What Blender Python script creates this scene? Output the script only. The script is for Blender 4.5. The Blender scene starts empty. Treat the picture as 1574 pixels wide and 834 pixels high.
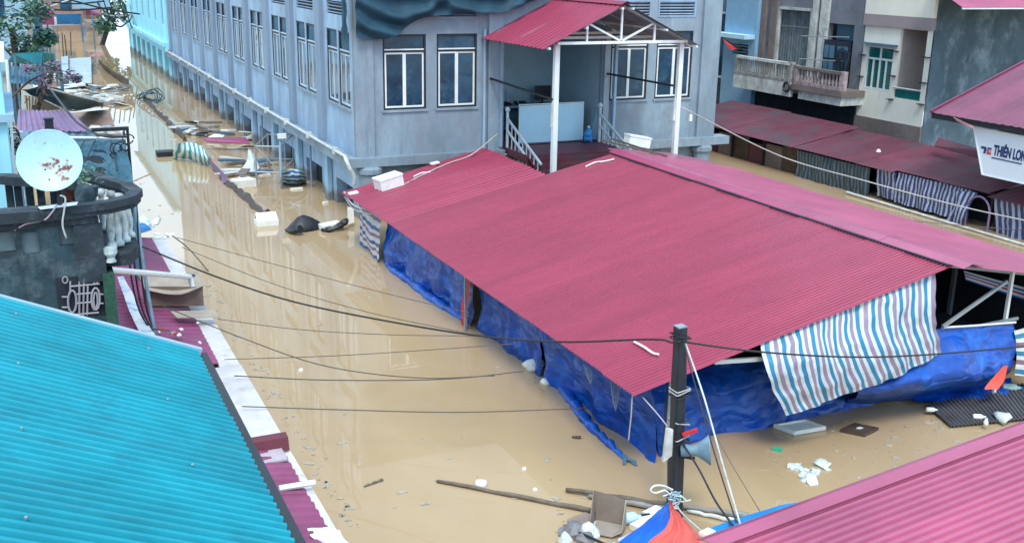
import bpy, bmesh, math, random
from mathutils import Vector, Matrix, noise

# ------------------------------------------------------------------ camera, world, light
S = bpy.context.scene
COL = S.collection
CX, CY, EYE = 787.0, 417.0, 8.0
V1, V2 = (-3.0, -75.0), (4380.0, 6.0)
FPX = math.sqrt(-((V1[0]-CX)*(V2[0]-CX) + (V1[1]-CY)*(V2[1]-CY)))
AY = Vector((V1[0]-CX, CY-V1[1], -FPX)).normalized()
AX = Vector((V2[0]-CX, CY-V2[1], -FPX)).normalized()
AZ = AX.cross(AY)
ROT = Matrix((AX, AY, AZ))
cam_d = bpy.data.cameras.new('camera'); cam = bpy.data.objects.new('camera', cam_d); COL.objects.link(cam)
cam.matrix_world = Matrix.Translation((0, 0, EYE)) @ ROT.to_4x4()
cam_d.sensor_width = 36.0; cam_d.lens = 36.0*FPX/1574.0; cam_d.clip_start = 0.1; cam_d.clip_end = 3000
S.camera = cam

SUN_EL, SUN_AZ = 58.0, 205.0
w = bpy.data.worlds.new('World'); S.world = w; w.use_nodes = True
nt = w.node_tree; bg = nt.nodes['Background']
sky = nt.nodes.new('ShaderNodeTexSky'); sky.sky_type = 'NISHITA'; sky.sun_disc = False
sky.sun_elevation = math.radians(SUN_EL); sky.sun_rotation = math.radians(SUN_AZ)
mixn = nt.nodes.new('ShaderNodeMix'); mixn.data_type = 'RGBA'
mixn.inputs['A'].default_value = (1, 1, 1, 1); mixn.inputs['B'].default_value = (6.7, 9.0, 11.2, 1)   # overcast cloud deck
tc = nt.nodes.new('ShaderNodeTexCoord'); cn = nt.nodes.new('ShaderNodeTexNoise')
cn.inputs['Scale'].default_value = 2.2; cn.inputs['Detail'].default_value = 5
rm = nt.nodes.new('ShaderNodeMapRange'); rm.inputs['From Min'].default_value = .3; rm.inputs['From Max'].default_value = .7
rm.inputs['To Min'].default_value = .72; rm.inputs['To Max'].default_value = .95
nt.links.new(tc.outputs['Generated'], cn.inputs['Vector']); nt.links.new(cn.outputs['Fac'], rm.inputs['Value'])
nt.links.new(rm.outputs['Result'], mixn.inputs['Factor']); nt.links.new(sky.outputs['Color'], mixn.inputs['A'])
nt.links.new(mixn.outputs['Result'], bg.inputs['Color']); bg.inputs['Strength'].default_value = 0.1
sun_d = bpy.data.lights.new('sun', 'SUN'); sun_d.energy = 1.3; sun_d.angle = math.radians(18); sun_d.color = (1, .93, .84)
sun = bpy.data.objects.new('sun', sun_d); COL.objects.link(sun)
# nishita sun_rotation is clockwise from +Y
_a = math.radians(SUN_AZ); _e = math.radians(SUN_EL)
sdir = Vector((math.sin(_a)*math.cos(_e), math.cos(_a)*math.cos(_e), math.sin(_e)))
sun.rotation_euler = (-sdir).to_track_quat('-Z', 'Y').to_euler()
S.view_settings.view_transform = 'Standard'; S.view_settings.look = 'None'
S.view_settings.exposure = 1.0; S.view_settings.gamma = 1
S.cycles.max_bounces = 6; S.cycles.glossy_bounces = 3; S.cycles.diffuse_bounces = 3
S.cycles.caustics_reflective = False; S.cycles.caustics_refractive = False
S.cycles.use_denoising = True
rnd = random.Random(7)

# ------------------------------------------------------------------ survey helpers: photo point -> place on a known plane
def _ray(u, v): return ROT @ Vector(((u-CX)/FPX, (CY-v)/FPX, -1))
def P(u, v, z=0.0):
    q = _ray(u, v); t = (z-EYE)/q.z; return Vector((q.x*t, q.y*t, z))
def onr(u, v, r):
    q = _ray(u, v); t = r/q.x; return Vector((r, q.y*t, EYE+q.z*t))
def ond(u, v, d):
    q = _ray(u, v); t = d/q.y; return Vector((q.x*t, d, EYE+q.z*t))
V = Vector

# ------------------------------------------------------------------ materials
MATS = {}
def M(name, col, rough=.6, var=.12, vs=1.5, bump=0., bs=30., metal=0., spec=.5, stain=None, ss=1.0, st=.5, stretch=(1,1,1), coat=0., ior=None, back=None, streak=None, sst=(5,5,.25), sth=.52, sal=.6, tide=None, crinkle=0):
    if name in MATS: return MATS[name]
    m = bpy.data.materials.new(name); m.use_nodes = True; MATS[name] = m
    n = m.node_tree; L = n.links; b = n.nodes['Principled BSDF']
    b.inputs['Roughness'].default_value = rough; b.inputs['Metallic'].default_value = metal
    b.inputs['Specular IOR Level'].default_value = spec
    if ior: b.inputs['IOR'].default_value = ior
    if coat: b.inputs['Coat Weight'].default_value = coat; b.inputs['Coat Roughness'].default_value = .25
    g = n.nodes.new('ShaderNodeNewGeometry'); mp = n.nodes.new('ShaderNodeMapping'); mp.inputs['Scale'].default_value = stretch
    L.new(g.outputs['Position'], mp.inputs['Vector'])
    a = n.nodes.new('ShaderNodeTexNoise'); a.inputs['Scale'].default_value = vs; a.inputs['Detail'].default_value = 6; a.inputs['Roughness'].default_value = .65
    L.new(mp.outputs['Vector'], a.inputs['Vector'])
    r = n.nodes.new('ShaderNodeMapRange'); r.inputs['From Min'].default_value = .25; r.inputs['From Max'].default_value = .75
    r.inputs['To Min'].default_value = 1-var*1.6; r.inputs['To Max'].default_value = 1+var*1.2
    L.new(a.outputs['Fac'], r.inputs['Value'])
    oi = n.nodes.new('ShaderNodeObjectInfo'); r2 = n.nodes.new('ShaderNodeMapRange')
    r2.inputs['To Min'].default_value = 1-var*.45; r2.inputs['To Max'].default_value = 1+var*.45
    L.new(oi.outputs['Random'], r2.inputs['Value'])
    mu = n.nodes.new('ShaderNodeMath'); mu.operation = 'MULTIPLY'; L.new(r.outputs[0], mu.inputs[0]); L.new(r2.outputs[0], mu.inputs[1])
    mx = n.nodes.new('ShaderNodeVectorMath'); mx.operation = 'SCALE'; mx.inputs[0].default_value = col
    L.new(mu.outputs[0], mx.inputs['Scale']); out = mx.outputs['Vector']
    if stain:
        s = n.nodes.new('ShaderNodeTexNoise'); s.inputs['Scale'].default_value = ss; s.inputs['Detail'].default_value = 8; s.inputs['Roughness'].default_value = .7
        mp2 = n.nodes.new('ShaderNodeMapping'); mp2.inputs['Scale'].default_value = stretch; mp2.inputs['Location'].default_value = (7, 3, 1)
        L.new(g.outputs['Position'], mp2.inputs['Vector']); L.new(mp2.outputs['Vector'], s.inputs['Vector'])
        rr = n.nodes.new('ShaderNodeMapRange'); rr.inputs['From Min'].default_value = st; rr.inputs['From Max'].default_value = st+.16
        L.new(s.outputs['Fac'], rr.inputs['Value'])
        mm = n.nodes.new('ShaderNodeMix'); mm.data_type = 'RGBA'; L.new(rr.outputs[0], mm.inputs['Factor'])
        L.new(out, mm.inputs['A']); mm.inputs['B'].default_value = (*stain, 1); out = mm.outputs['Result']
    if streak:                                     # dirt runs and wash marks
        s2 = n.nodes.new('ShaderNodeTexNoise'); s2.inputs['Scale'].default_value = 1.0; s2.inputs['Detail'].default_value = 7; s2.inputs['Roughness'].default_value = .72
        mp3 = n.nodes.new('ShaderNodeMapping'); mp3.inputs['Scale'].default_value = sst; mp3.inputs['Location'].default_value = (3, 11, 5)
        L.new(g.outputs['Position'], mp3.inputs['Vector']); L.new(mp3.outputs['Vector'], s2.inputs['Vector'])
        r3 = n.nodes.new('ShaderNodeMapRange'); r3.inputs['From Min'].default_value = sth; r3.inputs['From Max'].default_value = sth+.2; r3.inputs['To Max'].default_value = sal
        L.new(s2.outputs['Fac'], r3.inputs['Value'])
        m3 = n.nodes.new('ShaderNodeMix'); m3.data_type = 'RGBA'; L.new(r3.outputs[0], m3.inputs['Factor']); L.new(out, m3.inputs['A']); m3.inputs['B'].default_value = (*streak, 1); out = m3.outputs['Result']
    if tide:                                       # muddy flood mark just above the water
        sx = n.nodes.new('ShaderNodeSeparateXYZ'); L.new(g.outputs['Position'], sx.inputs[0])
        tn = n.nodes.new('ShaderNodeTexNoise'); tn.inputs['Scale'].default_value = 2.5; tn.inputs['Detail'].default_value = 6; L.new(g.outputs['Position'], tn.inputs['Vector'])
        ta = n.nodes.new('ShaderNodeMath'); ta.operation = 'MULTIPLY_ADD'; ta.inputs[1].default_value = -.5; L.new(tn.outputs['Fac'], ta.inputs[0]); L.new(sx.outputs['Z'], ta.inputs[2])
        tr_ = n.nodes.new('ShaderNodeMapRange'); tr_.inputs['From Min'].default_value = tide-.3; tr_.inputs['From Max'].default_value = tide-.12; tr_.inputs['To Min'].default_value = .75; tr_.inputs['To Max'].default_value = 0; L.new(ta.outputs[0], tr_.inputs['Value'])
        tm = n.nodes.new('ShaderNodeMix'); tm.data_type = 'RGBA'; L.new(tr_.outputs[0], tm.inputs['Factor']); L.new(out, tm.inputs['A']); tm.inputs['B'].default_value = (.13, .10, .07, 1); out = tm.outputs['Result']
    if back:                                       # unpainted underside of a metal sheet
        mb_ = n.nodes.new('ShaderNodeMix'); mb_.data_type = 'RGBA'; L.new(g.outputs['Backfacing'], mb_.inputs['Factor'])
        L.new(out, mb_.inputs['A']); mb_.inputs['B'].default_value = (*back, 1); out = mb_.outputs['Result']
    L.new(out, b.inputs['Base Color'])
    if crinkle:                                    # creased sheeting: facets with sharp folds
        vo = n.nodes.new('ShaderNodeTexVoronoi'); vo.inputs['Scale'].default_value = crinkle; vo.distance = 'MANHATTAN'
        nd = n.nodes.new('ShaderNodeTexNoise'); nd.inputs['Scale'].default_value = 1.6; L.new(g.outputs['Position'], nd.inputs['Vector'])
        va = n.nodes.new('ShaderNodeVectorMath'); va.operation = 'ADD'; sv = n.nodes.new('ShaderNodeMapping'); sv.inputs['Scale'].default_value = (1, 1, 2.6); L.new(g.outputs['Position'], sv.inputs['Vector']); L.new(sv.outputs['Vector'], va.inputs[0]); L.new(nd.outputs['Color'], va.inputs[1]); L.new(va.outputs[0], vo.inputs['Vector'])
        bp = n.nodes.new('ShaderNodeBump'); bp.inputs['Strength'].default_value = .38; bp.inputs['Distance'].default_value = .22
        L.new(vo.outputs['Distance'], bp.inputs['Height']); L.new(bp.outputs['Normal'], b.inputs['Normal'])
    elif bump:
        c = n.nodes.new('ShaderNodeTexNoise'); c.inputs['Scale'].default_value = bs; c.inputs['Detail'].default_value = 5
        L.new(mp.outputs['Vector'], c.inputs['Vector'])
        bp = n.nodes.new('ShaderNodeBump'); bp.inputs['Strength'].default_value = bump; bp.inputs['Distance'].default_value = .03
        L.new(c.outputs['Fac'], bp.inputs['Height']); L.new(bp.outputs['Normal'], b.inputs['Normal'])
    return m

def stripe_mat(name, cols, reps, rough=.5, axis='X', bump=.25, wob=.0):
    """woven plastic sheeting with printed stripes, laid out by UV"""
    if name in MATS: return MATS[name]
    m = bpy.data.materials.new(name); m.use_nodes = True; MATS[name] = m
    n = m.node_tree; L = n.links; b = n.nodes['Principled BSDF']; b.inputs['Roughness'].default_value = rough
    tc = n.nodes.new('ShaderNodeTexCoord'); sp = n.nodes.new('ShaderNodeSeparateXYZ'); L.new(tc.outputs['UV'], sp.inputs[0])
    mu = n.nodes.new('ShaderNodeMath'); mu.operation = 'MULTIPLY'; mu.inputs[1].default_value = reps; L.new(sp.outputs[axis], mu.inputs[0])
    fr = n.nodes.new('ShaderNodeMath'); fr.operation = 'FRACT'; L.new(mu.outputs[0], fr.inputs[0])
    cr = n.nodes.new('ShaderNodeValToRGB'); cr.color_ramp.interpolation = 'CONSTANT'; el = cr.color_ramp.elements
    tot = sum(c[1] for c in cols); acc = 0
    for i, (c, wd) in enumerate(cols):
        e = el[i] if i < 2 else el.new(min(.999, acc/tot))
        e.position = acc/tot; e.color = (*c, 1); acc += wd
    L.new(fr.outputs[0], cr.inputs[0])
    g = n.nodes.new('ShaderNodeNewGeometry'); a = n.nodes.new('ShaderNodeTexNoise'); a.inputs['Scale'].default_value = 3; a.inputs['Detail'].default_value = 6
    L.new(g.outputs['Position'], a.inputs['Vector'])
    r = n.nodes.new('ShaderNodeMapRange'); r.inputs['To Min'].default_value = .7; r.inputs['To Max'].default_value = 1.2; L.new(a.outputs['Fac'], r.inputs['Value'])
    mx = n.nodes.new('ShaderNodeVectorMath'); mx.operation = 'SCALE'; L.new(cr.outputs['Color'], mx.inputs[0]); L.new(r.outputs[0], mx.inputs['Scale'])
    L.new(mx.outputs['Vector'], b.inputs['Base Color'])
    c = n.nodes.new('ShaderNodeTexVoronoi'); c.inputs['Scale'].default_value = 4.5; L.new(g.outputs['Position'], c.inputs['Vector'])
    bp = n.nodes.new('ShaderNodeBump'); bp.inputs['Strength'].default_value = bump; bp.inputs['Distance'].default_value = .12
    L.new(c.outputs['Distance'], bp.inputs['Height']); L.new(bp.outputs['Normal'], b.inputs['Normal'])
    return m

red = M('red_sheet', (.315, .04, .085), .34, .11, .7, .1, 6, spec=.55, stretch=(.5, 2.2, 1), back=(.16, .19, .23), streak=(.21, .03, .065), sst=(.35, 6, 1), sth=.62, sal=.22)
pinkr = M('pink_sheet', (.37, .07, .145), .34, .14, .9, .08, 6, spec=.6, back=(.16, .19, .23), streak=(.26, .05, .10), sst=(.4, 5, 1), sth=.56, sal=.5)
maroon = M('maroon_sheet', (.125, .022, .042), .55, .35, .6, .15, 5, stain=(.075, .045, .055), ss=.7, st=.48)
teal = M('teal_sheet', (.002, .25, .325), .48, .2, 1.2, .08, 8, spec=.3, stain=(.004, .19, .26), ss=1.6, st=.55, streak=(.03, .14, .18), sst=(.6, 9, 1), sth=.54, sal=.6)
conc = M('grey_render', (.26, .34, .41), .85, .24, .6, .3, 20, stain=(.215, .255, .30), ss=.8, st=.48, stretch=(1.3, 1.3, .6), streak=(.11, .14, .17), sst=(3.2, 3.2, .28), sth=.55, sal=.6, tide=.35)
conc_l = M('pale_render', (.29, .42, .565), .85, .18, .8, .2, 20, stain=(.22, .29, .38), ss=.8, st=.5, stretch=(1.3, 1.3, .5), streak=(.12, .165, .21), sst=(3.5, 3.5, .3), sth=.56, sal=.55, tide=.35)
conc_d = M('dark_pilaster', (.20, .275, .37), .85, .14, .8, .2, 20, stretch=(1.3, 1.3, .4))
cyan_w = M('cyan_wall', (.33, .72, .86), .8, .1, .7, .1, 15, stain=(.26, .55, .68), ss=.6, st=.58, stretch=(1, 1, .4), tide=.4)
cream = M('cream_wall', (.86, .83, .72), .8, .08, .7, .1, 15, stain=(.55, .53, .47), ss=.8, st=.6, stretch=(1, 1, .4))
moss = M('mossy_wall', (.022, .052, .07), .9, .5, 1.3, .6, 9, stain=(.10, .155, .175), ss=1.5, st=.5, streak=(.012, .02, .028), sst=(5, 5, .5), sth=.5, sal=.85)
moss_d = M('black_ledge', (.022, .036, .048), .85, .4, 2.0, .5, 12, stain=(.075, .105, .125), ss=3.2, st=.52)
gable_w = M('weathered_wall', (.085, .14, .18), .9, .4, .5, .4, 8, stain=(.19, .26, .31), ss=.9, st=.5, stretch=(1, 1, .7))
brown_w = M('brown_render', (.20, .16, .15), .85, .2, 1.2, .3, 12)
white = M('white_paint', (.74, .78, .78), .5, .08, 2., .05, 20)
offw = M('dirty_white', (.60, .63, .60), .7, .25, 2.2, .3, 14, stain=(.28, .28, .26), ss=2.5, st=.54, streak=(.16, .15, .14), sst=(5, 5, .6), sth=.54, sal=.6)
foam = M('white_foam', (.80, .82, .78), .8, .08, 5, .2, 60, stain=(.6, .57, .47), ss=5, st=.62)
glass = M('dark_glass', (.018, .058, .105), .10, .5, 1.1, .12, 2.2, spec=.4, stain=(.05, .11, .16), ss=1.1, st=.52)
glass_c = M('curtained_glass', (.30, .38, .46), .03, .3, 1.5, 0, metal=.75, stain=(.55, .62, .68), ss=3.2, st=.5, stretch=(4, 4, .12))
glass_g = M('green_glass', (.01, .13, .12), .1, .2, 1.5, 0, spec=.7)
black = M('black_metal', (.012, .015, .022), .5, .2, 3)
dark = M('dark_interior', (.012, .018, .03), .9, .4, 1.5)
steel = M('grey_steel', (.30, .34, .37), .45, .15, 4, metal=.3)
bamb = M('bare_timber', (.14, .11, .085), .7, .25, 6)
board = M('pale_board', (.50, .76, .92), .6, .06, 1)
blue_t = M('blue_tarp', (.003, .075, .42), .38, .3, 1.6, .4, 7, spec=.5, stain=(.008, .14, .60), ss=1.4, st=.52, streak=(.004, .04, .20), sst=(2.5, 2.5, .6), sth=.55, sal=.6, crinkle=1.15)
navy_t = M('navy_cloth', (.008, .055, .092), .7, .25, 1.5, .2, 6)
redcl = M('red_cloth', (.55, .03, .035), .7, .2, 3, .3, 9)
orange = M('orange_cloth', (.75, .10, .07), .7, .15, 3, .3, 9)
card = M('brown_card', (.20, .155, .125), .85, .15, 3, .15, 20)
card_l = M('pale_card', (.34, .29, .24), .85, .15, 3, .15, 20, stain=(.2, .16, .13), ss=3, st=.58)
cable_m = M('cable', (.02, .02, .025), .6, .1, 3)
cable_l = M('pale_cable', (.45, .43, .42), .6, .1, 3)
cable_b = M('thin_cable', (.10, .085, .07), .6, .1, 3)
leafm = M('leaf_green', (.08, .19, .10), .6, .5, 2.5)
leafb = M('leaf_blue_green', (.10, .24, .19), .6, .5, 2.5)
flower = M('purple_bloom', (.22, .10, .22), .7, .5, 3)
bark = M('bark', (.08, .06, .05), .9, .3, 5)
tealaw = M('teal_canvas', (.02, .22, .28), .6, .2, 1.5, .2, 10)
blueaw = M('bright_blue_canvas', (.006, .27, .85), .5, .15, 1.5)
bluegrey = M('blue_grey_sheet', (.07, .17, .25), .5, .25, 1.0, .2, 8, stain=(.12, .2, .27), ss=1.2, st=.55)
purpsh = M('faded_purple_sheet', (.20, .13, .24), .6, .2, 1.0, .2, 8)
paleblue = M('pale_blue_wall', (.28, .45, .58), .8, .15, .8, tide=.35)
plast = M('clear_plastic', (.62, .70, .72), .3, .12, 6, .4, 20)
bluepl = M('blue_plastic', (.02, .22, .55), .3, .2, 8)
greenpl = M('green_plastic', (.05, .45, .26), .3, .1, 8)
mud = M('wet_brown', (.075, .05, .04), .5, .35, 2.5, .4, 10)
mesh_g = M('green_netting', (.02, .09, .06), .8, .4, 30)
horn_m = M('horn_grey', (.18, .30, .38), .45, .2, 5)
rust = M('rust', (.25, .07, .04), .9, .4, 8)
dish_m = M('dish_paint', (.40, .66, .72), .45, .1, 4, .05, 20)
str_tri = stripe_mat('striped_sheet', [((.62,.64,.66),1.0),((.27,.22,.30),.9),((.62,.64,.66),.9),((.03,.22,.40),1.0)], 1)
str_navy = stripe_mat('navy_striped_sheet', [((.40,.43,.56),1),((.045,.06,.16),1.15)], 1)
str_red = stripe_mat('red_blue_striped_sheet', [((.62,.65,.68),1),((.33,.06,.10),.7),((.60,.63,.66),.8),((.02,.10,.34),1.1)], 1, axis='Y')
str_grn = stripe_mat('green_striped_sheet', [((.70,.78,.76),1),((.04,.30,.34),1)], 1)

# water: muddy, mirror-like at grazing angles, very slow ripples
wm = bpy.data.materials.new('flood_water'); wm.use_nodes = True
n = wm.node_tree; L = n.links; b = n.nodes['Principled BSDF']
g = n.nodes.new('ShaderNodeNewGeometry')
a = n.nodes.new('ShaderNodeTexNoise'); a.inputs['Scale'].default_value = .5; a.inputs['Detail'].default_value = 8; a.inputs['Distortion'].default_value = .8
mpw = n.nodes.new('ShaderNodeMapping'); mpw.inputs['Scale'].default_value = (.75, .22, 1); L.new(g.outputs['Position'], mpw.inputs['Vector']); L.new(mpw.outputs['Vector'], a.inputs['Vector'])
cr = n.nodes.new('ShaderNodeValToRGB'); cr.color_ramp.elements[0].position = .3; cr.color_ramp.elements[1].position = .7
cr.color_ramp.elements[0].color = (.40, .283, .162, 1); cr.color_ramp.elements[1].color = (.475, .348, .205, 1)
L.new(a.outputs['Fac'], cr.inputs[0]); L.new(cr.outputs['Color'], b.inputs['Base Color'])
b.inputs['Roughness'].default_value = .012; b.inputs['IOR'].default_value = 1.5; b.inputs['Specular IOR Level'].default_value = .6
c1 = n.nodes.new('ShaderNodeTexNoise'); c1.inputs['Scale'].default_value = .9; c1.inputs['Detail'].default_value = 3
mp = n.nodes.new('ShaderNodeMapping'); mp.inputs['Scale'].default_value = (1.2, .5, 1); L.new(g.outputs['Position'], mp.inputs['Vector']); L.new(mp.outputs['Vector'], c1.inputs['Vector'])
bp = n.nodes.new('ShaderNodeBump'); bp.inputs['Strength'].default_value = .05; bp.inputs['Distance'].default_value = .03
L.new(c1.outputs['Fac'], bp.inputs['Height']); L.new(bp.outputs['Normal'], b.inputs['Normal'])

# ------------------------------------------------------------------ object helpers
WL = {}
def thing(name, label, cat, loc, group=None):
    o = bpy.data.objects.new(name, None); COL.objects.link(o); o.location = loc; o.empty_display_size = .2
    WL[o.name] = V(loc); return tag(o, label, cat, group)
def tag(o, label, cat, group=None):
    o['label'] = label; o['category'] = cat
    if group: o['group'] = group
    return o
class MB:
    def __init__(s): s.v = []; s.f = []; s.uv = {}; s.smooth = False
    def quad(s, a, b, c, d): s.poly([a, b, c, d])
    def poly(s, pts):
        i = len(s.v); s.v += [V(p) for p in pts]; s.f.append(tuple(range(i, i+len(pts)))); return s
    def box(s, x0, x1, y0, y1, z0, z1):
        i = len(s.v); s.v += [V(p) for p in ((x0,y0,z0),(x1,y0,z0),(x1,y1,z0),(x0,y1,z0),(x0,y0,z1),(x1,y0,z1),(x1,y1,z1),(x0,y1,z1))]
        s.f += [tuple(i+k for k in q) for q in ((0,3,2,1),(4,5,6,7),(0,1,5,4),(1,2,6,5),(2,3,7,6),(3,0,4,7))]; return s
    def obox(s, c, ax, ay, az):
        """box about centre c with half-axis vectors"""
        c, ax, ay, az = V(c), V(ax), V(ay), V(az); i = len(s.v)
        for z in (-1, 1):
            for (x, y) in ((-1,-1),(1,-1),(1,1),(-1,1)): s.v.append(c+ax*x+ay*y+az*z)
        s.f += [tuple(i+k for k in q) for q in ((0,3,2,1),(4,5,6,7),(0,1,5,4),(1,2,6,5),(2,3,7,6),(3,0,4,7))]; return s
    def bar(s, p, q, w, h=None, up=(0,0,1)):
        p, q = V(p), V(q); d = (q-p); l = d.length
        if l < 1e-6: return s
        d.normalize(); up = V(up)
        if abs(d.dot(up)) > .97: up = V((1, 0, 0))
        x = d.cross(up).normalized(); y = x.cross(d).normalized()
        return s.obox((p+q)/2, x*w/2, d*l/2, y*(h or w)/2)
    def tube(s, pts, r, n=6, cap=True):
        pts = [V(p) for p in pts]; rs = r if isinstance(r, (list, tuple)) else [r]*len(pts); base = len(s.v); prev = None
        for k, p in enumerate(pts):
            t = (pts[min(k+1, len(pts)-1)]-pts[max(k-1, 0)]).normalized()
            if prev is None:
                up = V((0, 0, 1)) if abs(t.z) < .9 else V((1, 0, 0)); x = t.cross(up).normalized()
            else: x = (prev - t*prev.dot(t)).normalized()
            prev = x; y = t.cross(x)
            for j in range(n):
                a = 2*math.pi*j/n; s.v.append(p + (x*math.cos(a)+y*math.sin(a))*rs[k])
        for k in range(len(pts)-1):
            for j in range(n):
                s.f.append((base+k*n+j, base+k*n+(j+1)%n, base+(k+1)*n+(j+1)%n, base+(k+1)*n+j))
        if cap:
            s.f.append(tuple(base+j for j in reversed(range(n)))); e = base+(len(pts)-1)*n; s.f.append(tuple(e+j for j in range(n)))
        return s
    def lathe(s, prof, c, n=10, axis=None, xa=None):
        """prof: (radius, height) pairs about c"""
        c = V(c); az = V(axis).normalized() if axis else V((0,0,1))
        ax = (V((0,0,1)).cross(az) if abs(az.z) < .95 else V((1,0,0))).normalized(); ay = az.cross(ax); base = len(s.v)
        for (r, h) in prof:
            for j in range(n):
                a = 2*math.pi*j/n; s.v.append(c + az*h + (ax*math.cos(a)+ay*math.sin(a))*r)
        for k in range(len(prof)-1):
            for j in range(n): s.f.append((base+k*n+j, base+k*n+(j+1)%n, base+(k+1)*n+(j+1)%n, base+(k+1)*n+j))
        s.f.append(tuple(base+j for j in reversed(range(n)))); e = base+(len(prof)-1)*n; s.f.append(tuple(e+j for j in range(n)))
        return s
    def slab(s, pts, th, dirn=None):
        pts = [V(p) for p in pts]; nrm = V(dirn) if dirn else (pts[1]-pts[0]).cross(pts[2]-pts[0]).normalized()
        i = len(s.v); n = len(pts); s.v += pts + [p-nrm*th for p in pts]
        s.f.append(tuple(range(i, i+n))); s.f.append(tuple(reversed(range(i+n, i+2*n))))
        for k in range(n): s.f.append((i+k, i+n+k, i+n+(k+1)%n, i+(k+1)%n))
        return s
    def grid(s, rows):
        """rows of points; sets UV 0..1"""
        nr, nc = len(rows), len(rows[0]); base = len(s.v)
        for r in rows: s.v += [V(p) for p in r]
        for i in range(nr-1):
            for j in range(nc-1):
                f = (base+i*nc+j, base+i*nc+j+1, base+(i+1)*nc+j+1, base+(i+1)*nc+j); s.uv[len(s.f)] = [(j/(nc-1), i/(nr-1)), ((j+1)/(nc-1), i/(nr-1)), ((j+1)/(nc-1), (i+1)/(nr-1)), (j/(nc-1), (i+1)/(nr-1))]
                s.f.append(f)
        return s
    def mesh(s, name, mat, o):
        me = bpy.data.meshes.new(name); me.from_pydata([tuple(p-o) for p in s.v], [], s.f)
        if s.uv:
            u = me.uv_layers.new(name='UVMap')
            for pi, uvs in s.uv.items():
                p = me.polygons[pi]
                for k, li in enumerate(p.loop_indices): u.data[li].uv = uvs[k]
        if s.smooth: me.polygons.foreach_set('use_smooth', [True]*len(me.polygons))
        me.materials.append(mat); me.update(); return me
    def build(s, name, mat, parent=None, solid=0., sub=0, label=None):
        lo = V((min(p.x for p in s.v), min(p.y for p in s.v), min(p.z for p in s.v))); hi = V((max(p.x for p in s.v), max(p.y for p in s.v), max(p.z for p in s.v)))
        o = V(((lo.x+hi.x)/2, (lo.y+hi.y)/2, lo.z))
        ob = bpy.data.objects.new(name, s.mesh(name, mat, o)); COL.objects.link(ob)
        WL[ob.name] = o
        if parent: ob.parent = parent; ob.location = o - WL[parent.name]
        else: ob.location = o
        if solid: md = ob.modifiers.new('thickness', 'SOLIDIFY'); md.thickness = solid; md.offset = 0
        if sub: md = ob.modifiers.new('round', 'SUBSURF'); md.levels = sub; md.render_levels = sub
        if label: ob['label'] = label
        return ob
def struct(o, kind='structure'): o['kind'] = kind; return o
def dup(o, delta, parent=None):
    """copy of a thing or part, with its children, moved by delta"""
    c = o.copy(); COL.objects.link(c); WL[c.name] = WL[o.name] + V(delta)
    if parent is not None:
        c.parent = parent; c.location = o.location if parent is not o.parent else o.location + V(delta)
    else: c.location = o.location + V(delta)
    for ch in list(o.children): 
        k = ch.copy(); COL.objects.link(k); k.parent = c; WL[k.name] = WL[ch.name] + V(delta)
        for g2 in list(ch.children):
            q = g2.copy(); COL.objects.link(q); q.parent = k; WL[q.name] = WL[g2.name]+V(delta)
    return c
def lerp(a, b, t): return V(a)*(1-t)+V(b)*t
def cr1(p0, p1, p2, p3, t): return .5*((2*p1)+(p2-p0)*t+(2*p0-5*p1+4*p2-p3)*t*t+(3*p1-p0-3*p2+p3)*t**3)
def spline(pts, n):
    pts = [V(p) for p in pts]; m = len(pts)
    if m == 2: return [lerp(pts[0], pts[1], i/(n-1)) for i in range(n)]
    out = []
    for i in range(n):
        x = i/(n-1)*(m-1); k = min(int(x), m-2); t = x-k
        g = lambda j: pts[j] if 0 <= j < m else (2*pts[0]-pts[1] if j < 0 else 2*pts[-1]-pts[-2])
        out.append(cr1(g(k-1), g(k), g(k+1), g(k+2), t))
    return out
def cloth(rows, nu, nv, amp=.03, fold=0., ff=8., nscale=1.3, seed=0, normal=None, pinch=0.):
    """draped sheet through control rows (top to bottom)"""
    R = [spline(r, nu) for r in rows]; cols = [spline([R[i][j] for i in range(len(R))], nv) for j in range(nu)]
    G = [[cols[j][i] for j in range(nu)] for i in range(nv)]
    nn = V(normal).normalized() if normal else (G[0][-1]-G[0][0]).cross(G[-1][0]-G[0][0]).normalized()
    for i in range(nv):
        for j in range(nu):
            p = G[i][j]; t = i/(nv-1); s_ = j/(nu-1)
            q = noise.noise(p*nscale+V((seed*3.1, seed, 0)))*amp*1.6 + noise.noise(p*nscale*2.7+V((seed, 5, seed)))*amp*.7
            q -= abs(noise.noise(p*nscale*1.9+V((seed, 9, 2*seed))))*amp*1.5
            q += fold*math.sin(s_*ff*6.28+noise.noise(V((s_*4, t*1.5, seed)))*3.5)*(.35+.65*t)
            G[i][j] = p + nn*q
    mb = MB(); mb.grid(G); mb.smooth = True; return mb
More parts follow.
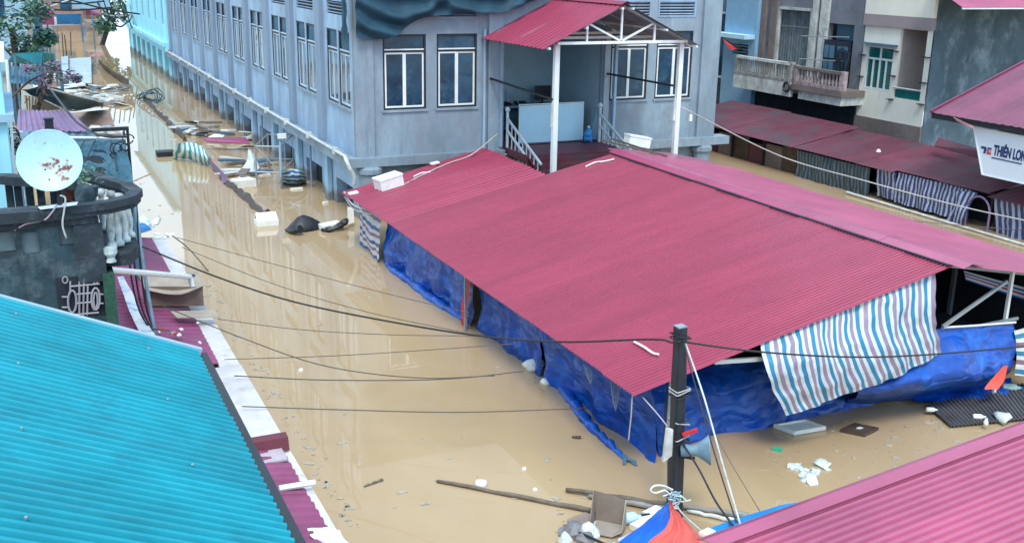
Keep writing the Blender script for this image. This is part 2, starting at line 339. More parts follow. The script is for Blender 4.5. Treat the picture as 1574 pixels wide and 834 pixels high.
def wall_panel(mb, fn, a0, a1, z0, z1, holes, depth):
    """flat wall with real openings and reveals; fn(a, z, depth) -> point"""
    A = sorted({a0, a1, *[h[0] for h in holes], *[h[1] for h in holes]}); Z = sorted({z0, z1, *[h[2] for h in holes], *[h[3] for h in holes]})
    A = [x for x in A if a0 <= x <= a1]; Z = [x for x in Z if z0 <= x <= z1]
    for i in range(len(A)-1):
        for j in range(len(Z)-1):
            ca, cz = (A[i]+A[i+1])/2, (Z[j]+Z[j+1])/2
            if any(h[0] < ca < h[1] and h[2] < cz < h[3] for h in holes): continue
            mb.quad(fn(A[i], Z[j], 0), fn(A[i+1], Z[j], 0), fn(A[i+1], Z[j+1], 0), fn(A[i], Z[j+1], 0))
    for (p, q, r, t) in holes:
        for (x0, y0, x1, y1) in ((p, r, q, r), (q, r, q, t), (q, t, p, t), (p, t, p, r)):
            mb.quad(fn(x0, y0, 0), fn(x1, y1, 0), fn(x1, y1, depth), fn(x0, y0, depth))
    return mb
def sheets(parent, p0, along, slope, nsheet, width, pitch, amp, mat, lift=.006, name='roof_sheet', jitter=.004, slopes=None, prof_=((0, 0), (.42, 0), (.56, 1), (.86, 1))):
    """corrugated sheets laid side by side from p0 along the eave; each its own part"""
    p0, along = V(p0), V(along).normalized(); out = []
    for k in range(nsheet):
        sl = V(slopes(k)) if slopes else V(slope)
        nrm = along.cross(sl).normalized()
        if nrm.z < 0: nrm = -nrm
        q = p0 + along*(k*width) + nrm*(lift*(k % 2)+rnd.uniform(0, jitter)); nr = max(2, int(round(width/pitch))); pt = width/nr
        prof = []
        for i in range(nr):
            for (x, h) in prof_: prof.append(((i+x)*pt, h*amp))
        prof.append((width+.012, 0)); mb = MB()
        rows = []
        e0 = -rnd.uniform(0, .02); s_n = sl.normalized()
        for t in (0, 1):
            rows.append([q + along*a_ + nrm*h_ + (s_n*e0 if t == 0 else sl) for (a_, h_) in prof])
        mb.grid(rows); mb.uv = {}
        if along.cross(sl).z < 0: mb.f = [tuple(reversed(f_)) for f_ in mb.f]
        out.append(mb.build(name, mat, parent))
    return out
def wire(name, label, pts, r, mat, sag=None, n=14, group=None, cat='cable'):
    if sag is not None and len(pts) == 2:
        a_, b_ = V(pts[0]), V(pts[1]); pts = [lerp(a_, b_, i/(n-1)) - V((0, 0, sag*4*(i/(n-1))*(1-i/(n-1)))) for i in range(n)]
    else: pts = spline(pts, n)
    mb = MB(); mb.tube(pts, r, 5); mb.smooth = True
    return tag(mb.build(name, mat), label, cat, group)
def leaves(mb, centre, rad, n, size, rng, flat=1.0, lumps=None):
    """many small leaf faces in uneven clumps"""
    c = V(centre); lumps = lumps or [(V((0,0,0)), 1.0)]
    for _ in range(n):
        lo, lr = rng.choice(lumps)
        d = V((rng.gauss(0,1), rng.gauss(0,1), rng.gauss(0,1))).normalized()*(rng.random()**.45)*rad*lr
        d.z *= flat; p = c+lo+d
        x = V((rng.uniform(-1,1), rng.uniform(-1,1), rng.uniform(-.6,.6))).normalized(); y = x.cross(V((rng.uniform(-1,1), rng.uniform(-1,1), 1.3))).normalized()
        s = size*rng.uniform(.6, 1.4); mb.poly([p-x*s, p+y*s*.45, p+x*s, p-y*s*.45])

# ------------------------------------------------------------------ setting: water and river bed
mb = MB(); mb.grid([[V((x, y, 0)) for x in (-400, -60, -10, 5, 12, 20, 40, 100, 400)] for y in (-200, -20, 0, 10, 20, 35, 60, 120, 250, 600)]); mb.uv = {}
struct(mb.build('flood_water', wm))
mb = MB(); mb.quad((-1200, -1200, -2.5), (1200, -1200, -2.5), (1200, 1200, -2.5), (-1200, 1200, -2.5)); struct(mb.build('ground', mud))

# ------------------------------------------------------------------ grey market building
CR, CD, TOP = 9.45, 31.7, 20.0          # corner, roof height
bld = thing('market_building', 'long grey rendered two storey building with rows of white framed windows, standing in the water', 'building', (CR, CD, 0))
def side(a, z, t): return V((CR+t, a, z))
def front(a, z, t): return V((a, CD+t, z))
BAYS = [31.86+4.03*k for k in range(10)]
holes = []; wins = []
for k, s in enumerate(BAYS):
    for a in (s+.12, s+1.5):
        wins.append(a); holes.append((a, a+1.22, 3.46, 5.8))
    holes.append((s+.3, s+2.6, 6.26, 6.68)); 
    for z in (8.3,): holes.append((s+.12, s+1.34, z, z+2.2)); holes.append((s+1.5, s+2.72, z, z+2.2))
mb = MB(); wall_panel(mb, side, CD, 72.2, 2.0, TOP, holes, .16); mb.build('side_wall', conc_l, bld)
# ground floor: band, piers, dark openings half under water
gh = []
for k in range(10):
    s = 35.25+4.03*k
    gh.append((s-3.15 if k else 32.35, s-.95, -1.5, .9))
gh = [g_ for g_ in gh]
mb = MB(); wall_panel(mb, lambda a, z, t: side(a, z, t+.12), CD, 72.2, -1.5, 1.72, gh, .5); mb.build('ground_floor_wall', conc_l, bld)
for k in range(10):
    s = 35.25+4.03*k
    mb = MB(); mb.box(CR-.06, CR+.1, s-.5, s-.08, -1.5, 1.72); mb.build('pier', paleblue if k < 3 else conc_l, bld)
    a0, a1 = gh[k][0], gh[k][1]; md_ = (a0*.7+a1*.3)
    mb = MB(); mb.box(CR+.5, CR+.62, md_, a1+.05, -1.5, .95); mb.build('shutter', dark if k % 2 else glass, bld)
    mb = MB(); mb.box(CR+.42, CR+.62, a0-.05, md_-.003, -1.5, .95); mb.build('panel', paleblue, bld)
    if k: 
        mb = MB(); mb.tube([(CR-.02, s-2.15, -.3), (CR-.02, s-2.15, 1.75)], .04, 6); mb.build('downpipe', conc_d, bld)
for k in range(11):
    s = BAYS[0]+4.03*k - .62
    if k == 0: continue
    mb = MB(); mb.box(CR-.13, CR+.02, s-.33, s+.33, 2.0, TOP); mb.build('pilaster', conc_d, bld)
mb = MB(); mb.box(CR-.32, CR+.14, CD-.31, 72.2, 1.73, 2.01); mb.build('ledge', conc, bld)
mb = MB(); mb.tube([(CR-.36, CD-.2, 2.09), (CR-.36, 72.1, 2.09)], .05, 8); pipe = mb.build('gutter_pipe', M('grey_white_pipe', (.50, .56, .58), .6, .2, 3), bld)
mb = MB(); mb.tube(spline([(CR-.36, CD-.16, 2.1), (CR-.36, CD-.28, 2.0), (CR-.3, CD-.36, 1.8), (CR-.12, CD-.3, 1.45), (CR-.1, CD-.22, 1.2)], 10), .06, 8); mb.build('pipe_elbow', offw, bld)
for k in range(12):
    d = CD+.9+3.3*k; mb = MB(); mb.box(CR-.45, CR-.28, d-.05, d+.05, 1.99, 2.2); mb.build('bracket', offw, pipe)

def window_parts(fn, a0, a1, z0, zs, z1, wm_=None, pm_=None, dark_frame=True):
    wm_ = wm_ or white; pm_ = pm_ or glass
    """dark outer frame, white sliding sashes with a pane each, transom light above"""
    mb = MB()
    def bx(a, b, z, zz, t0, t1, m): 
        p, q = fn(a, z, t0), fn(b, zz, t1); m.box(min(p.x,q.x), max(p.x,q.x), min(p.y,q.y), max(p.y,q.y), min(p.z,q.z), max(p.z,q.z))
    f = .062
    bx(a0, a0+f, z0, z1, .02, .12, mb); bx(a1-f, a1, z0, z1, .02, .12, mb); bx(a0+f, a1-f, z0, z0+f, .02, .12, mb); bx(a0+f, a1-f, z1-f, z1, .02, .12, mb); bx(a0+f, a1-f, zs, zs+f, .02, .12, mb)
    w_ = mb.build('window', black if dark_frame else conc_d, bld)
    mid = (a0+a1)/2; g_ = .055
    for (x0, x1) in ((a0+f, mid), (mid, a1-f)):
        t = .03 if x0 < mid-.01 else .045
        mb = MB(); bx(x0, x0+g_, z0+f, zs, t, t+.05, mb); bx(x1-g_, x1, z0+f, zs, t, t+.05, mb); bx(x0+g_, x1-g_, z0+f, z0+f+g_, t, t+.05, mb); bx(x0+g_, x1-g_, zs-g_, zs, t, t+.05, mb)
        mb.build('sash', wm_, w_)
        mb = MB(); bx(x0+g_, x1-g_, z0+f+g_, zs-g_, .06, .075, mb); mb.build('pane', pm_, w_)
    mb = MB(); bx(a0+f, a1-f, zs+f, z1-f, .06, .075, mb); mb.build('transom_pane', glass, w_)
    mb = MB(); bx(a0+f, a1-f, zs+f+.003, zs+f+.045, .025, .055, mb); mb.build('transom_bar', wm_, w_)
    mb = MB(); bx(a0-.05, a1+.05, z0-.07, z0-.004, -.05, .1, mb); mb.build('sill', conc, w_)
    return w_
w0 = window_parts(side, wins[0], wins[0]+1.22, 3.46, 5.12, 5.8, M('pale_frame', (.46, .58, .68), .5, .08, 3), glass_c)
for a in wins[1:]: dup(w0, (0, a-wins[0], 0))
# upper floor windows and louvres on the side
for k, s in enumerate(BAYS):
    for a in (s+.12, s+1.5): dup(w0, (0, a-wins[0], 8.3-3.46)) if k < 8 else None
    mb = MB(); mb.box(CR+.1, CR+.13, s+.3, s+2.6, 6.26, 6.68); lv = mb.build('louvre_vent', dark, bld)
    for j in range(4):
        z = 6.31+j*.1; mb = MB(); mb.obox((CR+.07, s+1.45, z), (.035, 0, -.02), (0, 1.14, 0), (.006, 0, .012)); mb.build('slat', conc_d, lv)
# front
FW = [(10.42, 11.84), (12.2, 13.58), (18.54, 20.02), (20.36, 21.85)]
fh = [(a, b_, 3.43, 5.75) for a, b_ in FW] + [(14.55, 18.2, 2.06, 6.0)] + [(a+.02, b_-.02, 6.25, 6.76) for a, b_ in FW]
mb = MB(); wall_panel(mb, front, CR, 22.95, 2.0, TOP, fh, .16); mb.quad((22.95, CD, 2), (22.95, CD+40, 2), (22.95, CD+40, TOP), (22.95, CD, TOP)); mb.build('front_wall', conc, bld)
for a, b_ in FW: window_parts(front, a, b_, 3.43, 5.2, 5.75)
for a, b_ in FW:
    mb = MB(); mb.box(a, b_, CD+.1, CD+.13, 6.24, 6.77); lv = mb.build('louvre_vent', dark, bld)
    mb = MB(); mb.box(a-.03, a+.03, CD-.02, CD+.06, 6.22, 6.79); mb.box(b_-.03, b_+.03, CD-.02, CD+.06, 6.22, 6.79); mb.box(a+.03, b_-.03, CD-.02, CD+.06, 6.73, 6.79); mb.box(a+.03, b_-.03, CD-.02, CD+.06, 6.22, 6.28); mb.build('louvre_frame', conc_l, lv)
    for j in range(5):
        z = 6.32+j*.095; mb = MB(); mb.obox(((a+b_)/2, CD+.05, z), (0, .035, -.02), ((b_-a)/2-.04, 0, 0), (0, .006, .012)); mb.build('slat', conc_l, lv)
mb = MB(); wall_panel(mb, lambda a, z, t: front(a, z, t+.2), CR+.12, 22.95, -1.5, 1.75, [], .2); mb.build('plinth_wall', conc, bld)
for (a0, a1) in ((CR+.142, 14.5), (18.25, 23.5)):
    mb = MB(); mb.box(a0+.002, a1, CD-.3, CD+.3, 1.72, 2.0); mb.build('ledge', conc, bld)
for (a, wd) in ((CR+.33, .6), (22.55, .75), (14.2, .5), (18.36, .22)):
    mb = MB(); mb.box(a-wd/2, a+wd/2, CD-.12, CD+.02, 2.0, TOP); mb.build('pilaster', conc, bld)
mb = MB(); mb.tube([(13.82, CD-.08, 2.0), (13.82, CD-.08, 5.9)], .05, 6); mb.build('downpipe', conc_l, bld)
mb = MB(); mb.tube([(CR+.45, CD-.02, -1.5), (CR+.45, CD-.02, 1.45)], .34, 12); mb.lathe([(.34, 0), (.42, .06), (.42, .2), (.36, .28)], (CR+.45, CD-.02, 1.44), 12); mb.build('corner_column', conc, bld)
mb = MB(); mb.tube([(22.5, CD-.02, -1.5), (22.5, CD-.02, 1.45)], .3, 12); mb.lathe([(.3, 0), (.38, .06), (.38, .2), (.32, .28)], (22.5, CD-.02, 1.44), 12); mb.build('corner_column', conc, bld)
# veranda room behind the porch
mb = MB(); R0, R1, D1 = 14.55, 18.2, 34.9
mb.quad((R0, CD+.16, 2.06), (R0, D1, 2.06), (R0, D1, 6), (R0, CD+.16, 6)); mb.quad((R1, CD+.16, 2.06), (R1, CD+.16, 6), (R1, D1, 6), (R1, D1, 2.06)); mb.quad((R0, D1, 2.06), (R1, D1, 2.06), (R1, D1, 6), (R0, D1, 6)); mb.quad((R0, CD+.16, 6), (R0, D1, 6), (R1, D1, 6), (R1, CD+.16, 6))
mb.build('veranda_wall', M('veranda_paint', (.38, .56, .66), .8, .1, 1), bld)
mb = MB(); mb.slab([(R0, 29.9, 2.06), (R1, 29.9, 2.06), (R1, D1, 2.06), (R0, D1, 2.06)], .2, (0, 0, 1)); mb.build('veranda_floor', maroon, bld)
for j in range(6):
    mb = MB(); mb.box(R0+.05, R1-.05, 29.9-.3*(j+1), 29.9-.3*j-.002, 1.3, 2.04-.15*(j+1)+.1); mb.build('step', maroon, bld)
mb = MB(); mb.box(CR, 22.95, CD, 72.2, TOP-.002, TOP+.25); mb.build('roof', conc, bld)

# contents of the veranda
for side_, r in (('', R0+.08), ('', R1-.08)):
    t = thing('stair_railing', 'grey steel stair railing on the %s side of the porch steps' % ('left' if r < 16 else 'right'), 'railing', (r, 29.4, 1.3), 'porch stair railings')
    for o_ in (.95, .55):
        mb = MB(); mb.bar((r, 31.55, 2.06+o_), (r, 29.0, .98+o_), .06); mb.build('rail', M('pale_steel', (.46, .54, .60), .45, .1, 4), t)
    mb = MB(); mb.tube([(r, 31.55, 2.06), (r, 31.55, 3.25)], .05, 8); mb.lathe([(.05, 0), (.09, .04), (.07, .12), (.02, .16)], (r, 31.55, 3.24), 8); mb.build('newel_post', M('pale_steel', (.46, .54, .60), .45, .1, 4), t)
    for j in range(8):
        d = 31.2-.28*j; z = 2.06-(31.55-d)*.4235; mb = MB(); mb.bar((r, d, z), (r, d, z+.93), .03); mb.build('baluster', M('pale_steel', (.46, .54, .60), .45, .1, 4), t)
mb = MB(); mb.obox((16.55, 32.15, 2.68), (1.22, 0, .01), (0, .025, .004), (0, 0, .65)); wb = thing('white_board', 'pale blue flat board standing upright across the porch doorway', 'board', (16.55, 32.15, 2.06)); mb.build('sheet', board, wb)
mb = MB()
for (p, q) in (((15.33, 32.13, 2.05), (15.33, 32.13, 3.35)), ((17.78, 32.13, 2.05), (17.78, 32.13, 3.35)), ((15.3, 32.13, 3.36), (17.8, 32.13, 3.36))): mb.bar(p, q, .03)
mb.build('edging', white, wb)
t = thing('water_bottle', 'round blue water cooler bottle standing beside the pale board', 'bottle', (17.72, 31.7, 2.06))
mb = MB(); mb.lathe([(.12, 0), (.15, .03), (.15, .16), (.14, .18), (.15, .2), (.15, .34), (.10, .42), (.04, .46), (.04, .5)], (17.72, 31.6, 2.06), 14); mb.smooth = True; mb.build('body', bluepl, t)
mb = MB(); mb.lathe([(.045, 0), (.045, .05)], (17.72, 31.6, 2.56), 10); mb.build('cap', white, t)
t = thing('desk', 'dark desk with stacked chairs and screens at the back of the porch room', 'desk', (16.2, 34.3, 2.06))
mb = MB(); mb.box(14.9, 17.9, 33.9, 34.7, 3.0, 3.06); mb.build('desk_top', paleblue, t)
for (x, y) in ((14.95, 33.95), (17.85, 33.95), (14.95, 34.65), (17.85, 34.65)): mb = MB(); mb.box(x-.03, x+.03, y-.03, y+.03, 2.06, 3.0); mb.build('leg', black, t)
mb = MB(); mb.box(14.97, 17.83, 34.6, 34.64, 2.2, 3.0); mb.build('modesty_panel', bluegrey, t)
for (x, sz) in ((17.3, .62), (15.1, .5)):
    t = thing('computer_screen', 'dark computer screen on the desk %s' % ('near the wall' if x > 16 else 'at the open end'), 'screen', (x, 34.3, 3.06))
    mb = MB(); mb.box(x-sz/2, x+sz/2, 34.3, 34.35, 3.2, 3.2+sz*.8); mb.build('panel', black, t)
    mb = MB(); mb.box(x-.03, x+.03, 34.32, 34.38, 3.08, 3.2); mb.box(x-.13, x+.13, 34.25, 34.45, 3.06, 3.08); mb.build('stand', black, t)
for x in (15.75, 16.4):
    t = thing('office_chair', 'dark upturned chair on the desk, %s' % ('next to the open end screen' if x < 16 else 'in the middle'), 'chair', (x, 34.25, 3.06))
    mb = MB(); mb.obox((x, 34.25, 3.12), (.2, 0, 0), (0, .18, .02), (0, 0, .03)); mb.build('seat', dark, t)
    for dx, dy in ((-.18, -.15), (.18, -.15), (-.18, .15), (.18, .15)): mb = MB(); mb.bar((x+dx, 34.25+dy, 3.14), (x+dx*1.15, 34.25+dy*1.15+.05, 3.6), .025); mb.build('leg', steel, t)
t = thing('mop', 'thin dark mop leaning in the porch doorway corner', 'mop', (18.0, 31.5, 2.06))
mb = MB(); mb.bar((17.65, 31.5, 2.12), (18.12, 31.85, 3.2), .025); mb.build('handle', tealaw, t); mb = MB(); mb.obox((17.6, 31.47, 2.1), (.14, .03, 0), (-.01, .04, 0), (0, 0, .04)); mb.build('head', dark, t)

# ------------------------------------------------------------------ porch with its own small gable roof
por = thing('porch', 'small gabled porch of white steel posts under a red metal roof', 'porch', (16.4, 29.5, 1.9))
DN, DF, RG, ZR, RL, RRr, ZE = 27.25, 31.66, 16.4, 6.86, 13.72, 19.08, 5.6
for k in range(4):
    wd = (DF-DN)/4
    sheets(por, (RL, DN+k*wd, ZE), (0, 1, 0), (RG-RL, 0, ZR-ZE), 1, wd, .275, .022, red, lift=.005)
    sheets(por, (RRr, DN+k*wd, ZE), (0, 1, 0), (RG-RRr, 0, ZR-ZE), 1, wd, .275, .022, red, lift=.005)
mb = MB(); mb.poly([(RG-.2, DN-.03, ZR-.03), (RG, DN-.03, ZR+.07), (RG, DF, ZR+.07), (RG-.2, DF, ZR-.03)]); mb.poly([(RG+.2, DN-.03, ZR-.03), (RG+.2, DF, ZR-.03), (RG, DF, ZR+.07), (RG, DN-.03, ZR+.07)]); mb.build('ridge_cap', red, por)
for r in (14.38, 18.66):
    mb = MB(); mb.box(r-.075, r+.075, 27.63, 27.77, -1.0 if r > 18 else 1.4, 5.72); po = mb.build('post', white, por)
    mb = MB(); mb.box(r-.13, r-.077, 27.67, 27.73, 3.3, 4.0); mb.build('bracket', offw, po)
    mb = MB(); mb.box(r-.045, r+.045, 31.5, 31.62, 2.1, 5.6); mb.build('rear_post', conc_l, por)
    mb = MB(); mb.bar(*((ond(752, 120, 31.66), ond(850, 153, 27.7)) if r < 16 else (ond(932, 113, 31.66), ond(1036, 132, 27.7))), .05, .06); mb.build('brace', black, por)
for d in (27.5, 29.5, 31.4):
    mb = MB(); zc = 5.74
    mb.bar((14.3, d, zc), (18.75, d, zc), .07, .08); mb.build('tie_beam', white, por)
    for (p, q) in (((14.1, zc+.02), (RG, ZR-.07)), ((18.7, zc+.02), (RG, ZR-.07))): mb = MB(); mb.bar((p[0], d, p[1]), (q[0], d, q[1]), .06, .07); mb.build('rafter', steel, por)
    if d < 28:
        for (p, q) in (((RG, zc), (RG, ZR-.1)), ((RG, zc+.03), (15.3, 6.28)), ((RG, zc+.03), (17.5, 6.28)), ((15.25, zc), (15.25, 6.26)), ((17.55, zc), (17.55, 6.26))): mb = MB(); mb.bar((p[0], d-.002, p[1]), (q[0], d-.002, q[1]), .055, .055); mb.build('truss_bar', white, por)
for (r, z) in ((13.9, 5.62), (15.1, 6.18), (16.25, 6.72), (16.6, 6.72), (17.8, 6.1), (18.9, 5.6)):
    mb = MB(); mb.bar((r, DN-.06, z), (r, DF-.1, z), .05, .06); mb.build('purlin', white, por)

# dark shade cloth slung over the top of the corner
t = thing('shade_cloth', 'dark blue shade cloth hanging in swags over the corner of the grey building', 'cloth', (12, 31.3, 5.8))
bot = [(548,58),(572,61),(596,59),(618,49),(640,33),(668,25),(700,23),(735,20),(775,18),(815,4),(855,-14)]
N = len(bot); r1 = [ond(u, v, 31.32) for u, v in bot]; r0 = [V((p.x, 31.32, 8.4)) for p in r1]
rows = []
for i in range(15):
    f = i/14; row = []
    for j, (p, q) in enumerate(zip(r0, r1)):
        x = lerp(p, q, f); row.append(x)
    rows.append(row)
mb = cloth(rows, 70, 44, amp=.02, normal=(0, -1, 0), seed=3)
for p in mb.v:                      # swag folds: catenary ridges
    for (cx_, sp, z0) in ((10.9, 1.9, 6.2), (13.7, 2.2, 6.9), (16.2, 1.9, 7.3)):
        q = (p.x-cx_)/sp
        if abs(q) < 1:
            ph = (p.z - z0 - .9*q*q)*9.5
            p.y -= .14*(1-q*q)*math.sin(ph+noise.noise(p*1.5)*1.5)
mb.build('front_drape', navy_t, t)
sb = [(548,58),(541,57),(534,54),(527,50),(523,44)]
r1 = [V((onr(u, v, 9.15).x, max(31.32, onr(u, v, 9.15).y), onr(u, v, 9.15).z)) for u, v in sb]; r0 = [V((p.x, p.y, 8.4)) for p in r1]
mb = cloth([r0, [lerp(a_, b_, .5) for a_, b_ in zip(r0, r1)], r1], 14, 16, amp=.06, fold=.05, ff=1.5, normal=(-1, 0, 0), seed=8); mb.build('side_drape', navy_t, t)
mb = MB(); mb.tube([(9.1, 31.28, 8.42), (17.2, 31.28, 8.42)], .04, 6); mb.build('top_rope', black, t)

# ------------------------------------------------------------------ pale cyan building further along the street
cy = thing('cyan_building', 'pale cyan painted building joined to the far end of the grey one', 'building', (9.3, 72.2, 0))
hs = []
for k in range(6):
    a = 73.3+3.6*k; hs += [(a, a+1.0, 3.6, 6.2)]
mb = MB(); wall_panel(mb, lambda a, z, t: V((9.25+t, a, z)), 72.2, 96, 2.4, 8.4, hs, .2); mb.quad((9.25, 72.2, -1), (9.45, 72.2, -1), (9.45, 72.2, 8.4), (9.25, 72.2, 8.4)); mb.quad((9.25, 96, -1), (9.25, 96, 8.4), (22, 96, 8.4), (22, 96, -1)); mb.build('upper_wall', cyan_w, cy)
for (a, b_, z0, z1) in hs:
    mb = MB(); mb.box(9.4, 9.45, a, b_, z0, z1); w_ = mb.build('window', glass, cy)
    mb = MB(); mb.box(9.34, 9.4, (a+b_)/2-.04, (a+b_)/2+.04, z0, z1); mb.box(9.34, 9.4, a, a+.06, z0, z1); mb.box(9.34, 9.4, b_-.06, b_, z0, z1); mb.build('frame', bluegrey, w_)
gh2 = [(73.2+3.2*k, 75.3+3.2*k, -1, 1.7) for k in range(7)]
mb = MB(); wall_panel(mb, lambda a, z, t: V((9.4+t, a, z)), 72.2, 96, -1, 2.3, gh2, .5); mb.build('ground_floor_wall', cyan_w, cy)
for (a, b_, z0, z1) in gh2: mb = MB(); mb.box(9.85, 9.9, a-.02, b_+.02, -1, 1.72); mb.build('shutter', glass, cy)
mb = MB(); mb.box(8.95, 9.5, 72.0, 96, 2.3, 2.55); mb.box(9.1, 9.5, 72.0, 96, 2.1, 2.298); mb.build('ledge', cyan_w, cy)
mb = MB(); mb.box(8.9, 22, 72.1, 96.1, 8.4, 8.6); mb.build('roof', cyan_w, cy)

# ------------------------------------------------------------------ the big red market shed
shed = thing('market_shed', 'large flooded market shed with a low pink-red corrugated roof', 'shed', (12, 20, 0))
DG = 13.0; E0 = ond(975, 608, DG); RDG = ond(1475, 405, DG); ER, EZ, GR, GZ = E0.x, E0.z, RDG.x, RDG.z
FAR = P(523, 297, EZ).y; NOTCH = 24.9; RER = 19.15; REZ = GZ-(RER-GR)*.185
slp = V((GR-ER, 0, GZ-EZ)); nL = 12; wd = (NOTCH-DG)/nL
sheets(shed, (ER, DG, EZ), (0, 1, 0), slp, nL, wd, .09, .026, red, lift=.014)
zz = lambda r: EZ+(r-ER)*(GZ-EZ)/(GR-ER)
# the back-left bay: its sheets dip and fan out towards the grey wall
FT0, FT1, FE0, FE1 = V((12.75, NOTCH, zz(12.75))), V((13.75, 31.36, 2.11)), V((ER, NOTCH, EZ+.004)), V((ER-.08, FAR, EZ))
for k in range(5):
    nr = 4; prof = []
    for i_ in range(nr):
        for (x, h_) in ((0, 0), (.6, 0), (.7, 1), (.9, 1)): prof.append(((k+(i_+x)/nr)/5, h_*.03))
    prof.append(((k+1)/5+.004, 0)); lift_ = V((0, 0, .016*(k % 2)))
    mb = MB(); mb.grid([[lerp(FE1, FE0, 1-t_)+lift_+V((0, 0, h_)) for t_, h_ in prof], [lerp(FT1, FT0, 1-t_)+lift_+V((0, 0, h_)) for t_, h_ in prof]]); mb.uv = {}
    mb.f = [tuple(reversed(f_)) for f_ in mb.f]; mb.build('roof_sheet', red, shed)
slr = V((RER-GR, 0, REZ-GZ)); nR = 12; FARR = 25.3; wd = (FARR-DG+.25)/nR
sheets(shed, (GR, DG-.25, GZ), (0, 1, 0), slr, nR, wd, .10, .022, pinkr)
mb = MB(); zr_ = lambda r: GZ-(r-GR)*.185
mb.slab([(GR, FARR, GZ), (RER, FARR, REZ), (RER, 26.9, REZ), (18.3, 27.5, zr_(18.3)), (GR+.2, 25.9, zr_(GR+.2))], .015, (0, 0, 1)); mb.build('roof_sheet', pinkr, shed)
for k in range(6):
    d0 = DG-.3+k*2.05; d1 = min(d0+2.12, NOTCH+.55); mb = MB(); z = GZ+.055+.006*(k % 2)
    mb.poly([(GR-.22, d0, z-.05), (GR-.02, d0, z+.02), (GR-.02, d1, z+.02), (GR-.22, d1, z-.05)]); mb.poly([(GR-.02, d0, z+.02), (GR+.34, d0, z-.04), (GR+.34, d1, z-.04), (GR-.02, d1, z+.02)]); mb.build('ridge_cap', pinkr, shed, solid=.006)
mb = MB(); mb.bar((GR-.25, DG+.02, GZ-.015), (GR-.25, NOTCH, GZ-.015), .05, .05); mb.build('ridge_gap', black, shed)
mb = MB(); mb.bar((ER+.3, DG+.4, EZ-.03), (ER+.3, FAR, EZ-.03), .05, .07); mb.build('eave_beam', black, shed)
for d in (13.45, 16.2, 19.3, 22.4, 24.7):
    mb = MB(); mb.bar((ER+.5, d, EZ-.02), (GR, d, GZ-.1), .06, .09); mb.build('rafter', steel, shed)
    mb = MB(); mb.bar((GR, d, GZ-.12), (RER-.1, d, REZ-.1), .06, .09); mb.build('rafter', steel, shed)
    for (r, z) in ((ER+1.1, EZ), (GR, GZ-.15), (RER-.4, REZ-.1)):
        if r == GR and d < 14: continue
        mb = MB(); mb.bar((r, d+.2, -1.5), (r, d+.2, z-.05), .09, .09); mb.build('post', steel, shed)
g1, g2 = ond(1449, 502, 13.12), ond(1548, 432, 13.12)
mb = MB(); mb.bar(g1, g2, .045, .06); mb.build('brace', steel, shed)
q = ond(1564, 440, 13.15); mb = MB(); mb.bar((q.x, 13.3, -1), (q.x, 13.3, 2.6), .06, .06); mb.build('post', white, shed)
mb = MB(); mb.bar((GR+.5, 14.2, -1), (GR+.5, 14.2, GZ-.2), .08, .08); mb.build('post', black, shed)
q0, q1 = ond(1098, 556, 13.2), ond(1172, 551, 13.2); mb = MB(); mb.bar(q0, q1, .05, .07); mb.build('rail', white, shed)
mb = MB(); mb.bar((14.9, 13.25, 1.55), (17, 13.25, 1.6), .04, .05); mb.build('rail', steel, shed)
mb = MB(); mb.box(RER-.35, RER-.3, 13.6, 26.5, -.8, REZ-.03); mb.build('added_rear_blocker', dark, shed)  # added dark sheet, shuts out light and bright water behind the open bay
mb = MB(); mb.poly([(ER+.9, 18.6, -.8), (RER-.35, 18.6, -.8), (RER-.35, 18.6, REZ-.03), (GR, 18.6, GZ-.12), (ER+.9, 18.6, EZ)]); mb.build('added_dark_screen', dark, shed)  # dark screen added across the shed so the open bay reads black
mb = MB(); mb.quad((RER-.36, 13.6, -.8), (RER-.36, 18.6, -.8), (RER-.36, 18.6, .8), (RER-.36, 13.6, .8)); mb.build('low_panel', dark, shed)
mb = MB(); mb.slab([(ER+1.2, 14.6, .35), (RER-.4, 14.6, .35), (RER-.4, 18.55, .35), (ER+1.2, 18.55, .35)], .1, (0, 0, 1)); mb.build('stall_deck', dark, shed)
# dim stall tables left inside the shed
for (x, y) in ((15.6, 16.2), (17.3, 15.4), (16.6, 18.0)):
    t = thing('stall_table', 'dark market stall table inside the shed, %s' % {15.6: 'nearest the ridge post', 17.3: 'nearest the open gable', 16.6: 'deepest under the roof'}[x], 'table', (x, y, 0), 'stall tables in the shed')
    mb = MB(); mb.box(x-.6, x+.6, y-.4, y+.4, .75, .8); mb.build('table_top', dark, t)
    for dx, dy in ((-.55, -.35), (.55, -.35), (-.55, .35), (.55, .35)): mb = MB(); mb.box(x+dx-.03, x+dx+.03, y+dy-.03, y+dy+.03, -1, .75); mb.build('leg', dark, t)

# ------------------------------------------------------------------ sheeting hung round the shed
def hang(name, label, cat, rows, mat, nu=40, nv=14, group=None, **kw):
    mb = cloth(rows, nu, nv, **kw); return tag(mb.build(name, mat), label, cat, group)
LR = ER+.32
def left_top(d): return V((LR, d, EZ+.02))
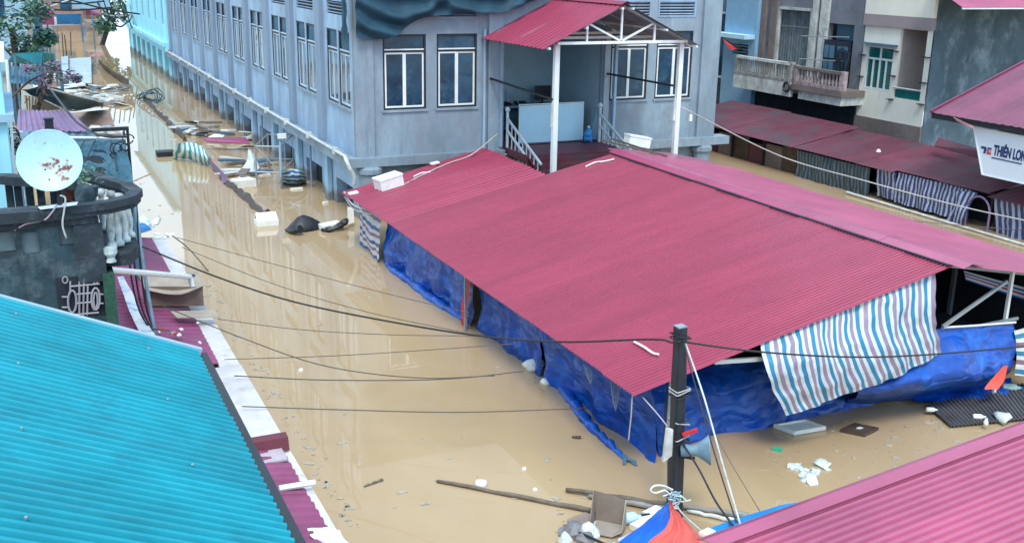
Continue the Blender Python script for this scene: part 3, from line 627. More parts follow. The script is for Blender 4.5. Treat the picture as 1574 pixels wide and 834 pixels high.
# alley side: three navy-blue lengths
spans = [(601, 378, 726, 452, 'blue tarp on the alley side between the striped corner and the red cloth'), (730, 455, 838, 528, 'blue tarp on the alley side just past the red cloth'), (836, 528, 980, 612, 'blue tarp on the alley side at the near corner of the shed')]
dd = [(26.75, 20.9, 1), (20.75, 17.6, 2), (17.55, DG+.45, 3)]
for (d0, d1, sd), s in zip(dd, spans):
    ks = 6; top = []; md_ = []; bt = []
    for i in range(ks):
        d = d0+(d1-d0)*i/(ks-1); bulge = {1: .28-.22*(i/(ks-1)), 2: -.02, 3: -.05}[sd]
        top.append(V((LR+.25, d, EZ+.04))); md_.append(V((LR+.32-bulge*.5, d, .75))); bt.append(V((9.05 if sd == 3 else 8.95-bulge, d, -.25)))
    hang('blue_tarp', s[4], 'tarp', [top, md_, bt], blue_t, 40, 12, 'blue tarps round the shed', amp=.07, fold=.05, ff=2.5, seed=sd, normal=(-1, 0, 0))
# rolled hem lying along the water at the first length
pts = [P(594, 396), P(600, 413), P(632, 436), P(665, 462), P(700, 484), P(722, 497)]
mb = MB(); c = spline(pts, 26); mb.tube([p+V((0, 0, .03+.02*math.sin(i*1.7))) for i, p in enumerate(c)], [.05+.10*math.sin(3.14*i/25)*(.7+.3*math.sin(i*2.3)) for i in range(26)], 7); mb.smooth = True
tag(mb.build('tarp_hem', blue_t), 'loose blue tarp hem floating beside the red cloth on the alley side', 'tarp')
pts = [P(842, 548), P(860, 590), P(882, 622), P(906, 655), P(935, 683), P(960, 706)]
mb = MB(); c = spline(pts, 34); mb.tube([p+V((0, 0, .03+.025*math.sin(i*1.9))) for i, p in enumerate(c)], [(.13 if i < 18 else .13-.006*(i-18))*(.8+.6*noise.noise(V((i*.8, 0, 0)))) for i in range(34)], 7); mb.smooth = True
tag(mb.build('tarp_roll', blue_t), 'long twisted roll of blue tarp trailing in the water off the near corner', 'tarp')
mb = MB()
for k in range(5): mb.tube(spline([P(955, 700)+V((0,0,.03)), P(962+rnd.uniform(-6, 6), 707+rnd.uniform(-3, 3))+V((0,0,.06)), P(968+rnd.uniform(-10, 14), 712+rnd.uniform(-4, 5))+V((0,0,.02))], 6), .02, 5)
tag(mb.build('rope_tail', bluegrey), 'frayed rope tail floating at the end of the blue tarp roll', 'rope')
c1 = [V((LR+.2, 20.95, EZ)), V((LR+.18, 20.7, EZ))]; c2 = [V((LR+.1, 21.1, .7)), V((LR+.1, 20.72, .7))]; c3 = [V((LR+.05, 21.05, .05)), V((LR+.1, 20.75, .0))]
hang('red_cloth', 'narrow strip of red cloth tied between two blue tarps on the alley side', 'cloth', [c1, c2, c3], redcl, 8, 10, amp=.03, seed=5, normal=(-1, 0, 0))
mb = MB(); mb.bar((LR+.02, 20.68, -1), (LR+.02, 20.68, EZ), .05); mb.build('tarp_pole', steel, shed)
# striped length at the far corner
top = [V((LR+.15, FAR-.05, EZ)), V((LR+.15, 27.8, EZ)), V((LR+.15, 26.75, EZ))]; mid = [V((LR+.05, FAR-.1, .7)), V((LR, 27.8, .6)), V((LR-.05, 26.75, .65))]; bt = [V((LR+.1, FAR-.2, -.2)), V((LR+.05, 27.8, -.2)), V((LR-.05, 26.7, -.2))]
str_h = stripe_mat('striped_horizontal', [((.55,.58,.62),1),((.05,.10,.26),.8),((.55,.57,.61),.7),((.26,.12,.20),.7)], 4, axis='Y')
hang('striped_sheet', 'sheet with level navy and white stripes at the far left corner of the shed', 'sheet', [top, mid, bt], str_h, 24, 10, amp=.04, fold=.04, ff=2, seed=9, normal=(-1, 0, 0))
mb = MB(); mb.tube(spline([(ER, FAR, EZ+.03), (ER-.05, 27.9, EZ-.12), (ER+.1, 26.7, EZ-.05)], 14), .025, 5); mb.tube(spline([(ER, FAR, EZ-.1), (ER-.02, 27.9, EZ-.25), (ER+.12, 26.7, EZ-.15)], 14), .02, 5)
tag(mb.build('corner_rope', cable_l), 'pale rope strung under the eave at the far left corner', 'rope')

# gable side
gw = lambda u, v, d=13.45: ond(u, v, d)
rows = [[gw(1000, 588, 14.4), gw(1060, 570, 14.4), gw(1120, 556, 14.4), gw(1200, 540, 14.4), gw(1300, 505, 14.4)], [gw(1008, 640, 14.0), gw(1070, 615, 14.0), gw(1140, 600, 14.05), gw(1220, 590, 14.1), gw(1310, 560, 14.1)], [P(1016, 706)+V((0,0,-.1)), P(1090, 672)+V((0,0,-.1)), P(1160, 661)+V((0,0,-.1)), P(1260, 640)+V((0,0,-.1)), P(1350, 622)+V((0,0,-.1))]]
hang('blue_tarp', 'bright blue tarp across the gable between pole and striped sheet', 'tarp', rows, blue_t, 50, 24, 'blue tarps round the shed', amp=.05, fold=.02, ff=3, seed=11, nscale=1.6, normal=(0, -1, .5))
rows = [[gw(1330, 560, 13.3), gw(1400, 520, 13.25), gw(1448, 505, 13.2), gw(1500, 502, 13.2), gw(1560, 497, 13.2)],
        [gw(1315, 585, 13.2), gw(1390, 560, 12.95), gw(1450, 548, 12.9), gw(1505, 540, 12.95), gw(1560, 535, 13.1)],
        [gw(1320, 606, 13.0), gw(1380, 598, 12.75), gw(1450, 588, 12.7), gw(1510, 580, 12.8), gw(1556, 562, 13.1)],
        [P(1300, 622)+V((0,0,.02)), P(1370, 622)+V((0,0,.06)), P(1430, 615)+V((0,0,.08)), P(1500, 604)+V((0,0,.1)), P(1545, 590)+V((0,0,.12))]]
hang('blue_tarp', 'deep blue tarp sagging below the dark open bay of the gable', 'tarp', rows, blue_t, 54, 30, 'blue tarps round the shed', amp=.055, fold=.02, ff=2, seed=13, normal=(0, -1, .2))
mb = MB(); mb.tube(spline([gw(1448, 503, 13.16), gw(1500, 500, 13.16), gw(1561, 495, 13.16)], 10), .022, 5); tag(mb.build('tarp_rope', white), 'white rope along the top hem of the deep blue tarp', 'rope')
rows = [[P(1400, 618)+V((0,0,.1)), P(1470, 606)+V((0,0,.16)), P(1520, 597)+V((0,0,.2)), P(1552, 590)+V((0,0,.15))], [P(1405, 624)+V((0,0,.02)), P(1470, 621)+V((0,0,.08)), P(1520, 618)+V((0,0,.08)), P(1558, 613)+V((0,0,.05))]]
hang('tarp_tail', 'loose blue tarp tail spread over the grey floating panel', 'tarp', rows, blue_t, 24, 8, amp=.05, fold=.03, ff=2.5, seed=15, normal=(0, -.3, 1))
rows = [[ond(1168, 527, 13.08), ond(1245, 497, 13.08), ond(1305, 473, 13.08), ond(1370, 447, 13.08), ond(1440, 421, 13.08)],
        [ond(1176, 562, 12.8), ond(1250, 545, 12.75), ond(1310, 525, 12.75), ond(1375, 500, 12.8), ond(1440, 470, 12.85)],
        [ond(1188, 592, 12.7), ond(1262, 585, 12.6), ond(1322, 562, 12.62), ond(1385, 538, 12.7), ond(1444, 508, 12.85)],
        [ond(1212, 640, 12.72), ond(1272, 618, 12.66), ond(1332, 596, 12.68), ond(1395, 570, 12.72), ond(1448, 543, 12.85)]]
str_g = stripe_mat('gable_stripes', [((.54,.58,.63),.8),((.02,.19,.34),1.0),((.54,.58,.63),.8),((.25,.20,.28),1.0)], 13)
hang('striped_sheet', 'big blue, white and mauve striped sheet hung over the gable edge', 'sheet', rows, str_g, 90, 44, amp=.05, fold=.022, ff=7, seed=21, normal=(0, -1, .1))
rows = [[gw(1560, 508, 13.1), gw(1600, 500, 13.1)], [gw(1562, 540, 13.05), gw(1604, 540, 13.05)], [gw(1560, 576, 13.0), gw(1600, 580, 13)]]
str_g2 = stripe_mat('corner_stripes', [((.62,.65,.66),1),((.03,.18,.30),1),((.62,.65,.66),.8),((.22,.12,.17),1)], 2.6, axis='Y')
hang('striped_sheet', 'small level-striped sheet tied at the right end of the gable', 'sheet', rows, str_g2, 14, 14, amp=.05, seed=23, normal=(0, -1, 0))
rows = [[ond(1482, 416, 14.6), ond(1525, 428, 14.6), ond(1600, 448, 14.6)], [ond(1484, 430, 14.5), ond(1525, 444, 14.5), ond(1600, 470, 14.5)]]
str_g3 = stripe_mat('inner_stripes', [((.62,.65,.68),1),((.02,.12,.40),1),((.62,.65,.68),.7),((.34,.04,.10),1)], 1.5, axis='Y')
hang('striped_sheet', 'red and blue striped sheet sagging inside the open gable bay', 'sheet', rows, str_g3, 20, 8, amp=.03, seed=25, normal=(0, -1, 0))
rows = [[gw(1543, 563, 12.9), gw(1550, 562, 12.9)], [gw(1518, 592, 12.85), gw(1545, 585, 12.85)], [gw(1515, 599, 12.8), gw(1536, 598, 12.8)]]
hang('orange_cloth', 'bright orange-red cloth tucked behind the deep blue tarp', 'cloth', rows, orange, 8, 10, amp=.02, seed=27, normal=(0, -1, 0))
# nets hanging from the eave
for (u, v, u2, v2, lab) in ((903, 562, 908, 590, 'shorter'), (945, 585, 946, 632, 'longer')):
    a_ = ond(u, v, 13.2) ; top = onr(u, v, ER+.05); b_ = onr(u2, v2, ER+.05)
    mb = MB(); mb.smooth = True
    for k in range(7):
        p = top + V((0, .32*(k/6-.5), 0)); mb.tube(spline([p, lerp(p, b_, .6)+V((.02*math.sin(k), .006*(k-3), 0)), b_], 6), .006, 4)
    for k in range(1, 4):
        f = k/6; mb.tube([lerp(top+V((0, -.16, 0)), b_, f), lerp(top+V((0, .16, 0)), b_, f)], .003, 4)
    tag(mb.build('fishing_net', M('net_cord', (.14, .18, .24), .7, .1, 3)), '%s grey net bundle hanging under the alley eave' % lab, 'net')
tag((lambda m_: m_.build('loose_string', cable_l))(MB().tube([onr(972, 606, ER+.02), onr(970, 640, ER+.02), onr(966, 676, ER+.02)], .012, 5)), 'thin pale cord hanging from the near roof corner', 'cord')

# ------------------------------------------------------------------ far alley on the right: maroon lean-to roofs, striped skirts
AE, AZ_, BKR, BKZ = 27.6, 1.2, 31.4, 1.92
def awn(d0, d1, lab, n, z0=AZ_, r0=AE, r1=BKR, z1=BKZ, m=maroon):
    t = thing('lean_to_roof', lab, 'awning', (r0, (d0+d1)/2, 0), 'maroon lean-to roofs along the right alley')
    wd = (d1-d0)/n
    for k in range(n):
        dz = rnd.uniform(-.02, .02); sheets(t, (r0+rnd.uniform(-.08, .08), d0+k*wd, z0+dz), (0, 1, 0), (r1-r0, 0, z1-z0), 1, wd+.06, .24, .009, m, lift=.03)
    mb = MB(); mb.box(r0+.25, r0+.31, d0+.02, d1-.02, z0-.09, z0-.03); mb.build('eave_beam', black, t)
    for k in range(n+1):
        d = d0+.06+(d1-d0-.12)*k/n; mb = MB(); mb.box(r0+.32, r0+.4, d-.04, d+.04, -1, z0-.03); mb.build('post', black, t)
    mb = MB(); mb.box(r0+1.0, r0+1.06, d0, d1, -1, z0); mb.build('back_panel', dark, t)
    if d1 > 40:
        for k in range(8): a_ = d0+(d1-d0)*k/8; mb = MB(); mb.box(r0+.42, r0+.45, a_+.02, a_+(d1-d0)/8-.02, -.3, z0-.12-.1*(k % 3)); mb.build('board', (mud, brown_w, maroon)[k % 3], t)
    return t
awn(32.75, 41.5, 'maroon lean-to roof farthest along the right alley, below the balconies', 4, z0=1.16, r1=31.0, z1=1.78)
awn(27.4, 32.7, 'maroon lean-to roof with a dipped corner below the cream house', 3, z0=1.14, r1=30.8, z1=1.68)
awn(23.3, 27.3, 'maroon lean-to roof with striped skirt left of the arched opening', 2, z0=1.2, r1=30.5, z1=1.62)
awn(19.6, 23.2, 'maroon lean-to roof under the white banner', 2, z0=1.12, r1=30.3, z1=1.6)
mb = MB(); mb.slab([P(1436, 224, 1.9), P(1442, 211, 2.15), P(1520, 233, 2.15), P(1520, 246, 1.9)], .03, (0, 0, 1))
tag(mb.build('upper_awning', maroon), 'small maroon upper awning at the foot of the weathered grey wall', 'awning')
mb = MB(); mb.box(29.6, 32.98, 18.5, 44, .4, 1.0); struct(mb.build('added_gap_slab', M('dark_gap_slab', (.05, .055, .065), .9, .4, 1.5, .4, 8)))  # added dark slab, hides bright sky reflection in the water behind the awnings
def skirt(d0, d1, top, botz, lab, mat, reps=None, nu=60, out=.05, seed=1, slant=0):
    T = [V((AE+.1, d0+(d1-d0)*i/4, top)) for i in range(5)]; Mi = [V((AE+.15-out, d0+(d1-d0)*i/4-slant*.5, (top+botz)/2)) for i in range(5)]; B = [V((AE+.25-out*2, d0+(d1-d0)*i/4-slant, botz)) for i in range(5)]
    mb = cloth([T, Mi, B], nu, 8, amp=.05, fold=.045, ff=(d1-d0)*1.3, seed=seed, normal=(-1, 0, 0)); return tag(mb.build('striped_skirt', mat), lab, 'sheet')
def navy(n): return stripe_mat('navy_stripes_%d' % n, [((.34,.38,.50),1),((.035,.05,.14),1.25)], n)
skirt(32.6, 28.6, 1.05, -.1, 'dim narrow striped skirt under the dipped maroon roof', stripe_mat('dim_stripes', [((.10,.15,.18),1),((.03,.055,.08),1.3)], 22), seed=2)
skirt(28.2, 27.3, 1.12, .12, 'short bright striped skirt at the corner of the dipped roof', navy(5), seed=3)
skirt(27.2, 23.95, 1.15, .1, 'long navy and white striped skirt left of the arched opening', navy(20), seed=4, out=.12)
skirt(23.1, 20.0, 1.08, -.05, 'navy and white striped skirt right of the arched opening', navy(15), seed=5, slant=.2)
T = [V((AE+.05, 24.6, 1.0)), V((AE+.05, 24.1, 1.1)), V((AE+.05, 23.75, 1.12))]
mb = cloth([T, [V((AE-.05, 24.5, .5)), V((AE-.08, 24.2, .45)), V((AE-.1, 23.9, .55))], [V((AE-.1, 24.7, -.05)), V((AE-.15, 24.3, -.1)), V((AE-.15, 24.0, -.1))]], 18, 10, amp=.05, fold=.03, ff=2, seed=6, normal=(-1, 0, 0)); tag(mb.build('tied_curtain', navy(4)), 'striped curtain gathered back at the left of the arched opening', 'curtain')
mb = MB(); pts = [V((AE-.02, 23.1, 0))] + [V((AE-.02, 23.55+.45*math.cos(a), .55+.5*math.sin(a))) for a in [math.pi*(1-i/10) for i in range(11)]] + [V((AE-.02, 24.0, 0))]
mb.tube(pts, .035, 6); tag(mb.build('arch_frame', purpsh), 'thin grey arch over the dark opening between striped skirts', 'frame')
mb = MB(); mb.tube(spline([(AE-.3, 29.2, .08), (AE-.35, 26, .06), (AE-.4, 22.5, .05), (AE-.45, 19.5, .04)], 24), .04, 6); tag(mb.build('floating_hose', offw), 'pale hose floating along the foot of the striped skirts', 'hose')
for i, (u, v, sx, lab) in enumerate(((1345, 293, .35, 'flat white scrap by the striped skirts, far one'), (1376, 299, .25, 'small white foam chip by the long striped skirt'), (1415, 307, .55, 'white foam board at the middle of the long striped skirt'), (1322, 294, .3, 'dark floating block at the foot of the short striped skirt'))):
    p = P(u, v); mb = MB(); mb.obox(p+V((0, 0, .03)), (sx*.3, .05, 0), (-.05, sx*.6, 0), (0, 0, .05)); tag(mb.build('floating_scrap', black if i == 3 else foam), lab, 'scrap')
for i in range(9):
    p = P(1435+i*5.2, 313+i*1.25)+V((0, 0, .05)); mb = MB(); mb.lathe([(.02, -.04), (.055, 0), (.02, .04)], p, 6); tag(mb.build('float', foam), 'small white float on the string by the arched opening', 'float', 'white floats by the arched opening')
q = P(1190, 253)
t = thing('glass_sheet', 'pale green glass sheet half sunk below the far maroon roof', 'panel', q)
mb = MB(); mb.slab([P(1183, 252)+V((0,0,.02)), P(1222, 256)+V((0,0,-.05)), P(1228, 246)+V((0,0,.4)), P(1208, 242)+V((0,0,.45))], .02); mb.build('sheet', tealaw, t)
mb = MB(); mb.bar(P(1181, 252)+V((0,0,.05)), P(1206, 243)+V((0,0,.48)), .06); mb.build('edge_bar', white, t)

# banner with a shop name
sg = thing('banner', 'white rigid banner lettered THIÊN LONG hanging under the upper red roof', 'banner', (27.0, 22.3, 1.9))
SR = 27.3
c = [onr(1497, 195, SR), onr(1510, 268, SR), onr(1640, 297, SR), onr(1640, 222, SR)]
mb = MB(); mb.slab(c, .04, (-1, 0, 0)); mb.build('sheet', board if False else M('banner_white', (.62, .70, .80), .5, .05, 1), sg)
mb = MB()
for a_, b_ in zip(c, c[1:]+c[:1]): mb.bar(a_+V((-.012, 0, 0)), b_+V((-.012, 0, 0)), .035, .03)
mb.build('frame', white, sg)
def text(body, u, v, u2, v2, hgt, mat, name='lettering', r=SR-.015, shear=0):
    cu = bpy.data.curves.new(name, 'FONT'); cu.body = body; cu.size = 1; cu.extrude = .004; cu.offset = .035
    o = bpy.data.objects.new(name, cu); COL.objects.link(o); cu.materials.append(mat)
    a_, b_ = onr(u, v, r), onr(u2, v2, r); x = (b_-a_).normalized(); nz = V((-1, 0, 0)); y = nz.cross(x); z = x.cross(y)
    bpy.context.view_layer.update(); wdt = o.dimensions.x
    sx = (b_-a_).length/max(wdt, .01)
    R3 = Matrix((x, y, z)).transposed().to_4x4(); o.matrix_world = Matrix.Translation(a_-WL[sg.name]) @ R3 @ Matrix.Diagonal((sx, hgt/.7, 1, 1)); o.parent = sg
    bpy.context.view_layer.update(); me = bpy.data.meshes.new_from_object(o.evaluated_get(bpy.context.evaluated_depsgraph_get()))
    m2 = bpy.data.objects.new('word', me); COL.objects.link(m2); m2.parent = sg; m2.matrix_local = o.matrix_local.copy() if False else Matrix.Translation(a_-WL[sg.name]) @ R3 @ Matrix.Diagonal((sx, hgt/.7, 1, 1)); bpy.data.objects.remove(o); m2.name = name
    WL[m2.name] = a_; return m2
navy_ink = M('navy_ink', (.012, .03, .12), .5, .0); red_ink = M('red_ink', (.55, .02, .05), .5, .0)
text('THIÊN LONG', 1526.5, 237.5, 1583, 250, .30, navy_ink)
mb = MB()
def em(pts): mb.slab([onr(u, v, SR-.013) for u, v in pts], .01, (-1, 0, 0))
em([(1508, 224.5), (1516, 226), (1516, 229.5), (1508, 228)]); em([(1513, 229), (1516.5, 229.8), (1514, 236), (1511, 235.3)]); em([(1518, 226.5), (1524, 227.7), (1523.5, 230), (1517.5, 228.8)])
mb.build('emblem', navy_ink, sg)
mb = MB(); em([(1517.5, 229.4), (1520, 229.9), (1519, 234), (1523.4, 235), (1522.8, 238), (1516, 236.6)]); mb.build('emblem', red_ink, sg)
mb = MB(); em([(1520.6, 230.2), (1523.8, 231), (1523.2, 233.6), (1520.2, 233)]); mb.build('emblem', M('pink_ink', (.55, .25, .3), .5, 0), sg)
mb = MB()
u = 1524
for k in range(22):
    wdt = rnd.choice((1.6, 2.2, 1.2)); em([(u, 241.3+(u-1524)*.215), (u+wdt, 241.3+(u+wdt-1524)*.215), (u+wdt, 243.1+(u+wdt-1524)*.215), (u, 243.1+(u-1524)*.215)]); u += wdt+.5
mb.build('small_print', navy_ink, sg)
# roof above the banner
t = thing('side_roof', 'plum red metal roof above the white banner on the right', 'roof', (28, 22, 3.4))
e0, e1 = onr(1433, 165, 27.1), onr(1660, 222, 27.1)
EZ2 = (e0.z+e1.z)/2; up_ = V((4.6, 0, 1.75)); nS = 6; wd = (e0.y-e1.y)/nS
plum = M('plum_sheet', (.19, .04, .085), .45, .2, .8, .1, 6)
for k in range(nS): sheets(t, (27.1, e1.y+k*wd, EZ2), (0, 1, 0), up_, 1, wd, .3, .02, plum)
mb = MB(); mb.bar((27.1, e0.y+.02, EZ2), (31.7, e0.y+.02, EZ2+1.75), .06, .16); mb.build('verge_board', plum, t)
mb = MB(); mb.bar((27.16, e1.y, EZ2-.1), (27.16, e0.y, EZ2-.1), .08, .16); mb.build('fascia', black, t)
for d in (e1.y+.3, e1.y+1.5): mb = MB(); mb.box(27.9, 28.0, d-.05, d+.05, -1, EZ2+.2); mb.build('post', black, t)
mb = MB(); mb.box(30.2, 30.3, e1.y, e0.y-.1, 1.6, EZ2+.9); mb.build('back_wall', gable_w, t)
rows = [[onr(1465, 179, 26.9), onr(1496, 194, 26.9)], [onr(1472, 186, 26.9), onr(1496, 197, 26.9)], [onr(1486, 193, 26.9), onr(1498, 199, 26.9)]]
hang('striped_rag', 'red and white striped rag hanging from the eave beside the banner', 'cloth', rows, stripe_mat('rag_stripes', [((.6,.45,.5),1),((.5,.06,.10),1)], 3, axis='Y'), 10, 6, amp=.03, normal=(-1, 0, 0))

# ------------------------------------------------------------------ houses over the right alley
FR = 33.0
ch = thing('cream_house', 'narrow cream house with a green glazed window and an open balcony bay', 'house', (FR, 33.4, 0))
D0, D1 = 31.5, 35.25
hl = [(33.42, 35.02, 3.02, 4.86), (31.78, 33.2, 2.85, 5.62)]
mb = MB(); wall_panel(mb, lambda a, z, t: V((FR+t, a, z)), D0, D1, 1.85, 5.66, hl, .14)
mb.quad((FR, D1, 1.85), (FR+8, D1, 1.85), (FR+8, D1, 9), (FR, D1, 9)); mb.build('wall', cream, ch)
mb = MB(); mb.box(FR-.06, FR+.2, D0-.02, D1+.02, .8, 1.85); mb.build('base_band', brown_w, ch)
mb = MB(); mb.box(FR-.12, FR+.2, D0-.03, D1+.03, 5.66, 6.12); mb.build('band', M('mauve_band', (.32, .27, .28), .8, .1, 1), ch)
mb = MB(); mb.box(FR-.1, FR+.2, D0-.02, D1+.02, 6.123, 9.0); mb.build('parapet', cream, ch)
# recessed balcony bay
mb = MB(); a0, a1, z0, z1 = hl[1]; dp = 1.5
mb.quad((FR+.14, a1, z0), (FR+dp, a1, z0), (FR+dp, a1, z1), (FR+.14, a1, z1)); mb.quad((FR+dp, a0, z0), (FR+dp, a0, z1), (FR+dp, a1, z1), (FR+dp, a1, z0)); mb.quad((FR+.14, a0, z0), (FR+.14, a0, z1), (FR+dp, a0, z1), (FR+dp, a0, z0)); mb.quad((FR+.14, a0, z1), (FR+.14, a1, z1), (FR+dp, a1, z1), (FR+dp, a0, z1)); mb.quad((FR+.14, a0, z0), (FR+dp, a0, z0), (FR+dp, a1, z0), (FR+.14, a1, z0))
mb.build('balcony_recess', M('warm_recess', (.44, .38, .35), .85, .1, 1), ch)
mb = MB(); mb.slab([(FR+.05, a0, z0+.02), (FR+.05, a1, z0+.02), (FR+.05, a1, z0+.35), (FR+.05, a0, z0+.35)], .03, (-1, 0, 0)); mb.build('balcony_glass', glass_g, ch)
mb = MB(); mb.tube([(FR-.03, a0-.05, z0+.42), (FR-.03, a1+.05, z0+.42)], .03, 6); mb.build('rail', white, ch)
a0, a1, z0, z1 = hl[0]; w_ = None
mb = MB()
for (p, q) in (((a0, z0+.05), (a1, z0+.05)), ((a0, z1-.05), (a1, z1-.05)), ((a0, z1-.55), (a1, z1-.55))): mb.bar((FR+.05, p[0], p[1]), (FR+.05, q[0], q[1]), .08, .08)
for a in (a0+.04, a1-.04): mb.bar((FR+.048, a, z0), (FR+.048, a, z1), .08, .08)
for f in (.27, .5, .73): mb.bar((FR+.046, a0+(a1-a0)*f, z0), (FR+.046, a0+(a1-a0)*f, z1-.55), .06, .06)
mb.bar((FR+.047, (a0+a1)/2, z1-.55), (FR+.047, (a0+a1)/2, z1), .06, .06)
w_ = mb.build('window', white, ch)
fs = (0, .27, .5, .73, 1)
for i in range(4): mb = MB(); mb.box(FR+.09, FR+.1, a0+(a1-a0)*fs[i], a0+(a1-a0)*fs[i+1], z0, z1-.55); mb.build('pane', glass_g, w_)
for i in range(2): mb = MB(); mb.box(FR+.09, FR+.1, a0+(a1-a0)*i/2, a0+(a1-a0)*(i+1)/2, z1-.55, z1); mb.build('pane', glass_g, w_)
mb = MB(); mb.box(FR-.25, FR-.002, a0-.15, a1+.15, z1+.04, z1+.1); mb.build('window_hood', bluegrey, ch)
for (d, z) in ((D0+.12, 4.6), (D0+.12, 3.6), (D0+.12, 2.75), (D1-.1, 4.4), (D1-.1, 3.5), (D1-.1, 2.7), (33.3, 4.7), (33.3, 3.7), (33.3, 2.75)):
    mb = MB(); mb.box(FR-.2, FR-.002, d-.12, d+.12, z, z+.03); mb.build('clip', black, ch)
gw_ = thing('weathered_house', 'windowless weathered dark grey side wall of a tall house on the right', 'house', (38, D0, 0))
mb = MB(); mb.quad((FR+.05, D0-.04, -1), (47, D0-.04, -1), (47, D0-.04, 9.5), (FR+.05, D0-.04, 9.5)); mb.quad((FR+.05, D0-.04, -1), (FR+.05, D0-.04, 9.5), (FR+.05, D0+.02, 9.5), (FR+.05, D0+.02, -1)); mb.build('side_wall', gable_w, gw_)
c0, c1 = ond(1480, 12, 29.0), ond(1660, 12, 29.0)
t = thing('top_awning', 'pink corrugated awning on the grey wall at the upper right edge', 'awning', (c0.x+2, 30.2, c0.z))
for k in range(5): sheets(t, (c0.x+k*1.4, 29.0, c0.z), (1, 0, 0), (0, 2.4, 1.1), 1, 1.4, .2, .02, pinkr)
mb = MB(); mb.bar((c0.x, 29.02, c0.z-.03), (c0.x+7, 29.02, c0.z-.03), .05, .06); mb.build('edge_trim', white, t)

def bal_rail(parent, d0, d1, z0, z1, r, n, mat, style, side_d=None, depth=1.2):
    """balcony front with top rail, plinth and separate balusters"""
    mb = MB(); mb.box(r, r+.22, d0, d1, z1-.12, z1); mb.build('top_rail', brown_w if style else offw, parent)
    mb = MB(); mb.box(r-.03, r+.25, d0-.02, d1+.02, z0, z0+.14); mb.build('bottom_rail', mat, parent)
    for k in range(n):
        d = d0+.15+(d1-d0-.3)*k/(n-1); mb = MB(); c = (r+.11, d, z0+.14); H = z1-z0-.26
        if style: mb.lathe([(.07, 0), (.05, H*.08), (.085, H*.28), (.045, H*.55), (.05, H*.8), (.075, H)], c, 8)
        else: mb.lathe([(.05, 0), (.04, H*.1), (.05, H*.5), (.04, H*.9), (.05, H)], c, 6)
        mb.smooth = True; mb.build('baluster', mat, parent)
    for d in (d0, d1): mb = MB(); mb.box(r+.005, r+.235, d-.13, d+.13, z0+.003, z1+.02); mb.build('corner_post', mat, parent)
# old balcony house
oh = thing('balcony_house', 'old grey house with two stone balconies and dark open shutters', 'house', (FR, 38.6, 0))
hl = [(38.65, 40.95, 2.3, 6.1), (35.9, 37.5, 2.3, 5.6)]
mb = MB(); wall_panel(mb, lambda a, z, t: V((FR+t, a, z)), D1+.03, 42.2, -1, 9, hl, .25); mb.build('wall', M('dingy_plaster', (.20, .22, .26), .85, .2, .8, .2, 12, stain=(.11, .12, .15), ss=1, st=.55), oh)
mb = MB(); mb.box(FR+1.3, FR+1.4, D1+.04, 42.2, -1, 9); mb.build('back_wall', dark, oh)
for (a, wd_) in ((38.4, .3), (41.25, .45), (42.0, .35), (37.75, .5)): mb = MB(); mb.box(FR-.12, FR+.02, a-wd_/2, a+wd_/2, 2.2, 9); mb.build('pilaster', brown_w if a > 41 else offw, oh)
a0, a1, z0, z1 = hl[0]; mb = MB()
for (p, q) in (((a0, z0), (a0, z1)), ((a1, z0), (a1, z1)), ((a0, z1), (a1, z1))): mb.bar((FR+.0, p[0], p[1]), (FR+.0, q[0], q[1]), .14, .12)
w_ = mb.build('window', offw, oh)
mb = MB(); rows_ = []
for i in range(6): rows_.append([V((FR+.2+.05*math.sin(j*1.9)+.02*noise.noise(V((j, i, 0))), a0+(a1-a0)*j/40, z1-(z1-z0)*i/5)) for j in range(41)])
mb.grid(rows_); mb.smooth = True; mb.build('curtain', M('lace_curtain', (.15, .19, .21), .9, .3, 2.5), w_)
for z in (3.0, 5.3): mb = MB(); mb.bar((FR+.1, a0, z), (FR+.1, a1, z), .03); mb.build('bar', steel, w_)
a0, a1, z0, z1 = hl[1]
mb = MB(); mb.box(FR+.9, FR+1, a0-.2, a1+.2, z0, z1); w_ = mb.build('doorway', dark, oh)
for (d0_, d1_) in ((37.55, 36.75), (36.7, 35.95)):
    mb = MB(); mb.obox((FR-.1, (d0_+d1_)/2, 3.6), (.03, .05, 0), (-.05, .38, 0), (0, 0, 1.3)); sh = mb.build('shutter', M('dark_shutter', (.02, .03, .055), .6, .2, 3), oh)
    for z in (2.9, 3.7, 4.4): 
        for s_ in (-.17, .17): mb = MB(); mb.obox((FR-.15, (d0_+d1_)/2+s_, z), (.02, .003, 0), (-.01, .13, 0), (0, 0, .27)); mb.build('panel', bluegrey, sh)
mb = MB(); mb.box(FR+.3, FR+.34, 35.9, 37.3, 4.9, 6.4); mb.build('transom_window', bluegrey, oh)
for z in (3.35, 4.35):
    mb = MB(); mb.tube([(FR-.9, 38.2, z+.65), (FR-.9, 35.2, z+.8)], .025, 6); mb.build('drying_rail', steel, oh)
mb = MB(); mb.tube([(FR-.92, 36.75, 2.95), (FR-.92, 36.75, 5.3)], .022, 6); mb.build('rail_post', steel, oh)
b1 = MB(); b1.box(31.7, FR-.001, 34.85, 38.15, 2.68, 2.92); b1.build('balcony_slab', brown_w, oh)
mb = MB(); mb.box(31.8, FR-.002, 34.95, 37.7, 2.3, 2.678); mb.build('balcony_beam', offw, oh)
bal_rail(oh, 35.0, 38.0, 2.93, 3.72, 31.75, 13, M('pink_stone', (.42, .34, .34), .8, .3, 4, .2, 20, stain=(.16,.13,.14), ss=3, st=.5, streak=(.10, .085, .09), sst=(6, 6, .6), sth=.5, sal=.7), True)
b1 = MB(); b1.box(31.7, FR-.001, 38.2, 42.4, 2.74, 2.95); b1.build('balcony_slab', offw, oh)
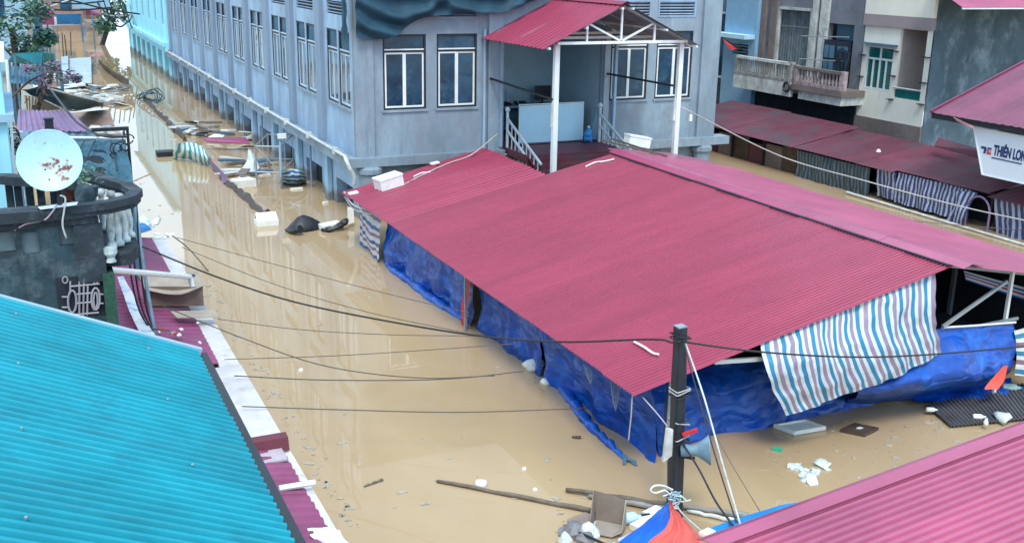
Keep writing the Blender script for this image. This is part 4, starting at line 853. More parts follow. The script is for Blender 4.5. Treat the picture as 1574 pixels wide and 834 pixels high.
mb = MB(); mb.box(31.7, 31.9, 38.2, 42.4, 2.32, 2.738); mb.build('balcony_apron', offw, oh)
bal_rail(oh, 38.35, 42.3, 2.96, 3.82, 31.72, 22, M('grey_stone', (.38, .39, .37), .85, .3, 4, .2, 20, stain=(.15,.15,.15), ss=3, st=.52, streak=(.09, .09, .09), sst=(6, 6, .6), sth=.5, sal=.7), False)
t = thing('hanging_clothes', 'dark clothes hanging in a bunch over the pink stone balcony', 'clothes', (FR-1, 35.9, 2.9))
for k in range(6):
    d = 35.1+.13*k; mb = cloth([[V((FR-.95+.03*k, d-.14, 4.5+.05*k)), V((FR-.95, d+.14, 4.5))], [V((FR-1.0, d-.2, 4.0)), V((FR-.9, d+.2, 4.05))], [V((FR-1.0, d-.22, 3.6-.08*k)), V((FR-.95, d+.2, 3.55))]], 8, 8, amp=.05, fold=.03, ff=2, seed=k, normal=(-1, 0, 0)); mb.build('garment', navy_t if k % 2 else dark, t)
t = thing('tyre', 'small black tyre hung on the corner of the pale balcony', 'tyre', (31.64, 38.35, 2.55))
mb = MB(); mb.tube([V((31.64, 38.35+.2*math.cos(a), 2.75+.2*math.sin(a))) for a in [i*math.pi/8 for i in range(17)]], .05, 6); mb.build('ring', black, t)
t = thing('red_flag', 'red triangular flag on a slanting dark staff above the pale balcony', 'flag', (FR-1.3, 42.2, 3.0))
fa, fb = onr(1150, 82, FR-1.4), onr(1098, 52, FR-1.8); mb = MB(); mb.bar(fa, fb, .04); mb.build('staff', black, t)
mb = cloth([[onr(1106, 56, FR-1.75), onr(1134, 76, FR-1.55)], [onr(1114, 64, FR-1.75), onr(1130, 76, FR-1.6)], [onr(1121, 76, FR-1.7), onr(1124, 77, FR-1.7)]], 8, 8, amp=.04, seed=4, normal=(-1, 0, 0)); mb.build('cloth', redcl, t)
# pale blue tiled house
bh = thing('blue_house', 'pale blue house with a louvred opening beside the stone balcony', 'house', (FR, 44, 0))
hl = [(42.75, 44.0, 3.75, 4.25), (43.1, 43.75, 2.6, 3.5)]
mb = MB(); wall_panel(mb, lambda a, z, t: V((FR-.3+t, a, z)), 42.22, 44.75, -1, 9, hl, .3); mb.quad((FR-.3, 42.22, -1), (FR, 42.22, -1), (FR, 42.22, 9), (FR-.3, 42.22, 9)); mb.quad((FR-.3, 44.75, -1), (FR-.3, 44.75, 9), (FR+5, 44.75, 9), (FR+5, 44.75, -1)); mb.build('wall', M('blue_tile_wall', (.24, .44, .62), .55, .1, 1.5, .1, 14, stain=(.33, .47, .58), ss=1.2, st=.58), bh)
for (a, b_, z0, z1) in hl: mb = MB(); mb.box(FR-.02, FR, a-.02, b_+.02, z0-.02, z1+.02); mb.build('opening', dark, bh)
for k in range(3): mb = MB(); mb.obox((FR-.18, 43.37, 3.84+.15*k), (.05, 0, -.03), (0, .62, 0), (0, 0, .012)); mb.build('louvre_slat', paleblue, bh)
mb = MB(); mb.box(FR-.9, FR-.302, 42.3, 45.2, 4.55, 4.75); mb.build('canopy', board, bh)
# dark glazed frontage beyond
dh = thing('dark_frontage', 'dark shopfront with a white metal frame just past the grey building corner', 'building', (FR, 46.5, 0))
mb = MB(); mb.quad((FR+.3, 44.76, -1), (FR+.3, 52, -1), (FR+.3, 52, 9), (FR+.3, 44.76, 9)); mb.build('wall', gable_w, dh)
mb = MB(); mb.box(FR+.1, FR+.2, 44.9, 47.4, 2.5, 5.6); mb.build('glazing', glass, dh)
for (p, q) in (((44.9, 2.45), (47.4, 2.45)), ((44.9, 2.45), (44.9, 5.6)), ((44.9, 5.65), (47.4, 5.65)), ((46.1, 2.5), (46.1, 5.6))): mb = MB(); mb.bar((FR+.05, p[0], p[1]), (FR+.05, q[0], q[1]), .1, .1); mb.build('frame_bar', offw, dh)
for (u, v) in ((1098, 118), (1106, 120)):
    p = P(u, v, 1.95); t = thing('glass_jar', 'pale jar standing on the far maroon roof, %s' % ('nearer the grey building' if u < 1100 else 'on the outer side'), 'jar', p); mb = MB(); mb.lathe([(.1, 0), (.12, .05), (.12, .3), (.07, .36), (.07, .42)], p, 8); mb.build('body', offw, t); mb = MB(); mb.lathe([(.08, 0), (.08, .05)], p+V((0, 0, .42)), 8); mb.build('lid', redcl, t)
p = P(1165, 171, 1.6); mb = MB(); mb.obox(p+V((0, 0, .06)), (.22, .05, .03), (-.03, .14, 0), (0, 0, .05)); tag(mb.build('paper_scrap', foam), 'white scrap lying on the far maroon roof', 'scrap')
p = P(1350, 235, 1.5); mb = MB(); mb.lathe([(.02, 0), (.09, .04), (.07, .1), (.02, .14)], p, 7); tag(mb.build('foam_scrap', foam), 'white foam lump on the dipped maroon roof', 'scrap')
# junk between maroon roof and balconies
for k in range(9):
    u = 1108+rnd.uniform(0, 190); v = 128+(u-1108)*.19+rnd.uniform(-2, 5); p = P(u, v, 1.95)
    mb = MB(); mb.obox(p+V((0, 0, .1)), (rnd.uniform(.1, .3), .1, 0), (-.1, rnd.uniform(.15, .5), 0), (0, .02, rnd.uniform(.04, .12)))
    tag(mb.build('roof_junk', rnd.choice((bluegrey, dark, brown_w, paleblue))), 'broken board lying in the dark gap %s' % ('under the pale balcony' if u < 1190 else ('below the tyre' if u < 1240 else 'under the pink stone balcony')), 'board', 'broken boards under the balconies')

# ------------------------------------------------------------------ teal roof in the foreground
tr = thing('teal_roof', 'bright teal corrugated metal roof filling the near left corner', 'roof', (0, 8, 4))
TE = 1.44; tz = 4.0; RK = P(325, 540, tz).y; T1 = ond(0, 463, RK)
sl1 = V((TE-T1.x, 0, T1.z-tz)); sl1 *= 4.2/sl1.x; sl1 = V((-sl1.x, 0, sl1.z))
nT = 11; wT = .9
for k in range(nT): sheets(tr, (TE, RK-(k+1)*wT, tz), (0, 1, 0), sl1, 1, wT, .1125, .05, teal, name='roof_sheet', prof_=((0, 0), (.16, 0), (.34, .9), (.6, 1), (.84, .7)))
mb = MB(); mb.bar((TE+.05, RK+.02, tz+.0), (TE+sl1.x, RK+.02, tz+sl1.z+.0), .07, .09); mb.build('verge_trim', paleblue, tr)
mb = MB(); mb.box(TE+.03, TE+.12, RK-nT*wT, RK+.06, tz-.16, tz-.02); mb.box(TE-.12, TE+.009, RK-nT*wT, RK+.06, tz-.16, tz-.1); mb.build('gutter', black, tr)
mb = MB(); mb.box(TE-.4, TE-.3, RK-nT*wT, RK-.2, -1, tz-.1); mb.build('side_wall', moss, tr)
mb = MB(); mb.box(TE-4, TE-.4, RK-.3, RK-.2, -1, tz-.02); mb.build('end_wall', moss, tr)
for k in range(7):
    for j in range(4):
        q = V((TE, RK-.45-k*1.35, tz)) + sl1*(.12+.27*j) + V((0, 0, .055)); 
        if k < 5: mb = MB(); mb.lathe([(.012, 0), (.012, .01), (.004, .014)], q, 6); mb.build('roof_screw', steel, tr)

# ------------------------------------------------------------------ low awning strip along the alley, left
aw = thing('alley_awning', 'long low awning of faded red sheets edged with a white concrete gutter', 'awning', (2.6, 20, 0))
AO, AZ1 = 3.22, .85
mb = MB(); mb.box(AO-.36, AO, 18.35, 28.4, AZ1-.32, AZ1); mb.build('gutter_edge', M('worn_gutter_paint', (.60, .58, .58), .7, .15, 2, .2, 12, stain=(.40, .37, .36), ss=2.2, st=.56), aw)
mb = MB(); mb.box(AO-.85, AO+.01, 15.0, 18.347, AZ1-.32, AZ1+.01); mb.build('gutter_edge', M('worn_gutter_paint', (.60, .58, .58), .7, .15, 2, .2, 12, stain=(.40, .37, .36), ss=2.2, st=.56), aw)
mb = MB(); mb.box(AO-.13, AO, 10.4, 14.997, AZ1-.32, AZ1); mb.build('gutter_edge', M('worn_gutter_paint', (.60, .58, .58), .7, .15, 2, .2, 12, stain=(.40, .37, .36), ss=2.2, st=.56), aw)
faded = M('faded_red_sheet', (.24, .05, .13), .5, .2, 1.2, .1, 8, stain=(.20, .08, .15), ss=1.5, st=.58)
for k in range(5): sheets(aw, (AO-.36, 18.5+k*1.94, AZ1+.02), (0, 1, 0), (-1.9, 0, .28), 1, 1.93, .24, .018, faded, name='awning_sheet')
for k in range(5): sheets(aw, (AO-.12, 10.2+k*.86, AZ1+.02+(.03 if k < 2 else 0)), (0, 1, 0), (-1.5, 0, .25), 1, .9, .22, .03, faded, name='awning_sheet')
mb = MB(); mb.box(AO-.95, AO-.14, 14.1, 14.5, AZ1+.06, AZ1+.09); mb.build('pale_sheet', M('greyish_sheet', (.42, .36, .40), .6, .15, 3), aw)
mb = MB(); mb.box(AO-1.9, AO-1.8, 10, 28.4, -1, AZ1+.2); mb.box(AO-.7, AO-.6, 10, 28.4, -1, AZ1-.33); mb.build('under_wall', gable_w, aw)
mb = MB(); mb.slab([(AO-.83, 14.5, AZ1+.03), (AO-.02, 14.5, AZ1+.03), (AO-.02, 14.56, AZ1+.22), (AO-.83, 14.56, AZ1+.22)], .04); mb.slab([(AO-.83, 14.56, AZ1+.22), (AO-.02, 14.56, AZ1+.22), (AO-.02, 14.72, AZ1+.24), (AO-.83, 14.72, AZ1+.24)], .03, (0, 0, 1)); tag(mb.build('folded_sheet', M('dark_red_sheet', (.13, .02, .035), .5, .15, 3)), 'dark red folded sheet standing across the white gutter', 'sheet')
mb = MB(); mb.tube([P(429, 750, AZ1+.14), P(484, 741, AZ1+.12)], .045, 8); tag(mb.build('white_pipe', white), 'short white pipe lying across the near red sheets', 'pipe')
rows = [[P(472, 812, .95), P(500, 808, .98), P(522, 815, .9)], [P(478, 822, .98), P(505, 822, 1.02), P(530, 828, .9)], [P(500, 836, .95), P(520, 842, .95), P(545, 846, .85)]]
hang('crumpled_sheet', 'crumpled white plastic sheet on the nearest end of the awning gutter', 'sheet', rows, white, 16, 12, amp=.05, fold=.02, ff=2, seed=31, normal=(0, 0, 1))
# cardboard box on the awning
t = thing('cardboard_box', 'large flattened brown cardboard box lying open on the red awning', 'box', P(270, 460, 1.1))
zb = 1.02
A_ = [P(229, 470, zb), P(313, 470, zb)]; B_ = [V((p.x, p.y+.75, zb+.05)) for p in A_]; H = .42
mb = MB(); mb.slab([A_[0], A_[1], A_[1]+V((0, 0, H)), A_[0]+V((0, 0, H))], .012); mb.build('front_panel', card, t)
mb = MB(); mb.slab([A_[0]+V((-.02, 0, 0)), A_[0]+V((-.02, 0, H)), B_[0]+V((0, 0, H)), B_[0]], .012); mb.build('side_panel', black, t)
mb = MB(); mb.slab([A_[1]+V((.01, 0, 0)), B_[1], B_[1]+V((0, 0, H)), A_[1]+V((.01, 0, H))], .012); mb.build('side_panel', card, t)
tp0 = [A_[0]+V((-.06, -.12, H-.02)), lerp(A_[0], A_[1], .5)+V((0, -.2, H-.12)), A_[1]+V((.06, -.05, H+.04))]; tp1 = [B_[0]+V((-.1, 0, H+.03)), lerp(B_[0], B_[1], .5)+V((0, 0, H)), B_[1]+V((.02, 0, H+.06))]
mb = cloth([tp1, [lerp(a_, b_, .5) for a_, b_ in zip(tp1, tp0)], tp0], 14, 8, amp=.012, normal=(0, 0, 1)); mb.build('lid', card_l, t, solid=.012)
c_ = lerp(tp1[1], tp0[2], .45)+V((.1, .1, .045)); mb = MB(); mb.obox(c_, (.11, 0, 0), (0, .06, 0), (0, 0, .004)); mb.build('printed_mark', black, t)
mb = MB(); mb.slab([P(262, 478, zb+.1), P(272, 488, zb+.05), P(338, 487, zb+.02), P(328, 476, zb+.08)], .015); tag(mb.build('cardboard_sheet', card_l), 'flat torn cardboard sheet beside the open box', 'cardboard')
mb = MB(); a_, b_ = ond(147, 413, 16.0), P(292, 425, 1.75)
mb.tube([a_, lerp(a_, b_, .96), b_+V((.0, 0, -.0)), b_+V((.02, -.05, -.2))], .05, 8); tag(mb.build('waste_pipe', white), 'long white waste pipe sticking out over the cardboard box', 'pipe')
# blue patterned cloth strip beside the wall
rows = [[P(180, 424, 1.4), P(190, 424, 1.38)], [P(190, 452, 1.35), P(204, 450, 1.33)], [P(200, 480, 1.32), P(214, 476, 1.3)], [P(214, 508, 1.3), P(234, 506, 1.28)], [P(224, 530, 1.3), P(250, 530, 1.28)]]
hang('patterned_cloth', 'narrow blue and white patterned cloth lying along the awning', 'cloth', rows, M('blue_white_print', (.60, .63, .66), .6, .1, 3, .2, 9, stain=(.03, .22, .55), ss=3.2, st=.52), 10, 24, amp=.03, seed=33, normal=(0, 0, 1))
for k in range(12):
    u, v = 243+rnd.uniform(-8, 70), 500+rnd.uniform(-6, 30); p = P(u, v, 1.08); mb = MB(); mb.obox(p, (rnd.uniform(.01, .05), .01, 0), (-.01, rnd.uniform(.02, .06), 0), (0, 0, .012))
    tag(mb.build('litter_scrap', rnd.choice((foam, card_l, redcl, foam))), 'tiny scrap of litter on the near red awning sheet', 'litter', 'litter on the red awning')
mb = MB(); mb.bar(P(236, 505, 1.2), P(262, 508, 1.15), .025); tag(mb.build('thin_stick', bamb), 'thin stick lying on the red awning below the box', 'stick')
p = P(232, 353, 1.0); t = thing('plastic_bundle', 'crumpled blue and white plastic bundle at the far end of the awning', 'bundle', p)
for k in range(7):
    q = P(224+rnd.uniform(-8, 16), 352+rnd.uniform(-8, 8), .95); mb = MB(); r_ = rnd.uniform(.12, .25); mb.lathe([(.02, 0), (r_, r_*.5), (r_*.8, r_), (.03, r_*1.3)], q, 7); 
    for i_, vv in enumerate(mb.v): mb.v[i_] = vv + V((noise.noise(vv*5), noise.noise(vv*5+V((3,1,2))), noise.noise(vv*6)))*.09
    mb.build('lump', bluepl if k in (0, 3) else plast, t)
for k in range(8):
    p = P(246+rnd.uniform(-6, 24), 362+rnd.uniform(-4, 4), .87); mb = MB(); mb.obox(p, (rnd.uniform(.04, .12), .02, 0), (-.02, rnd.uniform(.03, .1), 0), (0, 0, .015)); tag(mb.build('litter_scrap', foam), 'white litter on the far tip of the gutter', 'litter', 'litter on the far gutter tip')

# ------------------------------------------------------------------ old mossy balcony house, left
WD = 14.75
mh = thing('mossy_house', 'old black-mossed concrete house with a rounded balcony and white balusters', 'house', (0, 16, 0))
WR = ond(160, 430, WD).x
hl = []
mb = MB(); wall_panel(mb, lambda a, z, t: V((a, WD+t, z)), -8, WR, -1, 4.62, [(ond(0,357,WD).x-.5, ond(21,357,WD).x, ond(0,392,WD).z, ond(0,357,WD).z), (ond(32,357,WD).x, ond(58,357,WD).x, ond(40,391,WD).z, ond(40,357,WD).z), (ond(90,357,WD).x, ond(138,357,WD).x, ond(90,378,WD).z, ond(90,350,WD).z)], .07)
mb.quad((WR, WD, -1), (WR, WD+9, -1), (WR, WD+9, 4.1), (WR, WD, 4.62)); mb.build('wall', moss, mh)
for (u0, u1, v0, v1) in ((-60, 21, 357, 392), (32, 58, 357, 391), (90, 138, 350, 378)): 
    a_, b_ = ond(u0, v1, WD), ond(u1, v0, WD); mb = MB(); mb.box(a_.x-.01, b_.x+.01, WD+.071, WD+.09, a_.z-.01, b_.z+.01); mb.build('panel', M('moss_panel', (.12, .17, .19), .9, .3, 2, .4, 9), mh)
zl = ond(40, 330, WD).z
mb = MB(); mb.box(-8, WR-.18, WD-.16, WD+.2, zl-.07, zl+.07); mb.box(-8, WR-.05, WD-.08, WD+.2, zl-.17, zl-.073); mb.build('ledge', moss_d, mh)
mb = MB(); mb.box(WR-.32, WR+.04, WD-.07, WD+.02, 3.75, zl-.18); mb.build('pilaster', moss_d, mh)
mb = MB(); mb.slab([V((-8, WD+.05, 4.1)), V((WR, WD+.05, 4.1)), P(200, 388, 4.1), P(213, 374, 4.12), P(206, 360, 4.12), V((WR-.1, 16.6, 4.1)), V((-8, 17.4, 4.1))], .18, (0, 0, 1)); mb.build('balcony_floor', moss_d, mh)
ZR_ = 4.88
def rail_path(pts, w_, h_, name, m, par):
    c = []
    for q0_, q1_ in zip(pts, pts[1:]): c += [lerp(q0_, q1_, f/10)+V((0, 0, .008*noise.noise(lerp(q0_, q1_, f/10)*6))) for f in range(10)]
    c.append(V(pts[-1])); NP = len(c)-1; mb = MB(); L_, R_ = [], []
    for i, p in enumerate(c):
        t = (c[min(i+1, NP)]-c[max(i-1, 0)]); t.z = 0; t.normalize(); sN = V((t.y, -t.x, 0)); L_.append(p-sN*w_/2); R_.append(p+sN*w_/2)
    for i in range(NP):
        a_, b_, c_, d_ = L_[i], R_[i], R_[i+1], L_[i+1]; dn = V((0, 0, h_))
        mb.quad(a_, b_, c_, d_); mb.quad(a_-dn, d_-dn, c_-dn, b_-dn); mb.quad(a_, d_, d_-dn, a_-dn); mb.quad(b_, b_-dn, c_-dn, c_)
    mb.quad(L_[0], L_[0]-V((0,0,h_)), R_[0]-V((0,0,h_)), R_[0]); mb.quad(L_[-1], R_[-1], R_[-1]-V((0,0,h_)), L_[-1]-V((0,0,h_)))
    return mb.build(name, m, par)
U_ = [P(60, 318, 4.82), P(120, 314, 4.84), P(168, 308, 4.86), P(200, 300, ZR_), P(209, 291, ZR_), P(196, 282, ZR_), P(160, 271, ZR_), P(118, 257, ZR_)]
rail_path(U_, .17, .1, 'top_rail', moss_d, mh); rail_path([p-V((0, 0, .105)) for p in U_], .11, .06, 'under_rail', moss_d, mh)
for (u, v) in ((172, 380), (183, 377), (193, 371), (200, 364), (189, 352), (176, 348), (160, 345), (146, 343)):
    p = P(u, v, 4.14) if v > 360 else P(u, v+8, 4.14); H = .6; mb = MB(); mb.lathe([(.075, 0), (.075, .05), (.04, .09), (.055, H*.3), (.06, H*.42), (.035, H*.72), (.04, H*.84), (.065, H*.88), (.065, H)], p, 10); mb.smooth = True; mb.build('baluster', M('white_baluster', (.48, .58, .60), .7, .2, 6, .1, 30, stain=(.14, .18, .18), ss=5, st=.52), mh)
p = P(170, 408, 3.9); mb = MB(); mb.lathe([(.07, 0), (.05, .06), (.09, .12), (.09, .2)], ond(171, 402, WD-.05), 10); mb.build('pendant_finial', M('white_baluster', (.48, .58, .60)), mh)
B1 = [P(0, 268, 5.05), P(60, 272, 5.05), P(116, 276, 5.0)]
rail_path([V((-8, B1[0].y+.4, 5.05))]+B1, .2, .12, 'top_rail', moss_d, mh)
for u in (12, 25, 43, 60, 80, 98):
    q = P(u, 272, 5.0); mb = MB(); mb.box(q.x-.05, q.x+.05, q.y-.05, q.y+.05, 4.12, 4.94); mb.build('baluster', moss_d, mh)
mb = MB(); q0, q1 = P(0, 268, 5.05), P(116, 276, 5.0); mb.box(-8, q1.x, q0.y-.1, q0.y+.1, 4.1, 4.45); mb.build('parapet', moss_d, mh)
q = ond(130, 298, 15.4); mb = MB(); mb.lathe([(.13, -.5), (.13, 0), (.11, .08), (.05, .12), (.01, .13)], q+V((0, 0, .02)), 10); mb.smooth = True; mb.build('bollard', moss, mh)
rows = [[ond(58, 318, WD-.1), ond(100, 312, WD), ond(120, 310, WD)], [ond(62, 322, WD-.17), ond(98, 318, WD-.2), ond(118, 315, WD-.17)]]
hang('white_plate', 'white flat plastic piece under the satellite dish on the ledge', 'plate', rows, white, 8, 4, amp=.005, normal=(0, -1, .5))
mb = MB(); mb.box(FR-.06, FR-.01, 35.3, 42.2, -1, 2.29); mb.build('balcony_shade_panel', dark, oh)  # near-black panel standing in for the shade under the balconies
gr = thing('window_grille', 'ornate pale iron window grille low on the mossy wall', 'grille', ond(130, 485, WD-.06))
def wp(u, v): return ond(u, v, WD-.06)
def oval(cu, cv, ru, rv, r=.014): 
    mb = MB(); mb.tube([wp(cu+ru*math.cos(a), cv+rv*math.sin(a)) for a in [i*math.pi/7 for i in range(15)]], r, 5); mb.build('oval_bar', steel2, gr)
steel2 = M('pale_iron', (.30, .29, .33), .5, .15, 5)
for (cu, cv) in ((111, 463), (147, 459)): oval(cu, cv, 6.5, 17)
oval(100, 430, 4, 5, .01); oval(147, 432, 3, 4, .01); oval(147, 461, 3, 12, .012)
for pts in ([(122, 432), (122, 482)], [(129, 428), (128, 486)], [(135, 436), (134, 484)], [(108, 440), (153, 436)], [(108, 432), (108, 447)], [(118, 452), (140, 450)], [(118, 466), (140, 464)], [(95, 456), (106, 456)], [(95, 472), (106, 472)], [(152, 452), (159, 452)], [(152, 466), (159, 466)], [(104, 484), (152, 480)]):
    mb = MB(); mb.tube([wp(*p_) for p_ in pts], .012, 5); mb.build('bar', steel2, gr)
mb = MB(); a_, b_ = ond(92, 490, WD), ond(160, 420, WD); mb.box(a_.x, b_.x, WD-.015, WD-.004, a_.z, b_.z); mb.build('backing', dark, gr)
mb = MB(); mb.box(WR-.02, WR+.13, WD-.1, WD+.3, ond(160, 510, WD).z, ond(160, 418, WD).z); tag(mb.build('netting', mesh_g), 'strip of dark green netting at the corner of the mossy wall', 'netting')
# satellite dish
dc = ond(77, 247, 14.45); fwd = (V((0, 0, EYE))-dc).normalized(); fwd = (fwd+V((-.12, .0, .12))).normalized()
sd_ = thing('satellite_dish', 'round white satellite dish with rust patches standing on the balcony ledge', 'satellite dish', ond(92, 312, WD-.1))
rad = .385; mb = MB(); mb.smooth = True
pr = [(rad*(i/9), .10*(i/9)**2) for i in range(10)]; mb.lathe([(max(.004, a_), b_-.05) for a_, b_ in pr]+[(rad+.008, .055), (rad+.006, .035)]+[(max(.004, a_), b_-.065) for a_, b_ in reversed(pr)], dc, 40, axis=fwd); mb.build('reflector', dish_m, sd_)
nn_ = dish_m.node_tree; LL = nn_.links; bs_ = nn_.nodes['Principled BSDF']; src = bs_.inputs['Base Color'].links[0].from_socket
gg = nn_.nodes.new('ShaderNodeNewGeometry'); acc = None
_x = V((0, 0, 1)).cross(fwd).normalized(); _y = fwd.cross(_x)
for (u, v, r_) in ((99, 257, .15), (92, 268, .14), (64, 253, .10), (80, 251, .14), (86, 260, .12)):
    c_ = dc + _x*((u-77)/44*rad) + _y*((247-v)/44*rad)
    dn = nn_.nodes.new('ShaderNodeVectorMath'); dn.operation = 'DISTANCE'; dn.inputs[1].default_value = c_; LL.new(gg.outputs['Position'], dn.inputs[0])
    mr = nn_.nodes.new('ShaderNodeMapRange'); mr.inputs['From Max'].default_value = r_; mr.inputs['To Min'].default_value = .40; mr.inputs['To Max'].default_value = 0; LL.new(dn.outputs['Value'], mr.inputs['Value'])
    if acc is None: acc = mr.outputs[0]
    else: mxn = nn_.nodes.new('ShaderNodeMath'); mxn.operation = 'MAXIMUM'; LL.new(acc, mxn.inputs[0]); LL.new(mr.outputs[0], mxn.inputs[1]); acc = mxn.outputs[0]
nz = nn_.nodes.new('ShaderNodeTexNoise'); nz.inputs['Scale'].default_value = 16; nz.inputs['Detail'].default_value = 7; LL.new(gg.outputs['Position'], nz.inputs['Vector'])
ad = nn_.nodes.new('ShaderNodeMath'); ad.operation = 'ADD'; LL.new(acc, ad.inputs[0]); LL.new(nz.outputs['Fac'], ad.inputs[1])
cr_ = nn_.nodes.new('ShaderNodeValToRGB'); e_ = cr_.color_ramp.elements; e_[0].position = .6; e_[0].color = (0, 0, 0, 1); e_[1].position = .8; e_[1].color = (1, 1, 1, 1); LL.new(ad.outputs[0], cr_.inputs[0])
cc = nn_.nodes.new('ShaderNodeValToRGB'); e_ = cc.color_ramp.elements; e_[0].position = .62; e_[0].color = (.50, .33, .27, 1); e_[1].position = .82; e_[1].color = (.13, .03, .025, 1); LL.new(ad.outputs[0], cc.inputs[0])
mm_ = nn_.nodes.new('ShaderNodeMix'); mm_.data_type = 'RGBA'; LL.new(cr_.outputs['Color'], mm_.inputs['Factor']); LL.new(src, mm_.inputs['A']); LL.new(cc.outputs['Color'], mm_.inputs['B']); LL.new(mm_.outputs['Result'], bs_.inputs['Base Color'])
mb = MB(); mb.tube([dc-fwd*.07, dc-fwd*.2+V((0.03, 0, -.2)), ond(92, 300, WD-.05), ond(92, 322, WD-.06)], .035, 8); mb.build('mast', black, sd_)
mb = MB(); mb.bar(ond(92, 312, WD-.15), ond(104, 278, WD-.3), .035); mb.build('feed_arm', black, sd_)
xd = V((0, 0, 1)).cross(fwd).normalized(); yd = fwd.cross(xd)
for (u, v) in ((88, 255), (69, 259), (74, 274)):
    q = dc + xd*((u-77)/44*rad) + yd*((247-v)/44*rad); rr_ = (q-dc).length/rad; mb = MB(); mb.lathe([(.012, 0), (.008, .012)], q+fwd*(-.05+.10*rr_*rr_+.003), 8, axis=fwd); mb.build('bolt', black, sd_)
wire('dish_cable', 'pinkish cable running from the dish down to the wall panel', [ond(88, 314, WD-.2), ond(80, 326, WD-.2), ond(68, 338, WD-.15), ond(40, 344, WD-.1), ond(22, 354, WD-.05)], .012, M('pink_cable', (.55, .42, .50), .5, .05), n=18)
wire('dish_cable', 'white looped cable hanging straight down from the dish mount', [ond(92, 300, WD-.25), ond(100, 304, WD-.25), ond(99, 320, WD-.22), ond(96, 345, WD-.15), ond(102, 366, WD-.08)], .012, white, n=18)

# ------------------------------------------------------------------ roofs and clutter behind the balcony, left side of the street
def shelter(name, label, cat, pts, mat, th=.04, posts=True, group=None, ncorr=0, pm=None):
    pw = [P(u, v, z) for u, v, z in pts]; c = sum(pw, V((0, 0, 0)))/len(pw)
    t = thing(name, label, cat, (c.x, c.y, 0), group)
    if ncorr:
        a_, b_, c_, d_ = pw; N_ = ncorr*4+1; top, bot_ = [], []
        for i in range(N_):
            f = i/(N_-1); h_ = V((0, 0, .035 if i % 4 in (1, 2) else 0)); top.append(lerp(a_, b_, f)+h_); bot_.append(lerp(d_, c_, f)+h_)
        mb = MB(); mb.grid([top, bot_]); mb.uv = {}; mb.build('roof_panel', mat, t, solid=.012)
    else: mb = MB(); mb.slab(pw, th, (0, 0, 1)); mb.build('roof_panel', mat, t)
    if posts:
        for p in pw:
            q = lerp(p, c, .08); mb = MB(); mb.box(q.x-.05, q.x+.05, q.y-.05, q.y+.05, -1, min(p.z, lerp(p, V((c.x, c.y, c.z)), .08).z)-th-.01); mb.build('post', pm or bluegrey, t)
    return t
shelter('purple_roof', 'faded purple sheet roof behind the satellite dish', 'roof', [(28,170,3.2),(108,172,3.2),(141,202,2.8),(26,204,2.8)], purpsh, ncorr=12)
shelter('blue_roof', 'blue grey sheet roof just above the satellite dish', 'roof', [(26,203,2.9),(140,202,2.7),(150,212,2.65),(24,262,2.4)], bluegrey, ncorr=10)
t = shelter('tarp_roof', 'dark teal tarpaulin roof stretched beside the rounded balcony', 'roof', [(96,214,3.66),(188,215,3.66),(205,286,3.16),(112,262,3.36)], dark)
mb = cloth([[P(94,213,3.76), P(140,214,3.7), P(190,214,3.76)], [P(100,236,3.62), P(150,240,3.5), P(200,250,3.56)], [P(110,262,3.45), P(160,272,3.3), P(206,287,3.25)]], 26, 16, amp=.06, fold=.04, ff=3, seed=71, normal=(0, 0, 1)); mb.build('canvas', M('dark_teal_canvas', (.025, .12, .18), .6, .3, 1.8, .2, 9, stain=(.06, .19, .26), ss=1.6, st=.54, crinkle=1.6), t)
mb = MB(); mb.tube([P(94, 211, 3.78), P(192, 213, 3.78)], .03, 6); mb.build('rail', white, t)
for (a_, b_) in (((146, 216), (128, 254)), ((130, 216), (114, 245)), ((170, 216), (180, 262))): mb = MB(); mb.tube([P(*a_, 3.73), P(*b_, 3.5)], .018, 5); mb.build('cord', black, t)
t = thing('chimney_pipe', 'square black stub standing on the blue grey roof above the dish', 'pipe', P(77, 206, 2.8)); p = P(77, 206, 2.75); mb = MB(); mb.box(p.x-.12, p.x+.12, p.y-.12, p.y+.12, 2.55, 3.2); mb.build('stub', black, t); mb = MB(); mb.box(p.x-.15, p.x+.15, p.y-.15, p.y+.15, 3.2, 3.24); mb.build('cap', black, t)
shelter('brown_sheet', 'rust brown sheet half sunk below the dark sagging tarpaulin', 'sheet', [(104,174,.55),(168,168,.5),(176,193,.25),(120,197,.3)], M('rust_brown_sheet', (.30, .19, .14), .6, .25, 1.2, .2, 9))
shelter('plank_deck', 'grey plank deck with white crates in front of the rust brown sheet', 'deck', [(128,198,.9),(178,196,.9),(190,210,.8),(140,213,.85)], brown_w)
for k, (u, v) in enumerate(((150, 203), (163, 202), (174, 204))):
    p = P(u, v, 1.0); t = thing('crate', ('left white crate on the grey plank deck', 'middle pale crate on the grey plank deck', 'right white crate on the grey plank deck')[k], 'crate', p); mb = MB(); mb.obox(p+V((0, 0, .1)), (.2, .03, 0), (-.03, .16, 0), (0, 0, .12)); mb.build('body', (white, paleblue, offw)[k], t)
for k, (u, v) in enumerate(((108, 290), (120, 292), (140, 286))):
    p = ond(u, v, 15.7); t = thing('potted_plant', ('straggly pot plant just right of the dish foot', 'middle pot plant behind the balcony rail', 'pot plant nearest the white balusters')[k], 'plant', p); mb = MB(); mb.lathe([(.07, -.16), (.1, 0), (.085, 0)], p, 8); mb.build('pot', (rust, brown_w, moss)[k], t)
    mb = MB(); leaves(mb, p+V((0, 0, .14)), .2, 46, .04, random.Random(k)); mb.build('foliage', (leafm, leafb, leafm)[k], t)
